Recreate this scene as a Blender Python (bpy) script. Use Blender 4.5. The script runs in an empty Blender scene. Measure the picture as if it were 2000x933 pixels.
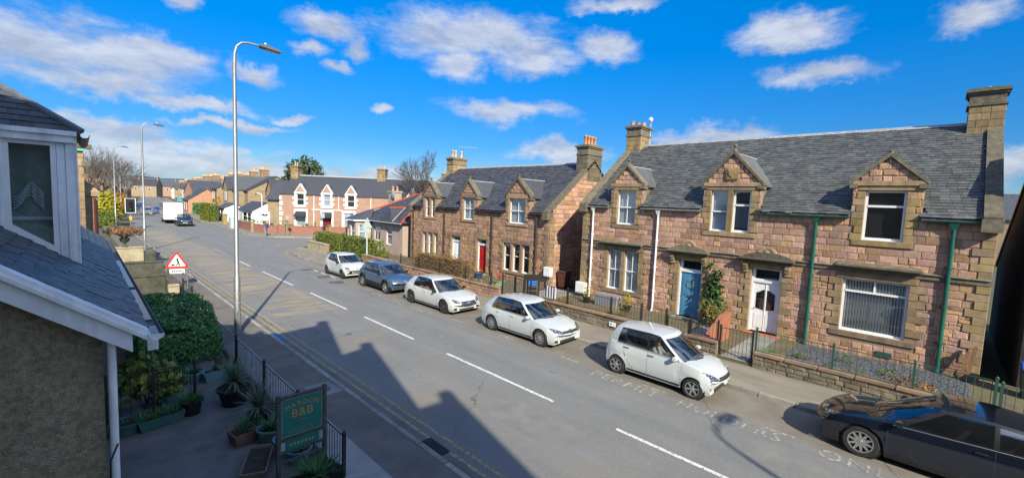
import bpy, bmesh, math, random
from math import sin, cos, pi, radians, sqrt
from mathutils import Vector, Matrix
from mathutils.bvhtree import BVHTree
random.seed(7)
SC = bpy.context.scene
COL = SC.collection
# ------------------------------------------------------------------ camera
F_PX, YAW, PITCH, ROLL, CAM_H = 853.5, radians(45.561), radians(4.772), radians(2.3096), 5.258
def cam_axes():
    f = Vector((sin(YAW)*cos(PITCH), cos(YAW)*cos(PITCH), -sin(PITCH)))
    r = Vector((cos(YAW), -sin(YAW), 0)); u = r.cross(f)
    return cos(ROLL)*r+sin(ROLL)*u, -sin(ROLL)*r+cos(ROLL)*u, f
CR, CU, CF = cam_axes()
cam = bpy.data.cameras.new('camera'); cam.sensor_width = 36; cam.lens = F_PX/2000*36
cam.clip_start = 0.05; cam.clip_end = 6000
camo = bpy.data.objects.new('camera', cam); COL.objects.link(camo)
camo.matrix_world = Matrix(((CR.x, CU.x, -CF.x, 0), (CR.y, CU.y, -CF.y, 0), (CR.z, CU.z, -CF.z, CAM_H), (0, 0, 0, 1)))
SC.camera = camo
# ------------------------------------------------------------------ light
SUN_EL = radians(35.0); SUN_DIR = Vector((0.425, 0.905, 0)).normalized()     # horizontal travel of the light
sun = bpy.data.lights.new('sun', 'SUN'); sun.energy = 3.7; sun.angle = radians(0.53); sun.color = (1.0, 0.925, 0.74)
suno = bpy.data.objects.new('sun', sun); COL.objects.link(suno)
ld = Vector((SUN_DIR.x*cos(SUN_EL), SUN_DIR.y*cos(SUN_EL), -sin(SUN_EL)))
suno.rotation_euler = ld.to_track_quat('-Z', 'Y').to_euler(); suno.location = (-20, -40, 40)
W = bpy.data.worlds.new('World'); SC.world = W; W.use_nodes = True
SC.view_settings.view_transform = 'Standard'; SC.view_settings.look = 'None'
SC.view_settings.exposure = 1.08; SC.view_settings.gamma = 1
SC.cycles.use_denoising = True
SC.cycles.max_bounces = 6; SC.cycles.diffuse_bounces = 3; SC.cycles.glossy_bounces = 3
SC.cycles.transparent_max_bounces = 8; SC.cycles.caustics_reflective = False; SC.cycles.caustics_refractive = False

class NT:
    """tiny node-graph writer"""
    def __init__(s, tree): s.t = tree; s.n = tree.nodes; s.l = tree.links
    def node(s, kind, props=None, **ins):
        nd = s.n.new(kind)
        for k, v in (props or {}).items(): setattr(nd, k, v)
        for k, v in ins.items():
            k = int(k[1:]) if k[0] == '_' and k[1:].isdigit() else k.replace('_', ' ')
            s.put(nd.inputs[k], v)
        return nd
    def put(s, sock, v):
        if isinstance(v, bpy.types.NodeSocket): s.l.new(v, sock)
        elif isinstance(v, bpy.types.Node): s.l.new(v.outputs[0], sock)
        else: sock.default_value = v
    def m(s, op, a, b=0.0, c=0.0, clamp=False): return s.node('ShaderNodeMath', dict(operation=op, use_clamp=clamp), _0=a, _1=b, _2=c).outputs[0]
    def vm(s, op, a, b=(0, 0, 0)):
        nd = s.node('ShaderNodeVectorMath', dict(operation=op), _0=a, _1=b)
        return nd.outputs['Value'] if op in ('DOT_PRODUCT', 'LENGTH', 'DISTANCE') else nd.outputs[0]
    def noise(s, vec, scale, detail=4, rough=.55, dist=0): return s.node('ShaderNodeTexNoise', None, Vector=vec, Scale=scale, Detail=detail, Roughness=rough, Distortion=dist).outputs[0]
    def ramp(s, f, a, b, lo=0.0, hi=1.0, smooth=False):
        return s.node('ShaderNodeMapRange', dict(clamp=True, interpolation_type='SMOOTHSTEP' if smooth else 'LINEAR'), Value=f, From_Min=a, From_Max=b, To_Min=lo, To_Max=hi).outputs[0]
    def mix(s, f, a, b, mode='MIX'):
        nd = s.node('ShaderNodeMix', dict(data_type='RGBA', blend_type=mode))
        s.put(nd.inputs[0], f); s.put(nd.inputs[6], c4(a)); s.put(nd.inputs[7], c4(b)); return nd.outputs[2]
    def sep(s, v): return s.node('ShaderNodeSeparateXYZ', None, _0=v).outputs
    def comb(s, x, y, z): return s.node('ShaderNodeCombineXYZ', None, _0=x, _1=y, _2=z).outputs[0]
def c4(c):
    return (c[0], c[1], c[2], 1.0) if isinstance(c, (tuple, list)) else c

def pix_dir(px, py):
    return ((px-1000)/F_PX*CR-(py-466.5)/F_PX*CU+CF).normalized()
def build_world():
    t = NT(W.node_tree); W.node_tree.nodes.clear()
    sky = t.node('ShaderNodeTexSky', dict(sky_type='NISHITA', sun_disc=False, sun_elevation=SUN_EL, altitude=10, air_density=1.0, dust_density=0.05, ozone_density=4.0))
    sky.sun_rotation = math.atan2(-SUN_DIR.x, -SUN_DIR.y)
    hs = t.node('ShaderNodeHueSaturation', None, Hue=.5, Saturation=1.45, Value=1.0, Fac=1.0, Color=sky)
    d = t.node('ShaderNodeTexCoord').outputs['Generated']
    z = t.sep(d)[2]
    # blob centre, half width, half height in photograph pixels: real directions in the sky
    blobs = [(60, 88, 300, 92), (250, 120, 200, 66), (330, 108, 110, 44), (200, 160, 240, 40), (930, 72, 240, 66), (1050, 108, 110, 52), (630, 48, 100, 46), (500, 142, 74, 26), (605, 106, 48, 26), (980, 215, 175, 32),
             (1540, 62, 135, 44), (1610, 142, 165, 36), (1180, 92, 78, 40), (890, 130, 70, 42), (1210, 2, 120, 22), (690, 105, 44, 34), (370, 14, 44, 30), (1400, 262, 190, 34), (1100, 300, 120, 26), (210, 245, 190, 32), (380, 206, 140, 20),
             (300, 300, 430, 34), (520, 335, 300, 26), (260, 268, 260, 16), (450, 246, 150, 12), (360, 330, 330, 14), (1985, 310, 110, 60), (1890, 30, 100, 50), (655, 145, 40, 22), (575, 232, 60, 14), (740, 212, 32, 12), (720, 345, 200, 26)]
    warp = t.vm('SCALE', t.vm('SUBTRACT', t.node('ShaderNodeTexNoise', None, Vector=d, Scale=9, Detail=5, Roughness=.62).outputs['Color'], (.5, .5, .5)))
    warp.node.inputs['Scale'].default_value = 0.10
    dw = t.vm('ADD', d, warp)
    best = None; lit = None
    for (px, py, a, b) in blobs:
        c = pix_dir(px, py); e1 = Vector((c.y, -c.x, 0)).normalized(); e2 = e1.cross(c).normalized()
        if e2.z < 0: e2 = -e2
        k = 1/sqrt(1+((px-1000)**2+(py-466.5)**2)/F_PX**2)
        ka, kb = a/F_PX*k*k**.5, b/F_PX*k
        x = t.vm('DOT_PRODUCT', dw, tuple(e1/ka)); y = t.vm('DOT_PRODUCT', dw, tuple(e2/kb))
        r = t.m('SQRT', t.m('ADD', t.m('MULTIPLY', x, x), t.m('MULTIPLY', y, y)))
        mk = t.m('SUBTRACT', 1.0, r)
        best = mk if best is None else t.m('MAXIMUM', best, mk)
    flat = t.node('ShaderNodeMapping', None, Vector=d, Scale=(1, 1, 3.0)).outputs[0]
    n1 = t.noise(flat, 5.0, 7, .6, .3); n2 = t.noise(flat, 15.0, 6, .66, .3)
    den = t.m('ADD', t.m('MULTIPLY', best, 1.25), t.m('MULTIPLY', t.m('SUBTRACT', n1, .5), 1.25))
    den = t.m('ADD', den, t.m('MULTIPLY', t.m('SUBTRACT', n2, .5), .85))
    mask = t.ramp(den, .04, 1.0, 0, .84, True)
    # cloud over the unseen rest of the sky, cover raised for neutral fill light, thickening to the horizon
    gen = t.ramp(t.noise(flat, 3.1, 7, .58, .4), .42, .62, 0, .8, True)
    away = t.ramp(t.vm('DOT_PRODUCT', d, tuple(CF)), .30, .62, 1, 0)
    mask = t.m('MAXIMUM', mask, t.m('MULTIPLY', gen, away))
    hz = t.m('MULTIPLY', t.ramp(z, .01, .12, .35, 0, True), t.ramp(n1, .30, .62, .25, 1))
    mask = t.m('MAXIMUM', mask, hz)
    mask = t.m('MULTIPLY', mask, t.ramp(z, -.03, .0, 0, 1))
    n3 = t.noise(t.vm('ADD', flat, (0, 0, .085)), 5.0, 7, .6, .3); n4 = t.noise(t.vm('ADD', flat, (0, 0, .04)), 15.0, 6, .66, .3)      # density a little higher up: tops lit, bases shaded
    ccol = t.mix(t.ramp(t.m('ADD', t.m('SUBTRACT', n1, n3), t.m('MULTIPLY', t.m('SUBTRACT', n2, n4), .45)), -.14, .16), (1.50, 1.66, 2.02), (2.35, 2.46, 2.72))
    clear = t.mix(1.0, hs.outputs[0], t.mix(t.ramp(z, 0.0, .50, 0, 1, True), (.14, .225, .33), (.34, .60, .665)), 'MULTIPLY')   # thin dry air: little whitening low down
    sun_fill = t.ramp(t.vm('DOT_PRODUCT', d, tuple(-ld)), 0, 1, 1, 3.2)      # clouds brightened towards the sun, added to fill the shaded near side
    ccol = t.mix(1.0, ccol, t.comb(sun_fill, sun_fill, sun_fill), 'MULTIPLY')
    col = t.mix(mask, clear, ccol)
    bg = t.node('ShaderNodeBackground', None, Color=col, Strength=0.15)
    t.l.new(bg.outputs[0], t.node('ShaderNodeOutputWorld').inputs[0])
build_world()

# ------------------------------------------------------------------ materials
MATS = {}
def mat(name, col, rough=.7, col2=None, scale=3.0, bump=0.0, bscale=40.0, metal=0.0, spec=.4, rnd=0.0, space='pos', stain=None, sscale=.8, coat=0.0, contrast=(.35, .65), stretch=None, bdist=.02, hue=0.0, streak=None):
    if name in MATS: return MATS[name]
    m = bpy.data.materials.new(name); m.use_nodes = True; t = NT(m.node_tree)
    b = m.node_tree.nodes['Principled BSDF']
    vec = t.node('ShaderNodeNewGeometry').outputs['Position'] if space == 'pos' else t.node('ShaderNodeTexCoord').outputs['Object']
    if stretch: vec = t.node('ShaderNodeMapping', None, Vector=vec, Scale=stretch).outputs[0]
    c = c4(col)
    if col2 is not None: c = t.mix(t.ramp(t.noise(vec, scale, 6, .6), *contrast), col, col2)
    if stain: c = t.mix(t.ramp(t.noise(vec, sscale, 6, .65, .4), .5, .72, 0, .8), c, stain)
    if streak: c = t.mix(t.ramp(t.noise(t.node('ShaderNodeMapping', None, Vector=vec, Scale=(3.2, 3.2, .42)).outputs[0], 1.0, 5, .65), .50, .74, 0, streak[1]), c, streak[0])
    if rnd or hue:
        r = t.m('FRACT', t.m('ADD', t.node('ShaderNodeObjectInfo').outputs['Random'], t.node('ShaderNodeAttribute', dict(attribute_name='rnd')).outputs['Fac']))
        r2 = t.m('FRACT', t.m('MULTIPLY', r, 7.31))
        c = t.node('ShaderNodeHueSaturation', None, Hue=t.ramp(r2, 0, 1, .5-hue, .5+hue), Saturation=t.ramp(r2, 0, 1, 1-rnd*.6, 1+rnd*.4), Value=t.ramp(r, 0, 1, 1-rnd, 1+rnd), Fac=1.0, Color=c).outputs[0]
    t.put(b.inputs['Base Color'], c); b.inputs['Metallic'].default_value = metal
    b.inputs['Specular IOR Level'].default_value = spec; b.inputs['Coat Weight'].default_value = coat
    if coat: b.inputs['Coat Roughness'].default_value = .04
    rn = t.ramp(t.noise(vec, scale*2.3, 3), .3, .7, max(0, rough-.09), min(1, rough+.09)) if col2 is not None else rough
    t.put(b.inputs['Roughness'], rn)
    if bump:
        bp = t.node('ShaderNodeBump', None, Strength=bump, Distance=bdist, Height=t.noise(vec, bscale, 5, .65))
        t.put(b.inputs['Normal'], bp.outputs[0])
    MATS[name] = m; return m
def glass_mat(name, tint=(.30, .34, .34), opaque=.0, dark=(.012, .014, .016), rough=.015, refl=.10):
    m = bpy.data.materials.new(name); m.use_nodes = True; t = NT(m.node_tree); t.n.clear()
    tr = t.node('ShaderNodeBsdfTransparent', None, Color=c4(tint)); df = t.node('ShaderNodeBsdfDiffuse', None, Color=c4(dark))
    inner = t.node('ShaderNodeMixShader', None, _0=opaque, _1=tr, _2=df)
    gl = t.node('ShaderNodeBsdfGlossy', None, Color=(1, 1, 1, 1), Roughness=rough)
    fr = t.m('POWER', t.node('ShaderNodeLayerWeight', None, Blend=.5).outputs['Facing'], 4.0)      # same from both sides of a pane
    f2 = t.m('MULTIPLY_ADD', fr, .85, refl, clamp=True)
    o = t.node('ShaderNodeMixShader', None, _0=f2, _1=inner, _2=gl)
    t.l.new(o.outputs[0], t.node('ShaderNodeOutputMaterial').inputs[0]); MATS[name] = m; return m
def leaf_mat(name, c1, c2, rough=.55):
    m = bpy.data.materials.new(name); m.use_nodes = True; t = NT(m.node_tree); b = m.node_tree.nodes['Principled BSDF']
    at = t.node('ShaderNodeAttribute', dict(attribute_name='rnd')).outputs['Fac']
    t.put(b.inputs['Base Color'], t.mix(at, c1, c2)); b.inputs['Roughness'].default_value = rough; b.inputs['Specular IOR Level'].default_value = .3
    tl = t.node('ShaderNodeBsdfTranslucent', None, Color=t.mix(at, c1, c2))
    o = t.node('ShaderNodeMixShader', None, _0=.22, _1=b.outputs[0], _2=tl)
    t.l.new(o.outputs[0], m.node_tree.nodes['Material Output'].inputs[0]); MATS[name] = m; return m

# ------------------------------------------------------------------ mesh helpers
class MB:
    def __init__(s): s.v = []; s.f = []; s.mi = []; s.r = []
    def add(s, vs, fs, mi=0, M=None, r=0.0):
        o = len(s.v)
        if M is not None: vs = [M @ Vector(v) for v in vs]
        s.v += [tuple(v) for v in vs]; s.f += [tuple(i+o for i in f) for f in fs]; s.mi += [mi]*len(fs); s.r += [r]*len(fs)
        return s
    def box(s, x0, x1, y0, y1, z0, z1, mi=0, M=None, r=0.0):
        vs = [(x, y, z) for x in (x0, x1) for y in (y0, y1) for z in (z0, z1)]
        return s.add(vs, [(0, 1, 3, 2), (4, 6, 7, 5), (0, 4, 5, 1), (2, 3, 7, 6), (0, 2, 6, 4), (1, 5, 7, 3)], mi, M, r)
    def prism(s, pts, ax, a, b, mi=0, M=None, r=0.0):
        """pts: polygon; ax 'x' -> (y,z) 'y' -> (x,z) 'z' -> (x,y), extruded from a to b"""
        n = len(pts); f3 = {'x': lambda p, t: (t, p[0], p[1]), 'y': lambda p, t: (p[0], t, p[1]), 'z': lambda p, t: (p[0], p[1], t)}[ax]
        vs = [f3(p, a) for p in pts]+[f3(p, b) for p in pts]
        fs = [tuple(range(n))[::-1], tuple(range(n, 2*n))]+[(i, (i+1) % n, n+(i+1) % n, n+i) for i in range(n)]
        return s.add(vs, fs, mi, M, r)
    def tube(s, pts, rad, n=8, mi=0, M=None, cap=True, r=0.0):
        pts = [Vector(p) for p in pts]; vs = []; fs = []; prev = None
        for i, p in enumerate(pts):
            d = (pts[min(i+1, len(pts)-1)]-pts[max(i-1, 0)]).normalized()
            if prev is None: e1 = d.orthogonal().normalized()
            else:
                e1 = prev-d*prev.dot(d)
                e1 = e1.normalized() if e1.length > 1e-6 else d.orthogonal().normalized()
            prev = e1; e2 = d.cross(e1); rr = rad[i] if isinstance(rad, (list, tuple)) else rad
            vs += [p+rr*(cos(2*pi*k/n)*e1+sin(2*pi*k/n)*e2) for k in range(n)]
        for i in range(len(pts)-1):
            for k in range(n): fs.append((i*n+k, i*n+(k+1) % n, (i+1)*n+(k+1) % n, (i+1)*n+k))
        if cap: fs += [tuple(range(n))[::-1], tuple(range((len(pts)-1)*n, len(pts)*n))]
        return s.add(vs, fs, mi, M, r)
    def lathe(s, prof, c=(0, 0, 0), n=16, ax='z', mi=0, M=None, closed=False, r=0.0):
        vs = []; fs = []; c = Vector(c)
        for (rr, h) in prof:
            for k in range(n):
                a = 2*pi*k/n; x, y = rr*cos(a), rr*sin(a)
                vs.append(c+Vector({'z': (x, y, h), 'y': (x, h, y), 'x': (h, x, y)}[ax]))
        m = len(prof)
        for i in range(m if closed else m-1):
            j = (i+1) % m
            for k in range(n): fs.append((i*n+k, i*n+(k+1) % n, j*n+(k+1) % n, j*n+k))
        if not closed:
            if prof[0][0] > 1e-4: fs.append(tuple(range(n))[::-1])
            if prof[-1][0] > 1e-4: fs.append(tuple(range((m-1)*n, m*n)))
        return s.add(vs, fs, mi, M, r)
    def quad(s, a, b, c, d, mi=0, M=None, r=0.0): return s.add([a, b, c, d], [(0, 1, 2, 3)], mi, M, r)
    def grid(s, P, mi=0, M=None, r=0.0):
        nu, nv = len(P), len(P[0]); vs = [p for row in P for p in row]
        return s.add(vs, [(i*nv+j, i*nv+j+1, (i+1)*nv+j+1, (i+1)*nv+j) for i in range(nu-1) for j in range(nv-1)], mi, M, r)
    def mesh(s, name, mats, smooth=None):
        me = bpy.data.meshes.new(name); me.from_pydata(s.v, [], s.f)
        ms = mats if isinstance(mats, (list, tuple)) else [mats]
        for m in ms: me.materials.append(m)
        if len(ms) > 1: me.polygons.foreach_set('material_index', s.mi)
        if any(s.r):
            at = me.attributes.new('rnd', 'FLOAT', 'FACE'); at.data.foreach_set('value', s.r)
        if smooth:
            me.polygons.foreach_set('use_smooth', [True]*len(me.polygons))
            if smooth is not True: me.set_sharp_from_angle(angle=radians(smooth))
        me.update(); return me
    def obj(s, name, mats, parent=None, smooth=None, loc=None, clean=False):
        me = s.mesh(name, mats, smooth)
        if clean:
            bm = bmesh.new(); bm.from_mesh(me); bmesh.ops.remove_doubles(bm, verts=bm.verts, dist=1e-4); bmesh.ops.recalc_face_normals(bm, faces=bm.faces); bm.to_mesh(me); bm.free()
            if smooth and smooth is not True: me.set_sharp_from_angle(angle=radians(smooth))
        return link(name, me, parent, loc)
def link(name, data, parent=None, loc=None):
    o = bpy.data.objects.new(name, data); COL.objects.link(o)
    if parent is not None: o.parent = parent
    if loc is not None: o.location = loc
    return o
def tag(o, label=None, cat=None, group=None, kind=None):
    for k, v in (('label', label), ('category', cat), ('group', group), ('kind', kind)):
        if v: o[k] = v
    return o
def thing(name, label, cat, loc=(0, 0, 0), rz=0.0, group=None):
    o = bpy.data.objects.new(name, None); COL.objects.link(o); o.location = loc; o.rotation_euler = (0, 0, rz); o.empty_display_size = .2
    return tag(o, label, cat, group)
def copy_tree(o, parent=None):
    c = o.copy(); COL.objects.link(c); c.parent = parent
    for ch in list(o.children): copy_tree(ch, c)
    return c
def text(name, body, size, material, parent, M, extrude=.002, align='CENTER', xscale=1.0, space=1.0):
    cu = bpy.data.curves.new(name, 'FONT'); cu.body = body; cu.size = size; cu.extrude = extrude; cu.align_x = align; cu.align_y = 'CENTER'
    cu.space_character = space; cu.resolution_u = 2; cu.materials.append(material)
    tmp = bpy.data.objects.new(name, cu); COL.objects.link(tmp); bpy.context.view_layer.update()
    me = bpy.data.meshes.new_from_object(tmp.evaluated_get(bpy.context.evaluated_depsgraph_get())); bpy.data.objects.remove(tmp)
    o = link(name, me, parent); o.matrix_local = M @ Matrix.Diagonal((xscale, 1, 1, 1))
    return o
def frame(o, x, y, z):
    """matrix with the given origin and three column axes"""
    x, y, z = Vector(x), Vector(y), Vector(z)
    return Matrix(((x.x, y.x, z.x, o[0]), (x.y, y.y, z.y, o[1]), (x.z, y.z, z.z, o[2]), (0, 0, 0, 1)))
def bevel_mesh(me, w, seg=1):
    bm = bmesh.new(); bm.from_mesh(me); bmesh.ops.bevel(bm, geom=list(bm.edges), offset=w, segments=seg, affect='EDGES'); bm.to_mesh(me); bm.free(); return me

# colours and surfaces shared by many things
PINK = mat('pink_rubble_stone', (.475, .28, .185), .9, (.36, .20, .135), 8, .75, 30, rnd=.30, hue=.012, bdist=.03, stain=(.37, .265, .175), sscale=1.6, streak=((.22, .15, .11), .75))
PINKD = mat('brown_pink_rubble_stone', (.42, .25, .155), .9, (.32, .18, .11), 8, 1.0, 30, rnd=.28, hue=.013, streak=((.18, .13, .095), .7), bdist=.03, stain=(.20, .155, .105), sscale=2.5)
DRESS = mat('dressed_tan_sandstone', (.35, .245, .12), .88, (.235, .165, .085), 4, .35, 60, rnd=.26, hue=.012, stain=(.17, .135, .085), sscale=1.4, streak=((.13, .11, .075), .8))
DRESSD = mat('dressed_red_brown_sandstone', (.33, .21, .125), .88, (.24, .155, .09), 5, .35, 60, rnd=.26, hue=.015, stain=(.17, .13, .085), sscale=1.7)
WEATH = mat('weathered_dark_sandstone', (.185, .155, .105), .92, (.10, .088, .062), 6, .5, 50, rnd=.2, stain=(.07, .065, .05), sscale=2.4)
MORTAR = mat('lime_mortar', (.30, .215, .155), .95, (.21, .145, .10), 14, .4, 80)
SLATE = mat('grey_roof_slate', (.092, .098, .10), .66, (.066, .071, .074), 3, .4, 50, rnd=.27, hue=.010, stain=(.125, .13, .118), sscale=.9, spec=.4, streak=((.05, .055, .057), .6))
SLATE2 = mat('dark_roof_slate', (.066, .068, .078), .55, (.046, .048, .058), 4, .3, 60, rnd=.28, hue=.01, spec=.5)
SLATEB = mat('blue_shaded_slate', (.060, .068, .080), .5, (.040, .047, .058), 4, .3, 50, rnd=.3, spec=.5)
LEAD = mat('lead_flashing', (.34, .35, .36), .55, (.24, .25, .26), 6, .1, 30, spec=.5)
WHITE = mat('white_paint', (.78, .78, .77), .42, (.70, .70, .69), 3, .03, 60)
WHITEO = mat('weathered_white_paint', (.84, .85, .85), .6, (.76, .78, .79), 5, .15, 70, streak=((.42, .45, .44), .8), stain=(.60, .62, .61), sscale=2.2)
UPVC = mat('white_window_frame', (.80, .80, .80), .3, spec=.5)
GLASS = glass_mat('window_glass', (.80, .84, .84), .06, refl=.14)
GLASSD = glass_mat('dark_window_glass', (.25, .28, .29), .6, (.02, .024, .028))
CARGL = glass_mat('car_window_glass', (.62, .68, .68), .12, (.010, .012, .014), .02, .17)
DARK = mat('dark_room', (.018, .018, .020), .95)
IRON = mat('black_iron_paint', (.016, .017, .018), .45, (.03, .028, .026), 12, .2, 60)
IRONG = mat('green_iron_paint', (.020, .075, .060), .45, (.03, .09, .07), 10, .1, 60)
GREENPIPE = mat('dark_green_gloss_paint', (.012, .115, .085), .3, (.014, .09, .07), 5, spec=.5)
BROWNPIPE = mat('brown_pipe_paint', (.075, .045, .035), .4, (.05, .03, .025), 5)
TERRA = mat('terracotta_pot', (.50, .27, .13), .8, (.40, .20, .10), 8, .1, 40, rnd=.2)
CREAMPOT = mat('buff_clay_pot', (.52, .42, .27), .8, (.40, .31, .19), 8, .1, 40, rnd=.2)
STEEL = mat('galvanised_steel', (.34, .345, .34), .5, (.26, .265, .26), 6, .03, 30, metal=.75)
SOIL = mat('garden_soil', (.055, .042, .030), .95, (.03, .025, .018), 8, .8, 25)
BLACKP = mat('black_plastic', (.012, .012, .013), .5, spec=.4)
# ------------------------------------------------------------------ ground, road, pavements
def bend(y): return 0 if y < 62 else (.055*(y-62) if y < 110 else 2.64+.1*(y-110))
def road_material():
    m = bpy.data.materials.new('worn_asphalt'); m.use_nodes = True; t = NT(m.node_tree); b = m.node_tree.nodes['Principled BSDF']
    P = t.node('ShaderNodeNewGeometry').outputs['Position']; x, y, z = t.sep(P)
    c = t.mix(t.ramp(t.noise(P, .45, 6, .6, .3), .35, .68), (.150, .152, .152), (.192, .192, .188))
    streak = t.noise(t.node('ShaderNodeMapping', None, Vector=P, Scale=(1.3, .12, 1)).outputs[0], 1.6, 5, .6)
    c = t.mix(t.ramp(streak, .42, .72, 0, .55), c, (.128, .130, .132))
    for xc_, wd in ((6.5, .45), (8.1, .4), (9.9, .45), (11.35, .35)):      # tracks polished by tyres
        tk = t.m('MULTIPLY', t.ramp(t.m('ABSOLUTE', t.m('SUBTRACT', x, xc_)), 0, wd, 1, 0, True), t.ramp(t.noise(P, .35, 4), .35, .6))
        c = t.mix(t.m('MULTIPLY', tk, .55), c, (.118, .120, .123))
    grit = t.noise(P, 60, 3, .7)
    c = t.mix(t.ramp(grit, .38, .66, 0, .5), c, (.27, .265, .25))
    c = t.mix(t.ramp(t.noise(P, 17, 5, .75), .46, .66, 0, .5), c, (.105, .105, .105))
    c = t.mix(t.ramp(t.noise(P, 5, 6, .7), .50, .70, 0, .35), c, (.235, .225, .205))
    # bay along the far kerb: older, browner surface with rusty patches
    bay = t.m('MULTIPLY', t.ramp(t.m('ADD', x, t.m('MULTIPLY', t.noise(P, 1.6, 4), .5)), 11.75, 12.35), t.ramp(x, 13.9, 14.2, 1, 0))
    bay = t.m('MULTIPLY', bay, t.ramp(y, 30, 33, 1, 0))
    c = t.mix(t.m('MULTIPLY', bay, .8), c, t.mix(t.ramp(t.noise(P, 1.3, 6), .38, .62), (.165, .135, .105), (.205, .185, .150)))
    # patch of older brown tarmac on the near lane
    br = t.m('MULTIPLY', t.ramp(t.noise(P, .5, 6, .65, .5), .52, .66), t.ramp(x, 9.2, 8.2))
    c = t.mix(t.m('MULTIPLY', br, .65), c, (.215, .185, .140))
    # worn buff anti-skid surfacing: ragged bars across the near lane
    st = t.noise(t.node('ShaderNodeMapping', None, Vector=P, Scale=(.22, 1.55, 1)).outputs[0], 1.7, 6, .62, .25)
    jag = t.m('MULTIPLY', t.m('SUBTRACT', t.noise(P, 1.1, 4), .5), 1.2)
    xe = t.m('ADD', x, jag)
    reg = t.m('MULTIPLY', t.ramp(xe, 5.95, 6.35), t.ramp(t.m('SUBTRACT', xe, t.ramp(y, 62, 80, 0, 1.0)), 8.85, 8.55))
    reg = t.m('MULTIPLY', reg, t.m('MULTIPLY', t.ramp(t.m('ADD', y, t.m('MULTIPLY', jag, 1.3)), 19.0, 20.2), t.ramp(y, 66, 74, 1, 0)))
    bf = t.m('MULTIPLY', reg, t.ramp(st, .45, .60))
    c = t.mix(t.m('MULTIPLY', bf, .85), c, t.mix(t.ramp(grit, .4, .7), (.36, .285, .165), (.29, .235, .145)))
    # tar cracks and damp channel
    w = t.node('ShaderNodeTexVoronoi', dict(feature='DISTANCE_TO_EDGE'), Vector=t.vm('ADD', P, t.vm('SCALE', t.node('ShaderNodeTexNoise', None, Vector=P, Scale=.9, Detail=4).outputs['Color'])), Scale=.17).outputs[0]
    crk = t.m('MULTIPLY', t.ramp(w, .0, .0045, 1, 0), t.ramp(t.noise(P, .23, 2), .44, .50))
    c = t.mix(t.m('MULTIPLY', crk, .8), c, (.06, .06, .06))
    ch = t.m('MULTIPLY', t.ramp(x, 5.28, 5.75, 1, 0), t.ramp(t.noise(P, 1.1, 4), .3, .6))
    c = t.mix(t.m('MULTIPLY', ch, .6), c, (.075, .068, .055))
    oil = t.ramp(t.noise(P, .9, 3, .5, .4), .70, .76, 0, .6)
    c = t.mix(oil, c, (.07, .07, .07))
    t.put(b.inputs['Base Color'], c); t.put(b.inputs['Roughness'], t.ramp(streak, .3, .7, .72, .9)); b.inputs['Specular IOR Level'].default_value = .25
    bp = t.node('ShaderNodeBump', None, Strength=.5, Distance=.012, Height=t.noise(P, 75, 4, .7)); t.put(b.inputs['Normal'], bp.outputs[0])
    return m
ASPH = road_material()
def worn_paint(name, col, lo=.40, hi=.52, sc=7.0, base=(.13, .13, .125)):
    m = bpy.data.materials.new(name); m.use_nodes = True; t = NT(m.node_tree); b = m.node_tree.nodes['Principled BSDF']
    P = t.node('ShaderNodeNewGeometry').outputs['Position']
    c = t.mix(t.ramp(t.noise(P, 3, 4), .3, .7), col, tuple(v*.78 for v in col))
    c = t.mix(t.ramp(t.noise(P, sc, 7, .72), lo, hi), base, c)
    t.put(b.inputs['Base Color'], c); b.inputs['Roughness'].default_value = .7; return m
WPAINT = worn_paint('white_road_paint', (.70, .70, .67), .36, .50, 12)
WPAINT2 = worn_paint('faded_white_road_paint', (.47, .45, .39), .45, .60, 9, (.16, .15, .135))
YPAINT = worn_paint('yellow_road_paint', (.50, .37, .13), .42, .60, 10, (.15, .135, .11))
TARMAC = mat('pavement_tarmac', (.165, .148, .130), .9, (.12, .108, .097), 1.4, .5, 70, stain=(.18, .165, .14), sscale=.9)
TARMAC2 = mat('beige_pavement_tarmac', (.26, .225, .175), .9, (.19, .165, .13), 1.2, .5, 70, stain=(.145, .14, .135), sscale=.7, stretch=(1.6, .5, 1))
KERB = mat('concrete_kerb', (.30, .285, .255), .85, (.22, .205, .18), 4, .3, 60, rnd=.2)
CONC = mat('grey_concrete', (.27, .265, .25), .9, (.20, .195, .185), 2.2, .35, 50, stain=(.12, .115, .10), sscale=.8)
FIELD = mat('rough_grass_ground', (.07, .085, .035), .95, (.10, .085, .05), .3, .3, 8)
g = MB()
N = 24
for ring in ((0, 120), (120, 500), (500, 4200)):
    P = [[(r*cos(2*pi*k/N)+20, r*sin(2*pi*k/N)+60, -.09) for k in range(N+1)] for r in ring]
    g.grid(P)
ground = tag(g.obj('ground', FIELD, clean=True), kind='structure')
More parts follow.
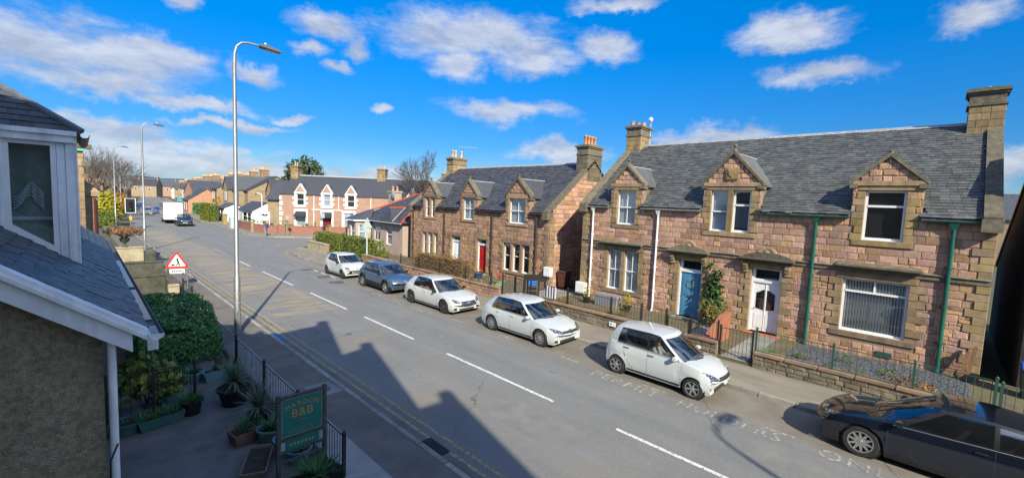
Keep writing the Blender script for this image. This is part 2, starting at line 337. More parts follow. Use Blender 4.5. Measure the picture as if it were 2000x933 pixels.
# the carriageway, one sheet that bends away in the distance, and the mouth of the side street butted to it
rd = MB(); ys = [-70, -30, 0, 15, 30, 45, 62, 75, 90, 110, 150, 200, 260, 330, 420]
rd.grid([[(5.15+bend(y), y, 0), (9.5+bend(y), y, 0), (13.72+bend(y), y, 0)] for y in ys])
rd.add([(13.72, 30.3, 0), (60, 30.3, 0), (60, 62, 0), (13.72, 62, 0)], [(0, 1, 2, 3)])
rd.add([(13.72, 62, 0), (17, 62, 0), (16.4, 86, 0), (15.04, 86, 0)], [(0, 1, 2, 3)])
road = tag(rd.obj('road', ASPH), kind='structure')
def strip(name, pts, w, m, z=.004, parent=None, closed=False):
    """flat ribbon of width w along a polyline"""
    b = MB(); rows = []
    for i, p in enumerate(pts):
        a, c = Vector(pts[max(i-1, 0)]), Vector(pts[min(i+1, len(pts)-1)]); d = (c-a).normalized(); n = Vector((-d.y, d.x))
        rows.append([(p[0]+n.x*w/2, p[1]+n.y*w/2, z), (p[0]-n.x*w/2, p[1]-n.y*w/2, z)])
    b.grid(rows); return b.obj(name, m, parent)
for y0, y1 in ((1.0, 5.1), (7.0, 11.75), (13.75, 17.7), (19.4, 23.8), (26.3, 32.0), (34.6, 38.4), (-5, -1), (-11, -7)):
    strip('centre_dash', [(8.97, y0), (8.99, (y0+y1)/2), (9.0, y1)], .105, WPAINT, parent=road)
strip('centre_dash', [(9.15, 41), (9.2, 47)], .11, WPAINT2, parent=road)
for y0 in (84, 92, 100, 110, 122): strip('centre_dash', [(9.7+bend(y0), y0), (9.7+bend(y0+5), y0+5)], .13, WPAINT2, parent=road)
for xx in (5.47, 5.72):
    strip('yellow_line', [(xx, -30), (xx, 0), (xx-.02, 20), (xx-.08, 45), (xx-.05, 66)], .085, YPAINT, parent=road)
crv = [(13.18, 31.2), (12.95, 33), (12.95, 37), (13.35, 40), (14.0, 42.2), (14.9, 43.9), (16.2, 44.35), (19, 44.2), (24, 43.7)]
for off in (0, .28):
    pts = []
    for i, p in enumerate(crv):
        a, c = Vector(crv[max(i-1, 0)]), Vector(crv[min(i+1, len(crv)-1)]); d = (c-a).normalized(); pts.append((p[0]-d.y*off-.12, p[1]+d.x*off))
    strip('yellow_line', pts, .10, YPAINT, parent=road)
for y0 in (14.4, 11.4, 8.3, 5.2, 2.0, -1.4): strip('bay_dash', [(11.88, y0), (11.88, y0+.72)], .09, WPAINT2, parent=road)
for y0 in (28.8, 27.4, 30.1): strip('bay_dash', [(11.9, y0), (11.9, y0+.8)], .11, WPAINT, parent=road)
for a, b_ in (((11.4, 26.6), (12.3, 26.9)), ((11.9, 30.8), (12.9, 31.3)), ((15.0, 53.5), (21, 50.6)), ((13.9, 46.0), (14.6, 47.2)), ((14.9, 48.1), (15.6, 49.3)), ((13.0, 48.2), (13.9, 49.6)), ((17.5, 47.5), (18.6, 47.2)), ((20.5, 46.5), (21.6, 46.2)), ((11.2, 43.4), (13.4, 43.0)), ((11.0, 39.8), (13.2, 39.9)), ((13.8, 50.5), (14.4, 51.6))):
    strip('junction_line', [a, b_], .14, WPAINT2, parent=road)
UP = (0, 0, 1)
def road_text(body, x, y0, size, xs, m=WPAINT2):
    text('painted_lettering', body, size, m, road, frame((x, y0, .005), (0, -1, 0), (1, 0, 0), UP), 0, 'LEFT', xs, 1.12)
road_text('PERMIT', 11.52, 7.5, .62, 1.02); road_text('HOLDERS', 11.55, 4.75, .62, .86); road_text('ONLY', 11.58, 1.55, .62, .92)
road_text('PERMIT', 11.62, 24.6, .62, 1.0); road_text('HOLDERS', 11.62, 21.4, .62, .92); road_text('ONLY', 11.62, 17.9, .62, .8)
# repairs in the carriageway and iron covers
PATCH = mat('newer_asphalt_patch', (.150, .151, .151), .85, (.172, .172, .17), 2.5, .5, 80, stain=(.19, .188, .18), sscale=6); PATCH2 = mat('older_asphalt_patch', (.20, .195, .185), .88, (.16, .157, .15), 2.0, .5, 80)
for (x0, x1, y0, y1, m) in ((9.6, 10.5, 12.2, 16.6, PATCH), (10.2, 11.2, 1.2, 3.0, PATCH2), (6.4, 7.3, 11.2, 13.0, PATCH), (9.8, 10.25, 20.0, 41.0, PATCH), (7.2, 8.3, 5.4, 8.2, PATCH2), (11.0, 11.7, 26.4, 28.6, PATCH)):
    j = lambda: random.uniform(-.05, .05)
    MB().add([(x0+j(), y0+j(), .002), (x1+j(), y0+j(), .002), (x1+j(), y1+j(), .002), (x0+j(), y1+j(), .002)], [(0, 1, 2, 3)]).obj('asphalt_patch', m, road)
IRONC = mat('worn_cast_iron', (.17, .18, .20), .4, (.11, .115, .13), 20, .3, 60, metal=.4)
for k, (x, y) in enumerate(((11.45, 28.0), (11.35, 25.9))):
    R = thing('road_manhole', ['round iron cover in the road beside the white city car', 'round iron cover in the road beside the grey crossover', 'round iron cover in the near lane by the house shadow', 'round iron cover in the road before the white mid-size hatchback'][k], 'manhole cover', (x, y, .003))
    MB().lathe([(.33, 0), (.33, .004), (.30, .005), (0, .005)], n=20).obj('cover', IRONC, R); MB().lathe([(.40, 0), (.40, .003), (.335, .003), (.335, 0)], n=20).obj('rim', IRON, R)
# pavements with individual kerb stones
def pavement(name, poly, m, z=.105):
    b = MB(); b.prism(poly, 'z', -.06, z); return tag(b.obj(name, m), kind='structure')
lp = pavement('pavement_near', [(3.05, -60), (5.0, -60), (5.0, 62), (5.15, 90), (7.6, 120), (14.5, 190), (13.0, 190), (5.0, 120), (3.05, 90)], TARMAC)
sb = MB(); sb.add([(3.42, -20, .109), (4.02, -20, .109), (4.08, 20, .109), (4.0, 34, .109), (3.42, 34, .109)], [(0, 1, 2, 3, 4)])
sb.obj('concrete_strip', mat('pale_concrete', (.36, .35, .33), .9, (.27, .265, .25), 1.6, .35, 50, stain=(.17, .165, .155), sscale=.7), lp)
kb = bevel_mesh(MB().box(-.075, .075, -.447, .447, -.06, .118).mesh('kerb_stone', KERB), .016, 2)
def kerb_run(pts, parent, step=.91):
    P = [Vector(p) for p in pts]; acc = 0; 
    for a, b in zip(P[:-1], P[1:]):
        d = b-a; L = d.length; d.normalize(); n = max(1, round(L/step)); s = L/n
        for i in range(n):
            c = a+d*(i+.5)*s; o = link('kerb_stone', kb, parent, (c.x, c.y, random.uniform(-.006, .006))); o.rotation_euler = (0, random.uniform(-.02, .02), math.atan2(d.y, d.x)-pi/2); o.scale = (1, s/.91, 1)
kerb_run([(5.075, 2), (5.075, 62)], lp)
fk = [(13.80, -4), (13.80, 30.0), (13.30, 31.6), (13.25, 37), (13.62, 40), (14.25, 42.0), (15.1, 43.3), (16.3, 43.7), (24, 43.1), (44, 42)]
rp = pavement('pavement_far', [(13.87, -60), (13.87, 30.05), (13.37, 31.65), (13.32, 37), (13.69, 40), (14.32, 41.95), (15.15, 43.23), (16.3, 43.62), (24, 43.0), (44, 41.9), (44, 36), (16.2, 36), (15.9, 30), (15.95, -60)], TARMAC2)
kerb_run(fk, rp)
pk = [(16.0, 88), (15.2, 66), (15.15, 61), (15.8, 58.4), (17.0, 56.4), (19.0, 55.0), (22.5, 52.6), (34, 44.8)]
pp = pavement('pavement_corner', [(x+.07, y+.07) for x, y in pk]+[(40, 50), (30, 56), (20.5, 63), (19, 70), (18.4, 88)], TARMAC2)
kerb_run(pk, pp, 1.0)
pf = MB(); ys2 = [86, 110, 150, 200, 300]
pf.prism([(13.85+bend(y), y) for y in ys2]+[(16.5+bend(y), y) for y in ys2[::-1]], 'z', -.06, .1)
tag(pf.obj('pavement_distant', TARMAC2), kind='structure')
# iron gully grate by the near kerb, inspection covers, dropped slab
t_ = thing('gully_grate', 'black iron slotted drain grate in the gutter by the near kerb', 'drain', (5.32, 7.3, .002))
gb = MB().box(-.17, .17, -.36, .36, .0, .012); gb.obj('frame', IRON, t_)
bar = MB().box(-.15, .15, -.012, .012, .012, .026).mesh('bar', IRON)
for i in range(13): link('bar', bar, t_, (0, -.32+i*.0535, 0))
t_ = thing('inspection_cover', 'square concrete slab with round iron cover set in the near pavement', 'manhole cover', (4.62, 11.35, .105)); t_.rotation_euler.z = .05
MB().box(-.34, .34, -.42, .42, -.02, .012).obj('slab', CONC, t_); MB().lathe([(.2, .0), (.2, .016), (.15, .018), (.0, .018)], n=20).obj('lid', mat('cast_iron', (.09, .09, .095), .5, (.06, .06, .06), 20, .3, 60), t_)
PUD = mat('rain_water', (.03, .032, .033), .12, spec=.4)
def puddle(pts, z, label):
    b = MB(); b.add([(x, y, z) for x, y in pts], [tuple(range(len(pts)))]); return tag(b.obj('puddle', PUD), label, 'puddle')
puddle([(5.2, 16.7), (5.34, 16.3), (5.42, 16.7), (5.41, 17.2), (5.33, 17.7), (5.2, 17.5)], .006, 'long rain puddle in the gutter by the near kerb')
puddle([(5.17, 12.8), (5.25, 12.4), (5.28, 13.2), (5.25, 14.0), (5.18, 13.8)], .006, 'narrow rain puddle in the gutter in the house shadow')
# ------------------------------------------------------------------ masonry, slates, windows
def stone_variant(seed, rough=1.0):
    R = random.Random(seed); j = lambda a: R.uniform(-a, a)
    o = [(0, 0, 0), (1, 0, 0), (1, 0, 1), (0, 0, 1)]
    m = [(.02, -.45, .03), (.98, -.45, .03), (.98, -.45, .97), (.02, -.45, .97)]
    a = .16; i = [(a+j(.08), -.72+j(.24*rough), a+.05+j(.1)), (1-a+j(.08), -.72+j(.24*rough), a+.05+j(.1)), (1-a+j(.08), -.72+j(.24*rough), .95-a+j(.1)), (a+j(.08), -.72+j(.24*rough), .95-a+j(.1))]
    fs = [(k, (k+1) % 4, 4+(k+1) % 4, 4+k) for k in range(4)]+[(4+k, 4+(k+1) % 4, 8+(k+1) % 4, 8+k) for k in range(4)]+[(8, 9, 10, 11)]
    return o+m+i, fs
STONE_V = [stone_variant(s) for s in range(8)]
def _dressed():
    o = [(0, 0, 0), (1, 0, 0), (1, 0, 1), (0, 0, 1)]; m = [(0, -.8, 0), (1, -.8, 0), (1, -.8, 1), (0, -.8, 1)]; i = [(.03, -1, .05), (.97, -1, .05), (.97, -1, .95), (.03, -1, .95)]
    return o+m+i, STONE_V[0][1]
DRESS_V = [_dressed()]
_vm = {}
def variant_mesh(kind, k, m):
    key = (kind, k, m.name)
    if key not in _vm:
        vs, fs = {'stone': STONE_V, 'dressed': DRESS_V, 'slate': SLATE_V}[kind][k]
        _vm[key] = MB().add(vs, fs).mesh(kind, m)
    return _vm[key]
def _slate(seed):
    R = random.Random(seed); e = R.uniform(-.04, .04)
    return [(0, e*.5, .6), (1, -e*.5, .6), (1, 1, .05), (0, 1, .05), (0, e*.5, 1), (1, -e*.5, 1), (1, 1, .2), (0, 1, .2)], [(4, 5, 6, 7), (0, 1, 5, 4), (1, 2, 6, 5), (3, 0, 4, 7)]
SLATE_V = [_slate(s) for s in range(5)]
def place(root, kind, name, items, m, limit, key=None, stuff='stones'):
    """items: local matrices. The first ones (largest in view) become objects of their own, the rest one joined part"""
    if key: items = sorted(items, key=key)
    nv = {'stone': 8, 'dressed': 1, 'slate': 5}[kind]
    for i, M in enumerate(items[:limit]):
        o = link(name, variant_mesh(kind, random.randrange(nv), m), root); o.matrix_local = M
    if items[limit:]:
        b = MB(); V = {'stone': STONE_V, 'dressed': DRESS_V, 'slate': SLATE_V}[kind]
        for M in items[limit:]:
            vs, fs = V[random.randrange(nv)]; b.add(vs, fs, 0, M, random.uniform(.001, 1))
        tag(b.obj(stuff, m, root), kind='stuff')
def item(F, x, z, w, h, proud=.05, y=0.0, joint=.012):
    return F @ Matrix.Translation((x+joint/2, y, z+joint/2)) @ Matrix.Diagonal((w-joint, proud, h-joint, 1))
def zgrid(forced, avg):
    f = sorted(set(round(v, 3) for v in forced)); out = [f[0]]
    for v in f[1:]:
        if v-out[-1] < .07: continue
        n = max(1, round((v-out[-1])/avg)); a = out[-1]
        out += [a+(v-a)*(k+1)/n for k in range(n)]
    return out
def courses(zl, x0, x1, excl, wr=(.28, .75), clip=None, rng=random):
    out = []
    for a, b in zip(zl[:-1], zl[1:]):
        iv = [(x0, x1)]
        for (ex0, ex1, ez0, ez1) in excl:
            if ez0 < b-.03 and ez1 > a+.03:
                iv = [s for (p, q) in iv for s in ((p, min(q, ex0)), (max(p, ex1), q)) if s[1]-s[0] > .05]
        for p, q in iv:
            if clip:
                c0, c1 = clip((a+b)/2+.05); p, q = max(p, c0), min(q, c1)
                if q-p < .08: continue
            x = p
            while x < q-1e-4:
                w = rng.uniform(*wr)
                if q-x-w < wr[0]*.7: w = q-x if q-x < wr[1]*1.15 else (q-x)/2
                out.append((x, a, min(w, q-x), b-a)); x += w
    return out
def sneck(rs, zmax, p=.5, rng=random):
    """break some squared stones into two or three smaller ones, as in snecked rubble"""
    out = []
    for (x, z, w, h) in rs:
        if z < zmax and rng.random() < p and w > .3:
            f = rng.uniform(.35, .65)
            if rng.random() < .55: out += [(x, z, w, h*f), (x, z+h*f, w*f, h*(1-f)), (x+w*f, z+h*f, w*(1-f), h*(1-f))]
            else: out += [(x, z, w*f, h), (x+w*f, z, w*(1-f), h*.5), (x+w*f, z+h*.5, w*(1-f), h*.5)]
        else: out.append((x, z, w, h))
    return out
def jambs(zl, x0, x1, z0, z1, lw=.42, sw=.22):
    """in-and-out margin stones either side of an opening, on the course grid"""
    cells = [(a, b) for a, b in zip(zl[:-1], zl[1:]) if a >= z0-.02 and b <= z1+.02]; out = []
    for i, (a, b) in enumerate(cells):
        w = lw if i % 2 == 0 else sw
        out += [(x0-w, a, w, b-a), (x1, a, w, b-a)]
    return out
def rect_ex(r): return (r[0], r[0]+r[2], r[1], r[1]+r[3])
def cell_wall(b, x0, x1, z0, z1, holes, y0=0.0, y1=.35, M=None):
    xs = sorted({x0, x1, *[h[0] for h in holes], *[h[1] for h in holes]}); zs = sorted({z0, z1, *[h[2] for h in holes], *[h[3] for h in holes]})
    xs = [x for x in xs if x0-1e-6 <= x <= x1+1e-6]; zs = [z for z in zs if z0-1e-6 <= z <= z1+1e-6]
    for xa, xb in zip(xs[:-1], xs[1:]):
        run = None
        for za, zb in list(zip(zs[:-1], zs[1:]))+[(None, None)]:
            solid = za is not None and not any(h[0] <= (xa+xb)/2 <= h[1] and h[2] <= (za+zb)/2 <= h[3] for h in holes)
            if solid: run = (run[0] if run else za, zb)
            elif run: b.box(xa, xb, y0, y1, run[0], run[1], M=M); run = None
CURT = mat('pale_curtain', (.58, .66, .74), .9, (.42, .50, .60), 9, .3, 14, space='obj', stretch=(6, 1, .4))
CURTG = mat('grey_check_curtain', (.40, .46, .52), .9, (.58, .63, .66), 22, .2, 20)
SHADE = {'dark': DARK, 'curtain': CURT, 'grey': CURTG}
def window(root, x0, x1, z0, z1, cols=1, rows=(1, 1), split=.5, shade='dark', y=.10, fw=.055, F=None, glass=None, mfr=None, bars=.022):
    """a sash or casement: frame, meeting rail, glazing bars, one pane object per light"""
    F = F or Matrix(); b = MB(); mfr = mfr or UPVC; d = .07
    b.box(x0, x0+fw, y, y+d, z0, z1, M=F); b.box(x1-fw, x1, y, y+d, z0, z1, M=F)
    b.box(x0+fw, x1-fw, y, y+d, z1-fw, z1, M=F); b.box(x0+fw, x1-fw, y, y+d, z0, z0+fw*1.25, M=F)
    b.box(x0-.02, x1+.02, y-.05, y-.002, z0-.03, z0+.02, M=F)
    panes = []; X0, X1, Z0, Z1 = x0+fw, x1-fw, z0+fw*1.25, z1-fw; zm = Z0+(Z1-Z0)*split
    lights = [(Z0, zm-fw/2, rows[0], .012), (zm+fw/2, Z1, rows[1], -.012)] if split else [(Z0, Z1, rows[0], 0)]
    if split: b.box(X0, X1, y-.012, y+d-.004, zm-fw/2, zm+fw/2, M=F)
    for (a, c, nr, dy) in lights:
        for i in range(cols):
            for j in range(nr):
                xa, xb = X0+(X1-X0)*i/cols, X0+(X1-X0)*(i+1)/cols; za, zb = a+(c-a)*j/nr, a+(c-a)*(j+1)/nr
                panes.append((xa+(bars/2 if i else 0), xb-(bars/2 if i < cols-1 else 0), za+(bars/2 if j else 0), zb-(bars/2 if j < nr-1 else 0), y+.03+dy))
                if i: b.box(xa-bars/2, xa+bars/2, y+.012+dy, y+.05+dy, a, c, M=F)
                if j: b.box(xa, xb, y+.014+dy, y+.048+dy, za-bars/2, za+bars/2, M=F)
    w = b.obj('window', mfr, root)
    for (xa, xb, za, zb, yy) in panes: MB().quad((xa, yy, za), (xb, yy, za), (xb, yy, zb), (xa, yy, zb), M=F).obj('pane', glass or GLASS, w)
    s = MB(); yb = y+.13
    s.quad((x0, yb, z0), (x1, yb, z0), (x1, yb, z1), (x0, yb, z1), M=F)
    s.quad((x0, y+d, z0), (x0, yb, z0), (x0, yb, z1), (x0, y+d, z1), M=F); s.quad((x1, y+d, z0), (x1, yb, z0), (x1, yb, z1), (x1, y+d, z1), M=F)
    s.quad((x0, y+d, z1), (x1, y+d, z1), (x1, yb, z1), (x0, yb, z1), M=F); s.quad((x0, y+d, z0), (x1, y+d, z0), (x1, yb, z0), (x0, yb, z0), M=F)
    s.obj('curtain' if shade != 'dark' else 'room_shade', SHADE[shade], w)
    return w
def slates(root, F, u0, u1, slope, row=.2, wid=.3, m=None, limit=0, skip=None, key=None, v0=0.0):
    its = []; n = int((slope-v0)/row)
    for r in range(n+1):
        v = v0+r*row; L = min(row*1.7, slope-v)
        if L < .05: break
        u = u0-(wid/2 if r % 2 else 0)+random.uniform(-.02, .02)
        while u < u1-.01:
            w = wid*random.uniform(.86, 1.14); a, c = max(u, u0), min(u+w, u1)
            if c-a > .06 and not (skip and skip((a+c)/2, v+row/2)):
                its.append(F @ Matrix.Translation((a+.004, v+random.uniform(-.012, .012)-(random.uniform(.03, .07) if random.random() < .012 else 0), 0)) @ Matrix.Diagonal((c-a-.008, L, random.uniform(.03, .045), 1)))
            u += w
    place(root, 'slate', 'slate', its, m or SLATE, limit, key, 'slates')
def roof_frame(y_e, z_e, y_r, z_r, off=.02):
    """frame on the front slope: x along the eaves, y up the slope, z out of it"""
    d = Vector((0, y_r-y_e, z_r-z_e)); s = d.length; d.normalize(); nrm = Vector((1, 0, 0)).cross(d)
    return frame(Vector((0, y_e, z_e))+nrm*off, (1, 0, 0), d, nrm), s
def pot(root, x, y, z, m, h=.5, r=.13): MB().lathe([(r*.9, 0), (r, .03), (r*.82, .1), (r*.78, h*.8), (r*.95, h*.84), (r*.95, h*.94), (r*.8, h), (r*.62, h), (r*.6, h*.7), (0, h*.7)], (x, y, z), 12).obj('chimney_pot', m, root, 50)
def chimney(root, x0, x1, y0, y1, z0, z1, m, pots, potm, stones=None, limit=0):
    c = MB().box(x0, x1, y0, y1, z0, z1); c.box(x0-.06, x1+.06, y0-.06, y1+.06, z1-.42, z1-.34)
    c.box(x0-.05, x1+.05, y0-.05, y1+.05, z1-.001, z1+.09); c.box(x0-.11, x1+.11, y0-.11, y1+.11, z1+.09, z1+.2); c.box(x0+.05, x1-.05, y0+.05, y1-.05, z1+.2, z1+.26)
    o = c.obj('chimney', m, root)
    zl = zgrid([z0, z1-.43], .28)
    its = [item(Matrix(), *r, proud=.02, y=y0) for r in courses(zl, x0, x1, [], (.22, .5))]
    Fr = frame((x1, 0, 0), (0, 1, 0), (-1, 0, 0), UP)
    its += [item(Fr, *r, proud=.02) for r in courses(zl, y0, y1, [], (.22, .5))]
    place(o, 'dressed', 'stone', its, stones or WEATH, 0, None, 'stones')
    for (px, py, h) in pots: pot(o, px, py, z1+.25, potm, h)
    return o
def downpipe(root, x, ztop, m, y=-.10, r=.045, zb=.2, hopper=True, br=(1.2, 2.4, 3.7)):
    b = MB(); b.tube([(x, y, zb+.12), (x, y, ztop-.1)], r, 10); b.tube([(x, y, zb+.16), (x, y-.03, zb+.05), (x, y-.12, zb+.01)], r, 10)
    for z in br: b.lathe([(r, z-.05), (r*1.3, z-.045), (r*1.3, z+.045), (r, z+.05)], (x, y, 0), 10); b.box(x-r*2.2, x+r*2.2, y+.02, y+.05, z-.02, z+.02)
    o = b.obj('downpipe', m, root, 40)
    if hopper: MB().add([(x-.05, y-.05, ztop-.28), (x+.05, y-.05, ztop-.28), (x+.05, y+.05, ztop-.28), (x-.05, y+.05, ztop-.28), (x-.13, y-.1, ztop-.06), (x+.13, y-.1, ztop-.06), (x+.13, y+.08, ztop-.06), (x-.13, y+.08, ztop-.06)], [(0, 1, 5, 4), (1, 2, 6, 5), (2, 3, 7, 6), (3, 0, 4, 7), (0, 3, 2, 1), (4, 5, 6, 7)]).obj('hopper', m, o)
def gutter(root, x0, x1, z, m, y=-.17, r=.065):
    prof = [(-r, 0), (-r*.92, -r*.5), (-r*.5, -r*.9), (0, -r), (r*.5, -r*.9), (r*.92, -r*.5), (r, 0), (r*.85, 0), (r*.5, -r*.7), (0, -r*.85), (-r*.5, -r*.7), (-r*.85, 0)]
    MB().prism([(y+p, z+q) for p, q in prof], 'x', x0, x1).obj('gutter', m, root)
def dormer(root, F0, xc, hw, zs, za, zeave, tan, mstone, mdress, msl, holes, y_e, lead=True, fin=.32, stone_limit=0, coat=WEATH, cheek=.4, zl=None, excl=(), cop=.11, proud=.045, stones=True):
    """wall-head dormer: gable front flush with the facade, cheeks and small slated roof running back"""
    z0 = zeave-.12
    b = MB(); cell_wall(b, xc-hw, xc+hw, z0, zs, holes, .0, .35); b.prism([(xc-hw, zs), (xc+hw, zs), (xc, za-.03)], 'y', .0, .35)
    o = b.obj('dormer_front', MORTAR, root)
    if stones:
        g2 = zgrid([z0, zs]+[h for q in holes for h in q[2:]]+[za], .25) if zl is None else zl
        def clip(z): k = hw*max(0, (za-z-.02)/(za-zs)) if z > zs else hw; return xc-k, xc+k
        its = [item(F0, *r, proud=proud) for r in courses([z for z in g2 if z <= za], xc-hw, xc+hw, list(excl), (.2, .45), clip)]
        place(o, 'stone', 'stone', its, mstone, stone_limit, None, 'rubble_stones')
    yb = lambda z: y_e+(z-zeave)/tan
    c = MB(); c.box(xc-hw+.05, xc+hw-.05, cheek, yb(zs)+.25, z0, zs); c.obj('dormer_cheek', mdress, o)
    r = MB(); e = .10
    for s in (-1, 1):
        foot = (xc+s*(hw+e), zs-.06-e*(za-zs)/hw*.4)
        A = (xc, .2, za+.03); B = (foot[0], .2, foot[1]+.03); C = (foot[0], yb(foot[1])+.1, foot[1]+.03); D = (xc, yb(za)+.12, za+.03)
        n = (Vector(B)-Vector(A)).cross(Vector(D)-Vector(A)).normalized()*(-s)
        up = Vector((0, 0, -.06)); q = [Vector(v) for v in (A, B, C, D)]
        r.add([*q, *[v+up for v in q]], [(0, 1, 2, 3), (4, 5, 6, 7), (0, 1, 5, 4), (1, 2, 6, 5), (2, 3, 7, 6), (3, 0, 4, 7)])
    ro = r.obj('dormer_roof', msl, o)
    if lead:
        l = MB(); l.tube([(xc, .34, za+.045), (xc, yb(za)+.14, za+.045)], .045, 6)
        for s in (-1, 1): l.tube([(xc, yb(za)+.12, za+.03), (xc+s*(hw+e), yb(zs-.06)+.1, zs-.05)], .04, 5)
        l.obj('lead_ridge', LEAD, ro)
    k = MB(); t = cop
    for s in (-1, 1):
        fx = xc+s*(hw+.10); sl = (za-zs)/hw; fz = zs-.10*sl
        k.prism([(fx, fz), (xc, za), (xc, za+t*1.35), (fx-s*.0, fz+t*1.25)], 'y', -.10, .36)
        k.box(min(fx, fx-s*.24), max(fx, fx-s*.24), -.09, .34, fz-.13, fz+.02)
    k.obj('coping', coat, o)
    if fin: MB().lathe([(.075, 0), (.075, .06), (.04, .1), (.035, fin*.45), (.085, fin*.62), (.085, fin*.74), (.03, fin*.86), (.0, fin)], (xc, .08, za+t), 8).obj('finial', coat, o, 40)
    return o
def skew(root, x0, x1, y_e, z_e, y_r, z_r, depth, m, up=.14, foot=True):
    """raised coping over a gable end, front and back slopes, with a kneeler stone at the eaves"""
    b = MB()
    b.prism([(y_e-.16, z_e-.10), (y_r, z_r-.02), (y_r, z_r+up+.03), (y_e-.16, z_e+up-.02)], 'x', x0, x1)
    b.prism([(y_r, z_r-.02), (2*y_r-y_e, z_e-.08), (2*y_r-y_e, z_e+up), (y_r, z_r+up+.03)], 'x', x0, x1)
    o = b.obj('skew_coping', m, root)
    if foot: MB().prism([(y_e-.24, z_e-.36), (y_e+.30, z_e-.36), (y_e+.30, z_e+.1), (y_e-.24, z_e+.02)], 'x', x0-.03, x1+.03).obj('kneeler', m, root)
def hood(root, x0, x1, z, m, mdress, scroll=True):
    b = MB(); w = x1-x0
    b.box(x0+.1, x1-.1, -.16, .02, z-.16, z-.06); b.box(x0+.03, x1-.03, -.26, .02, z-.06, z+.0); b.box(x0, x1, -.34, .02, z, z+.07)
    b.prism([(x0+.02, z+.07), (x1-.02, z+.07), (x1-.3, z+.2), ((x0+x1)/2+.35, z+.3), ((x0+x1)/2-.35, z+.3), (x0+.3, z+.2)], 'y', -.2, .02)
    o = b.obj('door_hood', m, root)
    if scroll:
        s = MB(); c = (x0+x1)/2
        for k in range(9):
            a = pi*k/8; s.lathe([(.0, -.05), (.07, -.04), (.09, 0), (.05, .02)], (c+.3*cos(a)*1.0, -.14, z+.22+.26*sin(a)), 8, 'y')
        s.lathe([(.0, -.08), (.12, -.05), (.16, 0), (.16, .05)], (c, -.12, z+.30), 12, 'y'); s.prism([(c-.3, z+.15), (c+.3, z+.15), (c+.16, z+.44), (c, z+.5), (c-.16, z+.44)], 'y', -.16, .0)
        s.obj('carved_ornament', mdress, o, 50)
    for x in (x0+.24, x1-.24):
        k = MB()
        for i, (d, h) in enumerate(((.2, .16), (.15, .13), (.1, .12))): k.box(x-.085, x+.085, -d, .0, z-.17-.14*(i+1)+.01, z-.17-.14*i)
        k.lathe([(.05, x-.09), (.05, x+.09)], (0, -.12, z-.36), 8, 'x'); k.obj('corbel', mdress, o)
    return o
# ------------------------------------------------------------------ the near sandstone house
ID = Matrix()
def door_leaf(root, x0, x1, z0, z1, m, y=.16, style='panel', handle=STEEL):
    b = MB(); b.box(x0, x1, y, y+.05, z0, z1); w = x1-x0; h = z1-z0
    if style == 'panel':
        for i in range(2):
            for (a, c) in ((.06, .40), (.47, .93)): b.box(x0+w*(.09+.45*i), x0+w*(.46+.45*i), y-.014, y, z0+h*a, z0+h*c); b.box(x0+w*(.13+.45*i), x0+w*(.42+.45*i), y-.022, y-.014, z0+h*(a+.03), z0+h*(c-.03))
    elif style == 'arch':
        for i in range(2): b.box(x0+w*(.1+.45*i), x0+w*(.45+.45*i), y-.012, y, z0+h*.07, z0+h*.36)
        b.box(x0+w*.485, x0+w*.515, y-.016, y, z0+.02, z1-.02)
    d = b.obj('door', m, root)
    if style == 'arch':
        for i in range(2):
            s = 1 if i == 0 else -1; xa, xb = x0+w*(.14+.41*i), x0+w*(.45+.41*i); xi, xo = (xb, xa) if i == 0 else (xa, xb)
            pts = [(xo, z0+h*.44+.06*(1)), (xi, z0+h*.44), (xi, z0+h*.86)]+[(xi+(xo-xi)*k/6, z0+h*(.86-.07*sin(k/6*pi/2)**2)) for k in range(1, 7)]
            MB().prism(pts, 'y', y-.008, y-.004).obj('pane', GLASSD, d)
    k = MB(); k.lathe([(.0, -.07), (.03, -.06), (.03, -.04), (.012, -.03), (.012, 0)], (x0+w*.1, y, z0+h*.46), 10, 'y'); k.obj('handle', handle, d, 40)
    return d
def fanlight(root, x0, x1, z0, z1, m, y=.16):
    b = MB(); f = .05
    b.box(x0, x0+f, y, y+.06, z0, z1); b.box(x1-f, x1, y, y+.06, z0, z1); b.box(x0+f, x1-f, y, y+.06, z1-f, z1); b.box(x0+f, x1-f, y, y+.06, z0, z0+f)
    o = b.obj('fanlight', m, root); MB().quad((x0+f, y+.03, z0+f), (x1-f, y+.03, z0+f), (x1-f, y+.03, z1-f), (x0+f, y+.03, z1-f)).obj('pane', GLASSD, o)
    MB().quad((x0, y+.2, z0-3), (x1, y+.2, z0-3), (x1, y+.2, z1), (x0, y+.2, z1)).obj('room_shade', DARK, o)
BLUE = mat('sky_blue_door_paint', (.075, .24, .40), .4, (.06, .20, .35), 3, space='obj')
REDD = mat('red_door_paint', (.42, .012, .022), .35, (.34, .01, .018), 3, space='obj')
REDSTEP = mat('red_painted_step', (.42, .13, .075), .7, (.33, .10, .06), 5, .2, 40)
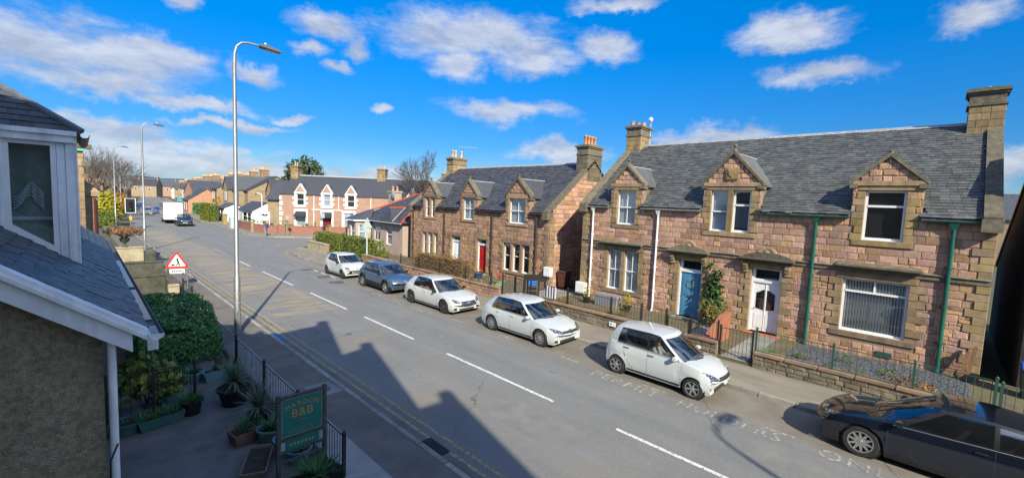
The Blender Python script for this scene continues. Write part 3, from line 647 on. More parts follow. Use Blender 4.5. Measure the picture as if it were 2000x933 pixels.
def house_one():
    R = thing('stone_semi_detached_house', 'pink sandstone semi-detached house with blue and white front doors and three gabled dormers', 'house', (20.2, 14.3, 0), radians(-90))
    Wd, ZE, YE, YR, ZR = 15.55, 5.28, -.14, 4.75, 9.02
    tan = (ZR-ZE)/(YR-YE)
    ops = dict(A=(2.12, 3.16, 4.36, 6.12), B=(1.74, 3.53, .92, 2.98), D1=(5.62, 6.70, .24, 2.94), C=(6.86, 8.48, 4.36, 6.16), D2=(8.74, 9.86, .24, 2.96), D=(12.24, 13.36, 4.42, 6.20), E=(11.85, 13.68, 1.02, 2.98))
    dorm = [(2.62, .90, 6.42, 7.30), (7.68, 1.16, 6.46, 7.72), (12.82, .96, 6.50, 7.38)]
    forced = [.15, .92, 2.96, 3.22, 3.42, 4.39, ZE-.1]
    zl = zgrid(forced, .24); zl2 = [z for z in zl if z >= 4.3]+[5.42, 5.65, 5.88, 6.14]
    zl2 = sorted(set([z for z in zl if 4.3 < z < 5.2]+[4.39, 5.17, 5.42, 5.66, 5.90, 6.14]))
    holes = list(ops.values())
    b = MB(); cell_wall(b, 0, Wd, 0, ZE-.12, holes); wall = b.obj('wall', MORTAR, R)
    b = MB(); b.box(0, .35, .35, 9.3, 0, ZE); b.box(Wd-.35, Wd, .35, 9.3, 0, ZE); b.box(.35, Wd-.35, 8.95, 9.3, 0, ZE)
    for x in (0, Wd-.35): b.prism([(.0, ZE), (9.3, ZE), (YR, ZR-.05)], 'x', x, x+.35)
    b.obj('gable_wall', PINKD, R)
    dress = []; P = .045
    full = sorted(set(zl+zl2))
    for k in 'BE': dress += jambs(zl, ops[k][0], ops[k][1], ops[k][2], ops[k][3], .44, .24)
    for k in ('D1', 'D2'): dress += jambs(zl, ops[k][0], ops[k][1], .15, 2.96, .42, .22)
    for k in 'ACD': dress += jambs(zl2, ops[k][0], ops[k][1], 4.36, 6.2, .36 if k != 'A' else .30, .24)
    for k in 'BEACD':
        x0, x1, z0, z1 = ops[k]; dress.append((x0-.30, z0-.21, x1-x0+.60, .21))
        dress.append((x0-.24, z1, (x1-x0)+.48, .25))
    for k in ('D1', 'D2'): x0, x1, z0, z1 = ops[k]; dress.append((x0-.22, z1, x1-x0+.44, .27))
    for i, (a, c) in enumerate(zip(zl[:-1], zl[1:])):
        if c > ZE-.05: break
        w = .52 if i % 2 == 0 else .32
        dress += [(0, a, w, c-a), (Wd-w, a, w, c-a)]
    ex = [rect_ex(r) for r in dress]+holes+[(0, Wd, 3.22, 3.42)]
    dits = [item(ID, *r, proud=P+random.uniform(-.01, .012), joint=.008) for r in dress]
    place(R, 'dressed', 'dressed_stone', dits, DRESS, 400, None)
    st = [item(ID, *r, proud=random.uniform(.014, .036), joint=.013) for r in sneck(courses(zl, 0, Wd, ex, (.2, .58)), 3.1, .38)]
    key = lambda M: -M.translation.x
    dor_ex = [rect_ex(r) for r in dress]+holes
    place(R, 'stone', 'stone', st, PINK, 300, key, 'rubble_stones')
    b = MB(); b.box(0, Wd, -.07, .0, 3.24, 3.40); b.prism([(-.12, 3.40), (0, 3.40), (0, 3.46)], 'x', 0, Wd); b.obj('string_course', WEATH, R)
    for (x0, x1, z) in ((1.28, 3.75, 3.34), (11.60, 13.98, 3.44)):
        b = MB(); b.box(x0, x1, -.30, .0, z, z+.07); b.box(x0+.05, x1-.05, -.22, .0, z-.07, z); b.prism([(-.26, z+.07), (0, z+.07), (0, z+.15)], 'x', x0+.04, x1-.04); b.obj('label_mould', WEATH, R)
    hood(R, 5.08, 7.02, 3.30, WEATH, DRESS); hood(R, 8.28, 10.30, 3.32, WEATH, DRESS)
    # dormers
    dn = []
    for (xc, hw, zs, za), k in zip(dorm, 'ACD'):
        o = dormer(R, ID, xc, hw, zs, za, ZE, tan, PINK, WEATH, SLATE, [ops[k]], YE, fin=.34 if k != 'D' else .12, excl=dor_ex, zl=sorted(set([ZE-.12, 5.42, 5.66, 5.90, 6.14]+zgrid([zs-.02, za], .2))), proud=.04, coat=WEATH)
        dn.append(o)
        MB().box(xc-hw-.02, xc+hw+.02, -.085, .0, zs-.13, zs+.03).obj('cornice', DRESS, o)
    b = MB(); xc, z = 7.68, 6.86; b.box(xc-.24, xc+.24, -.10, 0, z-.24, z+.26); b.box(xc-.19, xc+.19, -.115, -.1, z-.19, z+.21); o = b.obj('shield_panel', DRESS, dn[1])
    MB().prism([(xc-.13, z+.15), (xc+.13, z+.15), (xc+.13, z-.02), (xc, z-.15), (xc-.13, z-.02)], 'y', -.145, -.115).obj('shield', DRESS, o)
    # windows and doors
    x0, x1, z0, z1 = ops['A']; window(R, x0, x1, z0, z1, 2, (1, 1), .5, 'curtain')
    for k, cols, sh in (('B', 2, 'grey'),):
        x0, x1, z0, z1 = ops[k]; xm = (x0+x1)/2
        window(R, x0, xm-.10, z0, z1, 2, (1, 1), .5, sh); window(R, xm+.10, x1, z0, z1, 2, (1, 1), .5, sh)
        MB().box(xm-.10, xm+.10, -.05, .3, z0, z1).obj('mullion', DRESS, R)
    x0, x1, z0, z1 = ops['C']; xm = (x0+x1)/2
    window(R, x0, xm-.10, z0, z1, 1, (1, 1), .48, 'curtain'); window(R, xm+.10, x1, z0, z1, 1, (1, 1), .66, 'dark', fw=.075)
    MB().box(xm-.10, xm+.10, -.05, .3, z0, z1).obj('mullion', DRESS, R)
    x0, x1, z0, z1 = ops['D']; window(R, x0, x1, z0, z1, 1, (1, 1), .70, 'dark', fw=.075)
    x0, x1, z0, z1 = ops['E']; w = window(R, x0, x1, z0, z1, 1, (1, 1), .78, 'dark', fw=.07)
    slat = MB().box(-.042, .042, -.002, .002, z0+.08, z1-.06).mesh('blind_slat', mat('blind_fabric', (.70, .74, .72), .8))
    for i in range(20):
        o = link('blind_slat', slat, w, (x0+.10+i*(x1-x0-.2)/19, .185, 0)); o.rotation_euler.z = radians(-38)
    b = MB(); b.box((x0+x1)/2-.03, (x0+x1)/2+.03, .095, .165, z0+(z1-z0)*.78, z1-.05); b.obj('transom_bar', UPVC, w)
    for (x0, x1, m, sty) in ((5.62, 6.70, BLUE, 'panel'), (8.74, 9.86, WHITE, 'arch')):
        b = MB(); b.box(x0, x0+.07, .12, .24, .24, 2.94); b.box(x1-.07, x1, .12, .24, .24, 2.94); b.box(x0+.07, x1-.07, .12, .24, 2.34, 2.44); b.obj('door_frame', WHITE, R)
        d = door_leaf(R, x0+.072, x1-.072, .27, 2.335, m, .17, sty); fanlight(R, x0+.072, x1-.072, 2.442, 2.93, UPVC, .17)
        MB().box(x0-.1, x1+.1, -.34, .34, .12, .24).obj('door_step', REDSTEP if sty == 'arch' else CONC, R)
    w = MB()
    for k in range(46):
        a = random.uniform(0, 2*pi); w.quad(*[(6.16+.17*cos(a)+random.uniform(-.05, .05), .155-random.uniform(.01, .05), 1.78+.17*sin(a)+random.uniform(-.06, .06)) for _ in range(4)], r=random.random())
    tag(w.obj('door_wreath', leaf_mat('wreath_leaf', (.10, .14, .08), (.34, .33, .26)), R), 'round leafy wreath with ribbon hung on the blue door')
    MB().box(6.02, 6.3, .150, .16, 1.16, 1.22).obj('letterbox', mat('brass', (.55, .35, .12), .3, metal=.9), R)
    MB().box(13.0, 13.42, -.055, -.0, .32, .50).obj('air_vent', mat('green_vent', (.02, .07, .06), .6), R)
    # roof
    F, S = roof_frame(YE, ZE, YR, ZR)
    b = MB(); lo = (ZE-.02-.3*0)
    b.prism([(.3, ZE+.3*tan+.05), (YR, ZR-.03), (2*YR+.14, ZE-.05), (2*YR+.14, ZE-.12), (YR, ZR-.13), (.3, ZE+.3*tan-.05)], 'x', .2, Wd-.2)
    xs = [.0]+[v for (xc, hw, _, _) in dorm for v in (xc-hw, xc+hw)]+[Wd]
    for a, c in zip(xs[::2], xs[1::2]): b.prism([(YE, ZE-.02), (.32, ZE+.32*tan+.06), (.32, ZE-.04), (YE, ZE-.08)], 'x', a, c)
    b.obj('roof', SLATE, R)
    def skip(u, v):
        y = YE+v*(YR-YE)/S
        return any(abs(u-xc) < hw-.02 and y < .36 for (xc, hw, _, _) in dorm)
    camL = Vector((Wd, -20, 5))
    slates(R, F, .36, Wd-.36, S, .165, .255, SLATE, 300, skip, lambda M: (M.translation-Vector((11.6, -10, 4.2))).length)
    MB().prism([(YR-.16, ZR-.06), (YR, ZR+.07), (YR+.16, ZR-.06)], 'x', .9, Wd-.95).obj('ridge', LEAD, R)
    skew(R, -.04, .33, YE, ZE, YR, ZR, 9.3, WEATH); skew(R, Wd-.36, Wd+.05, YE, ZE, YR, ZR, 9.3, WEATH)
    chimney(R, -.02, .92, YR-.62, YR+.62, ZR-1.1, 9.98, WEATH, [(.2, YR-.35, .28), (.45, YR-.1, .22), (.65, YR+.2, .24), (.3, YR+.3, .2)], TERRA, DRESS)
    chimney(R, Wd-.92, Wd+.03, YR-.62, YR+.62, ZR-1.3, 10.02, WEATH, [(Wd-.45, YR-.1, .10)], STEEL, DRESS)
    for a, c, m in ((.3, 1.70, LEAD), (3.54, 6.48, LEAD), (8.88, 11.84, GREENPIPE), (13.80, Wd-.3, GREENPIPE)): gutter(R, a, c, ZE-.05, m)
    for x, m in ((.72, WHITE), (4.45, WHITE), (10.85, GREENPIPE), (14.58, GREENPIPE)): downpipe(R, x, ZE-.05, m, r=.05 if m is WHITE else .06)
    a = MB(); a.tube([(.95, YR+.5, 9.2), (.95, YR+.5, 10.75)], .02, 6); a.lathe([(.0, -.04), (.16, .0), (.17, .01), (0, -.02)], (.95, YR+.42, 10.65), 14, 'y'); a.tube([(.95, YR+.42, 10.65), (.95, YR+.2, 10.6)], .008, 5); a.obj('satellite_dish', mat('pale_dish', (.6, .62, .64), .4), R, 40)
    return R
H1 = house_one()
# ------------------------------------------------------------------ the second sandstone house
def house_two():
    R = thing('stone_villa', 'brown-pink sandstone house with red front door, pointed dormers and two chimneys of clay pots', 'house', (20.2, 31.7, 0), radians(-90))
    Wd, ZE, YE, YR, ZR, DP = 15.0, 4.66, -.12, 4.3, 8.06, 8.6
    tan = (ZR-ZE)/(YR-YE)
    ops = dict(A=(2.0, 3.3, 3.86, 5.42), B=(1.72, 3.85, .80, 2.62), D1=(5.55, 6.62, .28, 2.60), C=(6.82, 8.0, 3.90, 5.48), D2=(8.48, 9.48, .28, 2.62), D=(11.55, 12.98, 3.92, 5.52), E=(11.15, 13.5, .80, 2.60))
    dorm = [(2.64, .95, 5.58, 6.55, 'A'), (7.40, .95, 5.62, 6.62, 'C'), (12.26, 1.08, 5.66, 6.72, 'D')]
    zl = zgrid([.15, .80, 2.61, 2.86, 3.88, ZE-.08], .27); zl2 = sorted(set([z for z in zl if 3.8 < z < 4.6]+[4.58, 4.82, 5.06, 5.30, 5.52]))
    holes = list(ops.values())
    b = MB(); cell_wall(b, 0, Wd, 0, ZE-.1, holes); b.obj('wall', MORTAR, R)
    b = MB(); b.box(0, .35, .35, DP, 0, ZE); b.box(Wd-.35, Wd, .0, DP, 0, ZE); b.box(.35, Wd-.35, DP-.35, DP, 0, ZE)
    for x in (0, Wd-.35): b.prism([(0, ZE), (DP, ZE), (YR, ZR-.05)], 'x', x, x+.35)
    b.obj('gable_wall', MORTAR, R)
    dress = []
    for k in 'BE': dress += jambs(zl, *ops[k], .40, .22)
    for k in ('D1', 'D2'): dress += jambs(zl, ops[k][0], ops[k][1], .15, 2.62, .36, .22)
    for k in 'ACD': dress += jambs(zl2, *ops[k], .26, .18)
    for k in 'BEACD': x0, x1, z0, z1 = ops[k]; dress += [(x0-.24, z0-.18, x1-x0+.48, .18), (x0-.22, z1, x1-x0+.44, .24)]
    for k in ('D1', 'D2'): x0, x1, z0, z1 = ops[k]; dress.append((x0-.22, z1, x1-x0+.44, .24))
    for i, (a, c) in enumerate(zip(zl[:-1], zl[1:])):
        w = .50 if i % 2 == 0 else .32; dress += [(0, a, w, c-a), (Wd-w, a, w, c-a)]
    ex = [rect_ex(r) for r in dress]+holes
    place(R, 'dressed', 'dressed_stone', [item(ID, *r, proud=.06, joint=.008) for r in dress], DRESSD, 200, lambda M: -M.translation.x, 'dressed_stones')
    place(R, 'stone', 'stone', [item(ID, *r, proud=random.uniform(.016, .038)) for r in sneck(courses(zl, 0, Wd, ex, (.24, .6)), 5, .35)], PINKD, 250, lambda M: -M.translation.x, 'rubble_stones')
    Fg = frame((Wd, 0, 0), (0, 1, 0), (-1, 0, 0), UP); gz = zgrid([.15, ZE, ZR-.1], .27)
    def clip(z): k = max(0, (z-ZE)/tan) if z > ZE else 0; return k, DP-k
    qs = [(0, a, .5 if i % 2 else .3, c-a) for i, (a, c) in enumerate(zip(zl[:-1], zl[1:]))]
    place(R, 'dressed', 'dressed_stone', [item(Fg, *r, proud=.06, joint=.008) for r in qs], DRESSD, 100)
    place(R, 'stone', 'gable_stone', [item(Fg, *r, proud=.045) for r in courses(gz, 0, DP, [rect_ex(r) for r in qs], (.28, .7), clip)], PINK, 300, lambda M: M.translation.y, 'gable_stones')
    for (xc, hw, zs, za, k) in dorm:
        dormer(R, ID, xc, hw, zs, za, ZE, tan, PINKD, WEATH, SLATE2, [ops[k]], YE, fin=.28, excl=ex, zl=sorted(set([ZE-.12]+zl2+zgrid([zs, za], .22))), coat=WEATH, proud=.04)
    x0, x1, z0, z1 = ops['A']; xm = (x0+x1)/2; window(R, x0, xm-.09, z0, z1, 1, (1, 1), .5, 'dark'); window(R, xm+.09, x1, z0, z1, 1, (1, 1), .5, 'dark'); MB().box(xm-.09, xm+.09, -.04, .3, z0, z1).obj('mullion', DRESSD, R)
    window(R, *ops['C'], 2, (1, 1), .5, 'curtain'); window(R, *ops['D'], 2, (1, 1), .5, 'curtain')
    for k in 'BE':
        x0, x1, z0, z1 = ops[k]; w = (x1-x0-.36)/3
        for i in range(3):
            window(R, x0+i*(w+.18), x0+i*(w+.18)+w, z0, z1, 1, (1, 1), .55, 'dark' if k == 'E' else 'curtain')
            if i: MB().box(x0+i*(w+.18)-.18, x0+i*(w+.18), -.04, .3, z0, z1).obj('mullion', DRESSD, R)
    for (x0, x1, m) in ((5.55, 6.62, WHITE), (8.48, 9.48, REDD)):
        b = MB(); b.box(x0, x0+.07, .10, .24, .28, 2.60); b.box(x1-.07, x1, .10, .24, .28, 2.60); b.box(x0+.07, x1-.07, .10, .24, 2.18, 2.27); b.obj('door_frame', WHITE, R)
        door_leaf(R, x0+.072, x1-.072, .29, 2.178, m, .17, 'panel'); fanlight(R, x0+.072, x1-.072, 2.272, 2.59, UPVC, .17)
        MB().box(x0-.1, x1+.1, -.3, .34, .1, .28).obj('door_step', CONC, R)
    b = MB(); b.prism([(.3, ZE+.3*tan+.05), (YR, ZR-.03), (DP+.12, ZE-.05), (DP+.12, ZE-.12), (YR, ZR-.13), (.3, ZE+.3*tan-.05)], 'x', .2, Wd-.2)
    xs = [0]+[v for d in dorm for v in (d[0]-d[1], d[0]+d[1])]+[Wd]
    for a, c in zip(xs[::2], xs[1::2]): b.prism([(YE, ZE-.02), (.32, ZE+.32*tan+.06), (.32, ZE-.04), (YE, ZE-.08)], 'x', a, c)
    b.obj('roof', SLATE2, R)
    F, S = roof_frame(YE, ZE, YR, ZR)
    slates(R, F, .36, Wd-.36, S, .21, .34, SLATE2, 0, lambda u, v: any(abs(u-d[0]) < d[1]-.02 and YE+v*(YR-YE)/S < .36 for d in dorm))
    MB().prism([(YR-.16, ZR-.06), (YR, ZR+.07), (YR+.16, ZR-.06)], 'x', .8, Wd-.8).obj('ridge', LEAD, R)
    skew(R, -.04, .33, YE, ZE, YR, ZR, DP, WEATH); skew(R, Wd-.33, Wd+.04, YE, ZE, YR, ZR, DP, WEATH)
    chimney(R, -.02, .85, YR-.75, YR+.75, ZR-1.0, 8.75, DRESS, [(.42, YR-.5+.33*k, .62) for k in (0, 1, 3)], CREAMPOT, DRESS)
    chimney(R, Wd-.85, Wd+.02, YR-.8, YR+.8, ZR-1.2, 8.95, WEATH, [(Wd-.42, YR-.52+.35*k, .62) for k in range(4)], TERRA, WEATH)
    gutter(R, .2, 1.66, ZE-.05, BROWNPIPE); gutter(R, 3.6, 6.4, ZE-.05, BROWNPIPE); gutter(R, 8.4, 11.1, ZE-.05, BROWNPIPE); gutter(R, 13.4, Wd-.2, ZE-.05, BROWNPIPE)
    for x in (.45, 4.7, 10.05, 14.05): downpipe(R, x, ZE-.05, BROWNPIPE, r=.05, hopper=False, br=(1.3, 2.8))
    # thin television aerial on the far chimney
    a = MB(); a.tube([(.4, YR+.7, 8.7), (.4, YR+.7, 10.1)], .015, 5); a.tube([(.4, YR+.2, 10.0), (1.3, YR+1.6, 10.0)], .012, 5)
    for k in range(5): t = .1+.2*k; c = Vector((.4+.9*t, YR+.2+1.4*t, 10.0)); a.tube([c+Vector((-.25, .16, 0)), c+Vector((.25, -.16, 0))], .008, 4)
    a.obj('television_aerial', STEEL, R)
    return R
H2 = house_two()
# ------------------------------------------------------------------ bungalow on the corner
CREAMR = mat('pinkish_cream_render', (.42, .33, .27), .9, (.36, .28, .23), 3, .3, 60, stain=(.30, .24, .2), sscale=1.2)
REDTILE = mat('red_ridge_tile', (.42, .10, .045), .8, (.33, .08, .04), 5, .2, 40, rnd=.2)
def bungalow():
    R = thing('corner_bungalow', 'cream rendered bungalow with hipped slate roof and red ridge tiles behind a hedge', 'bungalow', (20.3, 41.6, .1), radians(-90))
    Wd, DP, ZE = 8.4, 9.0, 2.98
    b = MB(); holes = [(1.5, 2.5, .9, 2.55), (5.6, 6.6, .9, 2.5), (3.4, 4.5, .2, 2.4)]
    cell_wall(b, .0, Wd, 0, ZE, holes, 0, .3); b.box(0, .3, .3, DP, 0, ZE); b.box(Wd-.3, Wd, .3, DP, 0, ZE); b.box(.3, Wd-.3, DP-.3, DP, 0, ZE)
    b.obj('wall', CREAMR, R)
    # canted bay at the corner under its own small hip
    bay = [(-.5, -.0), (-.1, -1.0), (.9, -1.3), (2.3, -1.3), (2.9, -.3), (2.9, .05)]
    for i, (p, q) in enumerate(zip(bay[:-1], bay[1:])):
        p, q = Vector(p), Vector(q); d = (q-p).normalized(); L = (q-p).length; Fb = frame((p.x, p.y, 0), (d.x, d.y, 0), (-d.y, d.x, 0), UP)
        w = MB(); h = [(.22*L, .78*L, .9, 2.5)] if L > .7 else []
        cell_wall(w, 0, L, 0, ZE-.1, h, 0, .2, Fb); w.obj('bay_wall', CREAMR, R)
        for q4 in h: window(R, *q4, 1, (1, 1), .58, 'grey', .06, F=Fb)
    MB().prism([(-.75, .1), (-.25, -1.2), (.8, -1.55), (2.4, -1.55), (3.15, -.4), (3.15, .1)], 'z', ZE-.14, ZE-.02).obj('bay_eaves', WHITEO, R)
    MB().add([(-.75, .1, ZE), (-.25, -1.2, ZE), (.8, -1.55, ZE), (2.4, -1.55, ZE), (3.15, -.3, ZE), (1.2, .9, ZE+1.0), (1.6, .9, ZE+1.0)], [(0, 1, 5), (1, 2, 5), (2, 3, 6, 5), (3, 4, 6)]).obj('bay_roof', SLATE2, R)
    MB().box(-.75, 3.0, -1.5, .05, 0, .85).obj('bay_plinth', PINKD, R) if False else None
    window(R, 5.6, 6.6, .9, 2.5, 1, (1, 1), .58, 'grey', .1); d = door_leaf(R, 3.42, 4.48, .2, 2.4, WHITE, .1, 'arch')
    e = .35; r0, r1, rz = 3.6, 5.6, ZE+2.55; my = DP/2
    V = [(-e, -e, ZE), (Wd+e, -e, ZE), (Wd+e, DP+e, ZE), (-e, DP+e, ZE), (r0, my, rz), (r1, my, rz)]
    MB().add(V, [(0, 1, 5, 4), (1, 2, 5), (2, 3, 4, 5), (3, 0, 4), (0, 3, 2, 1)]).obj('roof', SLATE2, R)
    for nm, side in (('slates', 0),):
        n = Vector((1, 0, 0)).cross(Vector((0, my+e, rz-ZE)).normalized()); F, S = roof_frame(-e, ZE, my, rz, .015)
        k = MB(); its = []
        rows = int(S/.22)
        for r in range(rows):
            v = r*.22; f = v/S; a, c = -e+(r0+e)*f+.06, Wd+e-(Wd+e-r1)*f-.06; u = a-(.15 if r % 2 else 0)
            while u < c: p, q = max(u, a), min(u+.32, c); u += .32; its.append(F @ Matrix.Translation((p, v, 0)) @ Matrix.Diagonal((max(.02, q-p-.008), min(.36, S-v), .03, 1)))
        place(R, 'slate', 'slate', its, SLATE2, 0, None, 'slates')
    t = MB()
    for a, c in ((V[0], V[4]), (V[1], V[5]), (V[4], V[5]), (V[2], V[5]), (V[3], V[4])): t.tube([Vector(a)+Vector((0, 0, .03)), Vector(c)+Vector((0, 0, .03))], .11, 6)
    t.obj('ridge_tiles', REDTILE, R)
    MB().tube([(.0, -.35, ZE+.06), (2.1, 1.3, ZE+1.05)], .05, 5).obj('lead_valley', LEAD, R)
    # small gablet with red ridge on the right of the front slope
    g = MB(); A = Vector((6.05, -e, ZE+.05)); g.add([(5.0, -e-.02, ZE+.04), (7.2, -e-.02, ZE+.04), (6.1, 1.6, ZE+1.28), (6.1, .1, ZE+1.22)], [(0, 3, 2), (3, 1, 2), (0, 1, 3)]); g.obj('gablet', SLATE2, R)
    MB().tube([(6.1, .0, ZE+1.25), (6.1, 1.65, ZE+1.3)], .09, 6).obj('gablet_ridge', REDTILE, R); MB().tube([(7.25, -e, ZE+.08), (6.15, 1.6, ZE+1.28)], .05, 5).obj('lead_valley', LEAD, R)
    gutter(R, 3.2, Wd+.3, ZE-.02, WHITE, y=-e-.05); downpipe(R, 3.05, ZE, BROWNPIPE, y=-.1, zb=.1, hopper=False, br=(1.4,))
    c = MB().box(.3, 1.2, 3.2, 4.2, ZE, ZE+2.7).box(.22, 1.28, 3.12, 4.28, ZE+2.7, ZE+2.85); o = c.obj('chimney', CREAMR, R)
    for y in (3.45, 3.95): pot(o, .75, y, ZE+2.85, TERRA, .5)
    d = MB().lathe([(.0, -.06), (.38, .02), (.4, .04), (0, -.02)], (1.5, 3.0, ZE+2.5), 16, 'y'); d.tube([(1.2, 3.3, ZE+2.4), (1.5, 3.0, ZE+2.5)], .02, 5); d.obj('satellite_dish', mat('grey_dish', (.3, .33, .35), .5), R)
    return R
BG = bungalow()
# ------------------------------------------------------------------ guest house across the junction
def brickish(name, c1, c2, mo, sw=.62, sh=.27, sc=1.0, rot=0.0):
    m = bpy.data.materials.new(name); m.use_nodes = True; t = NT(m.node_tree); b = m.node_tree.nodes['Principled BSDF']
    P = t.node('ShaderNodeTexCoord').outputs['Object']; x, y, z = t.sep(P)
    br = t.node('ShaderNodeTexBrick', dict(offset=.5), Vector=t.comb(t.m('ADD', x, y), z, 0), Color1=c4(c1), Color2=c4(c2), Mortar=c4(mo), Scale=sc, Mortar_Size=.012, Brick_Width=sw, Row_Height=sh)
    c = t.mix(t.ramp(t.noise(P, 2.5, 5), .35, .7, 0, .5), br.outputs[0], tuple(v*.7 for v in c1))
    t.put(b.inputs['Base Color'], c); b.inputs['Roughness'].default_value = .9
    bp = t.node('ShaderNodeBump', None, Strength=.6, Distance=.02, Height=t.m('SUBTRACT', t.noise(P, 22, 4), br.outputs['Fac'])); t.put(b.inputs['Normal'], bp.outputs[0])
    return m
FARPINK = brickish('far_pink_stone', (.42, .255, .18), (.34, .20, .14), (.36, .25, .19))
FARTAN = brickish('far_tan_stone', (.36, .27, .165), (.28, .20, .12), (.27, .21, .14))
FARRED = brickish('red_garden_brick', (.34, .13, .09), (.27, .10, .075), (.30, .22, .17), .3, .11)
def guest_house():
    R = thing('guest_house', 'long pink stone guest house with white painted window margins beyond the junction', 'house', (19.9, 63.2, 0), -YAW)
    Wd, ZE, YR, ZR, DP = 24.0, 5.25, 3.7, 7.75, 7.4; tan = (ZR-ZE)/YR
    gw = [(2.2, 3.5, .95, 2.95), (5.75, 6.95, .2, 2.95), (8.6, 9.9, .95, 2.95)]
    dw = [(2.25, 3.25), (5.82, 6.78), (9.02, 9.98), (17.2, 18.2)]
    b = MB(); cell_wall(b, 0, Wd, 0, ZE, gw+[(a, c, 3.75, 5.25) for a, c in dw], 0, .3); b.box(0, .3, .3, DP, 0, ZE); b.box(Wd-.3, Wd, .3, DP, 0, ZE); b.box(.3, Wd-.3, DP-.3, DP, 0, ZE)
    for x in (0, Wd-.3): b.prism([(0, ZE), (DP, ZE), (YR, ZR)], 'x', x, x+.3)
    b.obj('wall', FARPINK, R)
    for i, (a, c) in enumerate(dw):
        xc = (a+c)/2; o = dormer(R, ID, xc, .72, 5.35, 6.45, ZE, tan, FARPINK, WHITE, SLATE2, [(a, c, 3.75, 5.28)], 0, lead=False, fin=0, coat=WHITE, cop=.13, stones=False)
        o.data.materials[0] = FARPINK
        k = MB(); k.box(a-.24, a, -.06, .1, 3.7, 5.35); k.box(c, c+.24, -.06, .1, 3.7, 5.35); k.box(a-.24, c+.24, -.06, .1, 5.29, 5.5); k.box(a-.3, c+.3, -.1, .1, 3.5, 3.7)
        for z in (3.85, 4.5): k.box(a-.5, a-.24, -.06, .1, z, z+.32); k.box(c+.24, c+.5, -.06, .1, z, z+.32)
        k.obj('painted_margin', WHITE, R); window(R, a, c, 3.75, 5.28, 1, (1, 1), .5, 'curtain' if i == 1 else 'dark', .1)
    for (a, c, z0, z1) in gw:
        k = MB(); k.box(a-.26, a, -.06, .1, z0-.2 if z0 > .5 else .1, z1); k.box(c, c+.26, -.06, .1, z0-.2 if z0 > .5 else .1, z1); k.box(a-.26, c+.26, -.06, .1, z1, z1+.3)
        if z0 > .5: k.box(a-.3, c+.3, -.1, .1, z0-.35, z0-.2)
        k.obj('painted_margin', WHITE, R)
        if z0 > .5: window(R, a, c, z0, z1, 1, (1, 1), .5, 'grey', .1)
        else: door_leaf(R, a, c, .2, z1-.6, mat('maroon_door', (.16, .02, .02), .4), .12)
        aw = MB(); aw.add([(a-.05, -.02, z1+.0), (c+.05, -.02, z1), (c+.05, -.62, z1-.55), (a-.05, -.62, z1-.55), (a-.05, -.62, z1-.75), (c+.05, -.62, z1-.75), (a-.05, -.02, z1-.75), (c+.05, -.02, z1-.75)], [(0, 1, 2, 3), (3, 2, 5, 4), (0, 3, 4, 6), (1, 7, 5, 2)])
        if a < 8: aw.obj('awning', mat('black_awning', (.03, .032, .036), .7), R)
    for k in range(7): MB().box(-.03, .42 if k % 2 else .28, -.05, .0, .2+.7*k, .2+.7*k+.48).obj('painted_quoin', WHITE, R)
    b = MB(); b.prism([(-.15, ZE), (YR, ZR+.08), (DP+.15, ZE), (DP+.15, ZE-.1), (YR, ZR-.02), (-.15, ZE-.1)], 'x', -.05, 2.1-.12)
    xs = [1.98]+[v for a, c in dw for v in ((a+c)/2-.72, (a+c)/2+.72)]+[Wd]
    b.prism([(.35, ZE+.35*tan+.08), (YR, ZR+.08), (DP+.15, ZE), (DP+.15, ZE-.1), (YR, ZR-.02), (.35, ZE+.3*tan)], 'x', 1.981, Wd+.05)
    for a, c in zip(xs[::2], xs[1::2]):
        if c > a: b.prism([(-.15, ZE), (.36, ZE+.36*tan+.1), (.36, ZE-.1), (-.15, ZE-.1)], 'x', a, c)
    b.obj('roof', SLATE2, R)
    MB().prism([(YR-.2, ZR+.02), (YR, ZR+.2), (YR+.2, ZR+.02)], 'x', .6, Wd).obj('ridge', LEAD, R)
    chimney(R, -.05, .95, YR-.7, YR+.7, ZR-.6, ZR+1.15, DRESS, [(.4, YR-.3, .55), (.4, YR+.3, .5)], CREAMPOT, DRESS)
    chimney(R, 12.0, 13.1, YR-.6, YR+.6, ZR-.6, ZR+1.2, DRESS, [(12.3, YR, .5), (12.8, YR, .45)], CREAMPOT, DRESS)
    chimney(R, 21.0, 22.1, YR-.6, YR+.6, ZR-.6, ZR+.9, DRESS, [(21.3, YR, .6), (21.8, YR, .6)], CREAMPOT, DRESS)
    k = MB(); k.box(4.3, 8.4, -.08, 0, 3.2, 3.3); k.tube([(7.9, -.09, 3.3), (7.9, -.09, 5.1)], .04, 6); k.tube([(4.6, -.09, .2), (4.6, -.09, 5.1)], .05, 6); k.tube([(12.2, -.09, .2), (12.2, -.09, 5.1)], .05, 6); k.obj('white_pipes', WHITE, R)
    # wing with a tall narrow gable window facing the main road
    w = MB(); w.box(-2.4, -.01, 1.4, 7, 0, 4.4); w.prism([(1.2, 4.4), (7.2, 4.4), (4.2, 6.6)], 'x', -2.4, -.01); w.obj('wing', FARTAN, R)
    w = MB(); w.prism([(1.0, 4.3), (4.2, 6.75), (7.4, 4.3), (7.4, 4.42), (4.2, 6.9), (1.0, 4.42)], 'x', -2.55, -.02); w.obj('wing_roof', SLATE2, R)
    Fw = frame((0, 0, 0), (0, -1, 0), (1, 0, 0), UP)
    q = MB(); q.box(-.06, 0, 1.2, 1.9, 3.4, 5.3); q.obj('gable_window', WHITE, R); MB().box(-.075, -.06, 1.35, 1.75, 3.55, 5.15).obj('pane', GLASSD, R)
    return R
GH = guest_house()
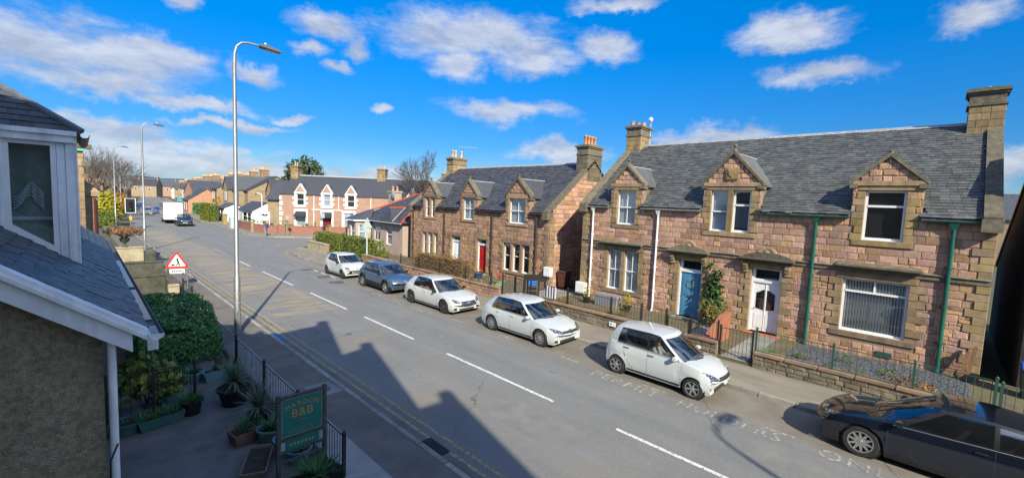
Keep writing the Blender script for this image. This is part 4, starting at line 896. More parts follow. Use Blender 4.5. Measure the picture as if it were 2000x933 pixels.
# ------------------------------------------------------------------ near side: tall gabled house behind the viewpoint and its low wing
HARL = mat('brown_pebbledash', (.58, .48, .31), .95, (.24, .21, .13), 17, 1.0, 46, stain=(.09, .125, .085), sscale=.75, bdist=.05, contrast=(.3, .7))  # green blotches put shade and reflections into the wall colour, along with moss
def tall_house():
    R = thing('tall_gabled_house', 'tall sandstone house with three pointed gables shading the near pavement', 'house', (0, 0, 0))
    sil = [(-16, 0), (6.9, 0), (6.9, 8.5), (6.4, 8.8), (4.34, 9.93), (3.26, 10.94), (.21, 13.45), (-1.24, 11.55), (-3.56, 13.55), (-5.62, 11.3), (-8.03, 13.1), (-9.7, 11.48), (-16, 11.2)]
    MB().prism(sil, 'x', -1.3, -.78).obj('wall', FARTAN, R); MB().box(-4.6, -1.3, -16, 5.5, 0, 7.0).obj('rear_wall', FARTAN, R); MB().prism([(-4.6, 0), (-1.3, 0), (-1.3, 9.6), (-2.9, 10.3), (-4.6, 8.6)], 'y', 5.5, 6.9).obj('sun_block_gable', FARTAN, R)  # unseen end gable added to shade the dormer; rear kept low for skylight
    b = MB()
    for y, z, hw, zb in ((.21, 13.4, 3.6, 9.6), (-3.56, 13.5, 2.2, 11.3), (-8.03, 13.05, 2.1, 11.2)):
        b.prism([(y-hw*.6, zb+.4), (y, z-.1), (y+hw, zb-.3)], 'x', -3.6, -1.3)
    b.prism([(-4.8, 6.9), (-1.3, 10.4), (-1.3, 7.0)], 'y', -16, 4.5); b.obj('roof', SLATE, R)
    k = MB()
    for y, z in ((.21, 13.45), (-3.56, 13.55), (-8.03, 13.1)): k.box(-1.2, -.85, y-.16, y+.16, z-.15, z+.28)
    k.obj('finials', WEATH, R)
    Fw = frame((-.78, 0, 0), (0, 1, 0), (-1, 0, 0), UP)
    for y in (-13, -9, -5.2): window(R, y, y+1.1, 4.6, 6.4, 1, (1, 1), .5, 'curtain', y=-.03, F=Fw); window(R, y, y+1.1, 1.0, 2.9, 1, (1, 1), .5, 'curtain', y=-.03, F=Fw)
tall_house()
def low_wing():
    R = thing('low_wing', 'low slate-roofed wing with white bargeboard and a white dormer above brown pebbledash', 'house wing', (.70, 7.4, 0), -.0137)
    ZE, pit, Lw, up = 3.33, .75, 14.4, 3.3
    # local x towards the road, y along it; the eaves are at x = 0
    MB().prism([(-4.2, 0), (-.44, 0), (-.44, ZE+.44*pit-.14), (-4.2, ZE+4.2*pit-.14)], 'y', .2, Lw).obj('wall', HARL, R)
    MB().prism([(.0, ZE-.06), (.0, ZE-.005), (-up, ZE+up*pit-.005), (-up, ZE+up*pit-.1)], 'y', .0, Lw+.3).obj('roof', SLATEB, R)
    d = Vector((-1, 0, pit)).normalized(); F = frame((0, 0, ZE+.012), (0, 1, 0), d, Vector((0, 1, 0)).cross(d))
    S = up*sqrt(1+pit*pit)
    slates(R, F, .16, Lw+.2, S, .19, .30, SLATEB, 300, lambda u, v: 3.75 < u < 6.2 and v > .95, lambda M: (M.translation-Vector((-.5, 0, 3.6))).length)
    # bargeboard in two planks, edge moulding, fascia, gutter with rain in it
    n = Vector((pit, 0, 1)).normalized()
    def rake(y0, y1, h0, h1, x0=.03, x1=-up): return MB().prism([(x0, ZE-x0*pit+h0), (x0, ZE-x0*pit+h1), (x1, ZE-x1*pit+h1), (x1, ZE-x1*pit+h0)], 'y', y0, y1)
    rake(-.05, .0, -.33, -.075, -.16).obj('bargeboard', WHITEO, R); rake(-.11, .0, -.075, -.02, .0).obj('verge_moulding', WHITEO, R); rake(-.07, .155, -.02, .05, .0).obj('verge_coping', WHITEO, R)
    MB().box(.0, .03, .0, Lw, ZE-.2, ZE-.02).obj('fascia', WHITEO, R)
    g = MB(); r = .072; pr = [(r*cos(a), r*sin(a)) for a in [pi+pi*k/8 for k in range(9)]]+[(.86*r*cos(a), .86*r*sin(a)) for a in [2*pi-pi*k/8 for k in range(9)]]
    g.prism([(.075+p*1.2, ZE-.0+q) for p, q in pr], 'y', -.10, Lw+.1); go = g.obj('gutter', mat('dark_gutter', (.055, .058, .06), .5, (.09, .095, .10), 9), R)
    MB().prism([(.075+p*1.2, ZE-.0+q) for p, q in pr[:9]], 'y', -.125, -.10).obj('gutter_end_cap', WHITE, go)
    for (y0, y1) in ((.05, .55), (.95, 3.6), (3.9, 8.2)): MB().box(.025, .125, y0, y1, ZE-.055, ZE-.04).obj('rain_water', PUD, go)
    MB().box(-.02, .09, -.16, -.06, ZE-.19, ZE-.06).obj('soffit_box', WHITEO, R)
    p = MB(); p.tube([(-.36, .10, .1), (-.36, .10, 3.4)], .045, 12); po = p.obj('downpipe', WHITEO, R, 40)
    c = MB(); c.tube([(-.33, .05, 1.9), (-.41, .03, 1.7), (-.42, .03, 1.3), (-.36, .03, 1.15), (-.34, .03, .9)], .01, 6); c.obj('cable', BLACKP, R)
    # white dormer: window in the cheek, hipped slate roof
    y0, y1, xf, zt = 3.62, 6.0, -.62, 5.98
    zr = lambda x: ZE-x*pit
    D = MB(); D.box(xf-.13, xf, y0, y0+.16, zr(xf)-.05, zt); D.box(xf-.24, xf-.135, y0+.02, y0+.14, zr(xf)-.0, zt)
    D.prism([(xf-.86, zr(xf-.86)-.1), (xf-.86, zt), (xf-1.06, zt), (xf-1.06, zr(xf-1.06)-.1)], 'y', y0, y0+.14)
    D.box(-3.2, xf, y0-.06, y0+.12, zt, zt+.12); D.box(-3.2, xf+.02, y0-.1, y0+.1, zt+.12, zt+.2)
    D.box(xf-.02, xf+.02, y0, y1, zr(xf)-.1, zt+.2); D.box(xf-.13, xf+.0, y1-.15, y1, zr(xf)-.1, zt)
    D.prism([(xf-1.06, zr(xf-1.06)-.1), (xf-1.06, zt), (-3.2, zt), (-3.2, zr(-3.2)-.1)], 'y', y0+.04, y0+.1)
    do = D.obj('dormer', WHITEO, R)
    xa, xb = xf-.86, xf-.245; f = .07; za, zb = zr(xa)+.04, zr(xb)+.02
    w = MB(); w.prism([(xa, za), (xa, zt), (xa+f, zt), (xa+f, za-f*pit)], 'y', y0+.02, y0+.09); w.prism([(xb-f, zb+f*pit), (xb-f, zt), (xb, zt), (xb, zb)], 'y', y0+.02, y0+.09)
    w.box(xa+f, xb-f, y0+.02, y0+.09, zt-f, zt); w.prism([(xa+f, za-f*pit), (xa+f, za-f*pit+.13), (xb-f, zb+f*pit+.13), (xb-f, zb+f*pit)], 'y', y0+.02, y0+.09)
    wo = w.obj('window', WHITE, R)
    MB().add([(xa+f, y0+.05, za-f*pit+.12), (xb-f, y0+.05, zb+f*pit+.12), (xb-f, y0+.05, zt-f), (xa+f, y0+.05, zt-f)], [(0, 1, 2, 3)]).obj('pane', glass_mat('dormer_glass', (.75, .84, .82), .10, (.05,.06,.06)), wo)
    MB().quad((xa, y0+.3, za-.4), (xb+.15, y0+.3, zb-.4), (xb+.15, y0+.3, zt), (xa, y0+.3, zt)).obj('room_shade', mat('dim_room', (.28, .36, .34), .9, (.16, .21, .20), 3), wo)
    cu = MB(); zc = 5.28
    for k in range(5):      # tied lace curtain in the cheek window
        cu.tube([(xa+.08+(.36)*t/8, y0+.2+.01*k, 5.0-.05*k+.26*math.exp(-((t-5+.2*k)/2.4)**2)+.02*sin(3*t)) for t in range(9)], .012, 5)
    cu.box(xa+.06, xb-.06, y0+.24, y0+.26, 4.62, 4.68); cu.obj('net_curtain', CURT, wo)
    ap = (-2.3, (y0+y1)/2, zt+1.42); e = .07
    E4 = [(xf+e, y0-e, zt+.17), (xf+e, y1+e, zt+.17), (-3.9, y1+e, zt+.17), (-3.9, y0-e, zt+.17)]; ap2 = (-3.9, ap[1], ap[2])
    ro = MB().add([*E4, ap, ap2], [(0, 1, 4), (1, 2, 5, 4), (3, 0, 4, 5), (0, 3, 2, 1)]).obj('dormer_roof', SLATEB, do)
    hd = (Vector(ap2)-Vector(E4[3])); hd = Vector((0, hd.y, hd.z)); S2 = hd.length; hd.normalize(); Fh = frame((0, y0-e, zt+.185), (1, 0, 0), hd, Vector((1, 0, 0)).cross(hd))
    its = []
    for r in range(int(S2/.15)):
        v = r*.15; c = xf+e-(xf+e-ap[0])*v/S2-.06; u = c
        while u > -3.9: its.append(Fh @ Matrix.Translation((u-.25, v, 0)) @ Matrix.Diagonal((.244, .25, .026, 1))); u -= .25
    place(do, 'slate', 'slate', its, SLATEB, 60, lambda M: -M.translation.x, 'slates')
    h = MB(); h.tube([Vector(E4[0])+Vector((.02, 0, .05)), Vector(ap)+Vector((0, 0, .06))], .055, 6); h.tube([Vector(E4[1])+Vector((0, 0, .05)), Vector(ap)+Vector((0, 0, .06))], .055, 6); h.obj('lead_hip', mat('dark_lead', (.12, .13, .15), .5, (.08, .09, .1), 6), do)
    MB().tube([(-1.52, y0-.2, zt+.26), (-2.3, y0+.1, zt+.62)], .05, 6).obj('lead_flashing', LEAD, do)
    g = MB().prism([(xf+.12+p, zt+.16+q) for p, q in pr], 'y', y0-.15, y1+.15); g.obj('dormer_gutter', mat('dark_gutter2', (.03, .032, .034), .5), do)
low_wing()
# ------------------------------------------------------------------ sunlit house further along the near side
def near_side_house():
    R = thing('tan_sandstone_house', 'tan sandstone house corner with bay beyond the white dormer', 'house', (0, 31.0, 0))
    b = MB(); b.box(-9, .62, 0, 6, 0, 7.0); b.prism([(0, 7.0), (6, 7.0), (3, 8.2)], 'x', -9, .2); b.obj('wall', FARTAN, R)
    MB().prism([(-.2, 7.0), (3, 8.25), (6.2, 7.0), (6.2, 7.12), (3, 8.4), (-.2, 7.12)], 'x', -9.1, .15).obj('roof', SLATE, R)
    b = MB(); b.box(.62, 1.12, .6, 4, 0, 4.7); b.box(.60, 1.2, .5, 4.1, 4.7, 4.95); b.add([(.6, .5, 4.95), (1.2, .5, 4.95), (1.2, 4.1, 4.95), (.6, 4.1, 4.95), (.6, 1.0, 5.6), (.6, 3.6, 5.6)], [(0, 1, 4), (1, 2, 5, 4), (2, 3, 5)]); b.obj('bay', FARTAN, R)
    [MB().box(*q).obj('corner_corbel', WEATH, R) for q in ((.55, .86, -.1, .3, 6.2, 6.45), (.4, .95, -.06, .5, 7.1, 7.3), (.58, .8, -.05, .3, 5.7, 5.85))]
    MB().box(.2, .72, -.16, -.03, 6.95, 7.05).obj('gutter', mat('verdigris_paint', (.10, .42, .30), .5), R)
    MB().tube([(1.0, .45, .1), (1.0, .45, 4.6)], .055, 8).obj('downpipe', mat('maroon_pipe', (.11, .02, .025), .4), R)
    # quoins on the visible corner
    for k in range(16): MB().box(.62-(.5 if k % 2 else .3), .625, -.03, .0, .2+.43*k, .2+.43*k+.40).obj('quoin', DRESS, R)
near_side_house()
# ------------------------------------------------------------------ cars
def lerp_tab(tab, x):
    if x <= tab[0][0]: return tab[0][1]
    for (a, b), (c, d) in zip(tab[:-1], tab[1:]):
        if x <= c:
            t = (x-a)/(c-a); return b+(d-b)*t
    return tab[-1][1]
def sm_tab(tab, x):
    """smooth (Catmull-Rom like) interpolation through a table"""
    if x <= tab[0][0]: return tab[0][1]
    if x >= tab[-1][0]: return tab[-1][1]
    for i in range(len(tab)-1):
        (a, b), (c, d) = tab[i], tab[i+1]
        if a <= x <= c:
            m0 = (d-tab[i-1][1])/(c-tab[i-1][0]) if i > 0 else (d-b)/(c-a)
            m1 = (tab[i+2][1]-b)/(tab[i+2][0]-a) if i+2 < len(tab) else (d-b)/(c-a)
            h = c-a; t = (x-a)/h
            return (2*t**3-3*t*t+1)*b+(t**3-2*t*t+t)*h*m0+(-2*t**3+3*t*t)*d+(t**3-t*t)*h*m1
def paint(name, col, metal=0.0, rough=.28, flake=0):
    return mat(name, col, rough, spec=.5, coat=1.0, metal=metal)
RUBBER = mat('tyre_rubber', (.018, .018, .019), .8, (.03, .029, .028), 12, .2, 60, space='obj')
ALLOY = mat('alloy_wheel', (.50, .51, .52), .32, metal=.85)
ALLOYD = mat('dark_alloy_wheel', (.13, .13, .14), .35, metal=.8)
BRAKE = mat('dark_wheel_well', (.012, .012, .012), .9)
LAMPG = mat('lamp_glass', (.30, .32, .35), .08, (.05, .055, .06), 13, metal=.55, space='obj', coat=1)
REDLAMP = mat('red_tail_lamp', (.45, .012, .015), .12, coat=1)
AMBER = mat('amber_lamp', (.6, .22, .02), .2, coat=1)
PLATE = mat('white_number_plate', (.72, .73, .72), .4)
CHROME = mat('chrome', (.72, .73, .74), .12, metal=1)
SEAMM = mat('door_gap', (.03, .031, .033), .8)
SEAT = mat('dark_car_seat', (.030, .031, .034), .85)
def wheel(parent, x, y, side, r, w, style, m_rim):
    """tyre with rim, spokes and dark hub behind; side -1 is the -y flank"""
    t = MB(); R0 = r*.68
    pr = [(R0, -w/2), (r*.93, -w/2), (r, -w/2+.03), (r, w/2-.03), (r*.93, w/2), (R0, w/2)]
    t.lathe(pr, (0, 0, 0), 28, 'y', closed=True)
    o = t.obj('wheel', RUBBER, parent, 40, (x, y, r))
    d = MB(); yo = side*w/2
    d.lathe([(R0+.002, side*w*.30), (R0*.98, side*w*.47), (R0*.93, side*w*.47), (R0*.90, side*w*.10), (.0, side*w*.08)], (0, 0, 0), 28, 'y', mi=1)
    d.lathe([(R0*1.015, side*w*.40), (R0*1.015, side*w*.505), (R0*.92, side*w*.49), (R0*.92, side*w*.40)], (0, 0, 0), 28, 'y', closed=True)
    n = style; yf = side*w*.44
    for k in range(n):
        a = 2*pi*k/n+.2; ca, sa = cos(a), sin(a); hw0, hw1 = R0*.16, R0*(.115 if n < 8 else .075)
        def P(rad, off, yy): return (ca*rad-sa*off, yy, sa*rad+ca*off)
        v = [P(R0*.12, -hw0, yf*.92), P(R0*.12, hw0, yf*.92), P(R0*.95, hw1, yf), P(R0*.95, -hw1, yf), P(R0*.12, -hw0, yf*.6), P(R0*.12, hw0, yf*.6), P(R0*.95, hw1, yf*.7), P(R0*.95, -hw1, yf*.7)]
        d.add(v, [(0, 1, 2, 3), (4, 5, 6, 7), (0, 3, 7, 4), (1, 2, 6, 5), (0, 1, 5, 4)])
    d.lathe([(.0, side*w*.46), (R0*.17, side*w*.455), (R0*.2, side*w*.40), (R0*.2, side*w*.2)], (0, 0, 0), 14, 'y')
    d.obj('rim', [m_rim, BRAKE], o, 45)
    return o
def bv(o):
    me = o.data; return BVHTree.FromPolygons([v.co for v in me.vertices], [tuple(p.vertices) for p in me.polygons])
def patch(bvh, corners, d, nu=8, nv=4, off=.006, fall=None, round_=0):
    """surface patch: bilinear corners carried along direction d onto the body and lifted off it"""
    d = Vector(d).normalized(); C = [Vector(c) for c in corners]; rows = []
    for i in range(nu+1):
        row = []; u = i/nu
        for j in range(nv+1):
            v = j/nv
            if round_:   # squircle the unit square
                a, b = 2*u-1, 2*v-1; k = round_; a2, b2 = a*sqrt(max(0, 1-k*b*b/2)), b*sqrt(max(0, 1-k*a*a/2)); uu, vv = (a2+1)/2, (b2+1)/2
            else: uu, vv = u, v
            p = (C[0]*(1-uu)+C[1]*uu)*(1-vv)+(C[3]*(1-uu)+C[2]*uu)*vv
            h = bvh.ray_cast(p+d*3, -d)
            row.append((h[0] if h[0] is not None else bvh.find_nearest(p)[0])+d*off)
        rows.append(row)
    return rows
def seam(b, bvh, pts, d, w=.007, off=.0025, n=6):
    """thin dark line carried onto the body"""
    d = Vector(d).normalized(); P = []
    for a, c in zip(pts[:-1], pts[1:]):
        for k in range(n): P.append(Vector(a).lerp(Vector(c), k/n))
    P.append(Vector(pts[-1])); Q = []
    for p in P:
        h = bvh.ray_cast(p+d*3, -d)
        if h[0] is not None: Q.append(h[0]+d*off)
    for a, c in zip(Q[:-1], Q[1:]):
        if (c-a).length > .4: continue
        t = (c-a).normalized().cross(d).normalized()*w/2; b.add([a-t, a+t, c+t, c-t], [(0, 1, 2, 3)])
def make_car(name, label, P, loc, rz, group=None, detail=True):
    """P: L W H wb fo wr wt belt hood tail arch pillars ... x forward, -y is the flank seen from the road"""
    R = thing(name, label, 'car', loc, rz, group)
    L, Wd, H, wb = P['L'], P['W'], P['H'], P['wb']; hl = L/2; xf = hl-P['fo']; xr = xf-wb; wr, wt = P['wr'], P.get('wt', .2)
    ar = wr+.055; hwm = Wd/2; sill = P.get('sill', .20)
    top = P['top']           # shoulder/bonnet edge heights (x from nose as fraction 0..1 -> z)
    ctr = P['ctr']           # centre-line heights of the lower body
    fb, rb = P.get('fbow', .20), P.get('rbow', .14)
    xs = [hl-L*t for t in (0, .006, .014, .025, .04, .06, .085)]
    for xa in (xf, xr): xs += [xa+ar*cos(pi*k/14) for k in range(15)]+[xa+ar+.012, xa-ar-.012]
    xs += [xf-ar-.15, 0, .25, -.25, .5, -.5, .75, P['xc'], P['xc']-.2, P['xt'], P['xt']+.15]
    xs += [-hl+L*t for t in (0, .005, .012, .022, .038, .06, .09)]
    xs = sorted(set(round(min(max(x, -hl), hl), 4) for x in xs), reverse=True)
    ys = []; prev = None
    for x in xs:
        if prev is None or prev-x > .006: ys.append(x); prev = x
    xs = ys; grid = []
    def arch(x):
        z = sill
        for xa in (xf, xr):
            if abs(x-xa) < ar: z = max(z, wr+sqrt(max(0, ar*ar-(x-xa)**2)))
        return z
    def hwx(x):
        t = max(0, (x-(hl-.75))/.75); k = max(0, (-(hl-.65)-x)/.65)
        fl = max([0]+[(1-((x-xa)/(ar*1.25))**2)*.022 for xa in (xf, xr) if abs(x-xa) < ar*1.25])
        return hwm*(1-.085*t**2.2-.065*k**2.4)-.022+fl
    ft, rt = P.get('front', [(0, .0), (1, 0)]), P.get('rear', [(0, 0), (1, 0)])
    tt = (0, .10, .22, .36, .50, .62, .74, .85, .94, 1.0)
    cres = P.get('crease', .66)
    for x in xs:
        u = (hl-x)/L; zt, zc = sm_tab(top, u), sm_tab(ctr, u); zb = arch(x); lowf = lerp_tab([(0, .045), (.012, .01), (.03, 0), (.93, 0), (.975, .04), (1, .20)], u); zb = max(zb, sill+lowf)
        zt = max(zt, zb+.03); hw = hwx(x); row = []
        for t in tt:
            z = zb+(zt-zb)*t; zz = (z-sill)/(max(.1, zt-sill))
            tuck = .075*max(0, (.42-zz)/.42)**1.6+.055*max(0, (zz-cres)/(1-cres))**1.5
            row.append((hw*(1-tuck)-(.013 if .50 < zz < .60 else 0), z))
        ye, ze = row[-1]
        for s in (.90, .75, .55, .3, 0): row.append((ye*s, ze+(zc-ze)*(1-s**2.2)))
        pts = []
        for (y, z) in row:
            q = (y/hwm)**2; w1 = max(0, (x-(hl-.5))/.5); w2 = max(0, (-(hl-.5)-x)/.5)
            pts.append(Vector((x-fb*q*w1*(1+.6*q)+rb*q*w2, -y, z)))
        grid.append(pts)
    b = MB(); n = len(tt); xc, xt = P['xc'], P['xt']
    for i in range(len(grid)-1):
        xm = (xs[i]+xs[i+1])/2; m = len(grid[0])
        for j in range(m-1):
            if xt < xm < xc and j >= n-1+1: continue            # open cabin
            for s in (1, -1):
                q = [grid[i][j], grid[i+1][j], grid[i+1][j+1], grid[i][j+1]]; q = [Vector((v.x, v.y*s, v.z)) for v in q]
                b.add(q if s > 0 else q[::-1], [(0, 1, 2, 3)], mi=(1 if (j < P.get('clad', 0)) else 0))
    for g, fl in ((grid[0], 1), (grid[-1], 0)):
        for j in range(len(g)-1): b.add([g[j], g[j+1], Vector((g[j+1].x, -g[j+1].y, g[j+1].z)), Vector((g[j].x, -g[j].y, g[j].z))], [(0, 1, 2, 3)])
    # greenhouse: a loop at the belt and one at the roof, ruled between, split into glass and pillars
    belt_z = lambda x: sm_tab(top, (hl-x)/L)
    yb_ = lambda x: hwx(x)*(1-.058)-.02
    roofz = P['roofz']; yr = P['yr']; xrf, xrr = P['roof']
    nodes = []        # (belt point, roof point, kind of the face that follows)
    cx, ca = P['cowl']          # windscreen base: centre x, corner x
    for s, k in ((0, 'ws'), (.4, 'ws'), (.75, 'ws'), (.93, 'body')):
        xb = cx+(ca-cx)*s**2; xt_ = xrf-.10*s*s; zb = sm_tab(ctr, (hl-xb)/L)*(1-s**2)+belt_z(ca)*s**2
        nodes.append((Vector((xb, -yb_(ca)*s, zb-.01)), Vector((xt_, -yr*s*.985, sm_tab(roofz, xt_)-.02*s*s)), k))
    for (xbv, xtv, k) in P['side']:
        nodes.append((Vector((xbv, -yb_(xbv), belt_z(xbv)-.005)), Vector((xtv, -yr*P.get('yrt', lambda x: 1)(xtv), sm_tab(roofz, xtv)-.03)), k))
    tx, tc = P['tailg']         # rear glass base: centre x, corner x
    for s, k in ((.93, 'rw'), (.7, 'rw'), (.35, 'rw'), (0, None)):
        xb = tx+(tc-tx)*s**2; xt_ = xrr+.10*s*s; zb = sm_tab(ctr, (hl-xb)/L)*(1-s*s)+belt_z(tc)*s*s
        nodes.append((Vector((xb, -yb_(tc)*s*.98, zb-.01)), Vector((xt_, -yr*s*.93, sm_tab(roofz, xt_)-.025*s*s)), k))
    vf = (0, .035, .3, .6, .90, 1.0); glass = {}
    def gp(nd, v):
        p = nd[0].lerp(nd[1], v); bul = .035*sin(pi*v); nrm = Vector((p.x*.12, p.y, 0)); nrm.normalize() if nrm.length > 0 else None
        return p+nrm*bul
    gid = 0
    for i in range(len(nodes)-1):
        k = nodes[i][2]
        for j in range(len(vf)-1):
            q = [gp(nodes[i], vf[j]), gp(nodes[i+1], vf[j]), gp(nodes[i+1], vf[j+1]), gp(nodes[i], vf[j+1])]
            isg = k not in ('body', 'dark') and 1 <= j <= 3
            for s in (1, -1):
                qq = [Vector((v.x, v.y*s, v.z)) for v in q]; qq = qq if s > 0 else qq[::-1]
                if isg:
                    c = (k, i if k == 'sw' else 0, s if k == 'sw' else 1); glass.setdefault(c, MB()).add(qq, [(0, 1, 2, 3)])
                else: b.add(qq, [(0, 1, 2, 3)], mi=2 if (k in ('dark', 'sw') or (k in ('ws', 'rw') and j == 0)) else 0)
    # roof skin
    ring = [nd[1] for nd in nodes]; cxm = (xrf+xrr)/2
    lv = []
    for s in (1, .93, .75, .5, .25, .0): lv.append([Vector((p.x if s > .9 else xrr+(xrf-xrr)*((p.x-xrr)/(xrf-xrr))*1.0, p.y*s, p.z+(sm_tab(roofz, min(max(p.x, xrr), xrf))+.012-p.z)*(1-s*s))) for p in ring])
    for a, c in zip(lv[:-1], lv[1:]):
        for i in range(len(ring)-1):
            for s in (1, -1):
                q = [a[i], a[i+1], c[i+1], c[i]]; q = [Vector((v.x, v.y*s, v.z)) for v in q]; b.add(q if s > 0 else q[::-1], [(0, 1, 2, 3)])
    body = b.obj('body', [P['paint'], P.get('clad_m', BLACKP), BLACKP], R, 38, clean=True)
    for (k, i, s), g in glass.items(): g.obj({'ws': 'windscreen', 'rw': 'rear_window', 'sw': 'side_window'}[k], CARGL, R, True, clean=True)
    # dark underbody with inner arches, cabin floor
    u = MB(); u.box(-hl+.35, hl-.4, -hwm+.30, hwm-.30, .16, .50); u.box(xr+ar+.05, xf-ar-.05, -hwm+.10, hwm-.10, .17, .34)
    for xa in (xf, xr):
        for s in (-1, 1): u.lathe([(ar*.99, s*(hwm-.30)), (ar*.99, s*(hwm-.075))], (xa, 0, wr), 24, 'y'); u.lathe([(.0, s*(hwm-.305)), (ar, s*(hwm-.305))], (xa, 0, wr), 24, 'y')
    u.obj('underbody', BRAKE, R)
    for xa in (xf, xr):
        for s in (-1, 1): wheel(R, xa, s*(hwm-wt/2-.028), s, wr, wt, P.get('spokes', 5), P.get('rim', ALLOY))
    bvh = bv(body)
    # cabin: seats, dashboard, steering wheel
    if detail:
        i = MB(); bz = belt_z(0); i.box(xt+.1, xc+.05, -hwm+.16, hwm-.16, .3, .42); i.box(P['xc']-.42, P['xc']+.0, -hwm+.2, hwm-.2, .55, bz-.02)
        i.obj('dashboard', SEAT, R)
        for sx in (P.get('seatx', -.05), P.get('seatx', -.05)-.85):
            for s in (-1, 1):
                q = MB(); q.box(sx-.02, sx+.48, s*.36-.23, s*.36+.23, .42, .60); q.add([(sx-.05, s*.36-.23, .55), (sx+.08, s*.36-.23, .55), (sx-.18, s*.36-.19, 1.10), (sx-.28, s*.36-.19, 1.10), (sx-.05, s*.36+.23, .55), (sx+.08, s*.36+.23, .55), (sx-.18, s*.36+.19, 1.10), (sx-.28, s*.36+.19, 1.10)], [(0, 1, 2, 3), (4, 5, 6, 7), (1, 5, 6, 2), (0, 4, 7, 3), (3, 2, 6, 7)]); q.box(sx-.30, sx-.20, s*.36-.12, s*.36+.12, 1.12, 1.28); q.obj('seat', SEAT, R)
        q = MB(); c = Vector((P['xc']-.52, -.36, bz-.02)); q.tube([c+Vector((-.06*sin(a)*.6, .17*cos(a), .17*sin(a))) for a in [2*pi*k/14 for k in range(15)]], .014, 6); q.obj('steering_wheel', SEAT, R)
    # seams and handles on the flanks
    sm = MB(); zb0, bz = sill+.06, belt_z(0)
    for s in (-1, 1):
        d = (0, s, 0)
        for (xa, za, xb, zb2) in P['seams']: seam(sm, bvh, [(xa, 0, za), (xb, 0, zb2)], d)
        if P.get('sillseam', True): seam(sm, bvh, [(xf-ar-.06, 0, sill+.05), (xr+ar+.06, 0, sill+.05)], d, .012)
    for s in (-1, 1): seam(sm, bvh, [(hl-.16, s*P.get('bon', .55)*hwm, 0), (xc+.04, s*.80*hwm, 0)], (0, 0, 1), .008)
    for s in (-1, 1): seam(sm, bvh, [(xf+ar+.02, 0, .50), (hl-.30, 0, .56)], (.3, s, 0), .006); seam(sm, bvh, [(xr-ar-.02, 0, .52), (-hl+.22, 0, .58)], (-.3, s, 0), .006)
    seam(sm, bvh, [(hl-.02, -.52*hwm, sm_tab(top, .03)-.03), (hl-.02, 0, sm_tab(ctr, .03)-.03), (hl-.02, .52*hwm, sm_tab(top, .03)-.03)], (1, 0, .35), .010)
    sm.obj('panel_gaps', SEAMM, R)
    st = MB()
    for s in (-1, 1): seam(st, bvh, [(xf-ar-.03, 0, sill+.075), (xr+ar+.03, 0, sill+.075)], (0, s, 0), .05, .004)
    st.obj('sill_trim', BLACKP, R)
    tr = MB()
    for s in (-1, 1): seam(tr, bvh, [(P['side'][0][0], 0, belt_z(P['side'][0][0])-.012), (0, 0, belt_z(0)-.012), (P['side'][-1][0], 0, belt_z(P['side'][-1][0])-.012)], (0, s, 0), .014, .004, 8)
    tr.obj('window_trim', P.get('trim', BLACKP), R)
    for (hx, hz) in P['handles']:
        for s in (-1, 1):
            h = bvh.ray_cast(Vector((hx, s*3, hz)), Vector((0, -s, 0)))
            y = h[0].y if h[0] else s*hwm
            MB().box(hx-.09, hx+.09, min(y, y+s*.03), max(y, y+s*.03), hz-.014, hz+.016).obj('door_handle', P.get('handle_m', P['paint']), R)
    for s in (-1, 1):      # mirrors
        mx, mz = P['mirror']; y0 = s*(yb_(mx)-.02); m_ = MB()
        prof = [(-.02, .0), (.06, .02), (.10, .07), (.06, .13), (-.03, .14), (-.07, .08)]
        m_.prism([(mx+p*.9, mz+q*.95) for p, q in prof], 'y', y0+s*.06, y0+s*.21); m_.box(mx-.02, mx+.06, min(y0, y0+s*.1), max(y0, y0+s*.1), mz+.0, mz+.05, 1)
        bevel_mesh((mo := m_.obj('door_mirror', [P.get('mirror_m', P['paint']), BLACKP], R)).data, .014, 2)
    # front: lamps, grille, intakes, plate
    if P.get('lampf'):
        for s in (-1, 1):
            c = [(x, y*s, z) for x, y, z in P['lampf']]; g = MB(); g.grid(patch(bvh, c, (1, .55*s, .18), 10, 5, .007, round_=.5)); g.obj('headlight', LAMPG, R, True)
            g = MB(); cc = sum((Vector(q) for q in c), Vector())/4
            for f in (.35, .62):
                pnt = Vector(c[0]).lerp(Vector(c[1]), f).lerp(Vector(c[3]).lerp(Vector(c[2]), f), .5); d = Vector((1, .55*s, .18)).normalized(); h = bvh.ray_cast(pnt+d*3, -d)
                if h[0] is not None: g.lathe([(.0, .012), (.035, .010), (.05, .0)], (0, 0, 0), 10, 'x', M=Matrix.Translation(h[0]+d*.004))
            g.obj('lamp_lens', CHROME, R, True)
    if P.get('lampr'):
        for s in (-1, 1):
            c = [(x, y*s, z) for x, y, z in P['lampr']]; g = MB(); g.grid(patch(bvh, c, (-.7, 1.0*s, .1), 6, 8, .008, round_=.4)); g.obj('tail_light', REDLAMP, R, True)
    for (nm, c, m) in P.get('front_patches', []):
        g = MB(); g.grid(patch(bvh, [(hl, y, z) for y, z in c], (1, 0, .04), 14, 4, .006)); g.obj(nm, m, R, True)
    px, pz = P.get('plate', (0, .42)); g = MB(); rows = patch(bvh, [(hl, -.26, pz-.055), (hl, .26, pz-.055), (hl, .26, pz+.055), (hl, -.26, pz+.055)], (1, 0, 0), 2, 2, .016)
    xx = max(v.x for r in rows for v in r); g.box(xx-.03, xx, -.26, .26, pz-.055, pz+.055); po = g.obj('number_plate', PLATE, R)
    k = MB()
    for q in range(7):
        yy = -.20+q*.058+(.03 if q > 3 else 0); k.box(xx, xx+.002, yy, yy+.036, pz-.032, pz+.032)
    k.obj('plate_characters', mat('plate_black', (.09, .09, .10), .6), po)
    # wipers and aerial
    wz = sm_tab(ctr, (hl-cx)/L); w = MB()
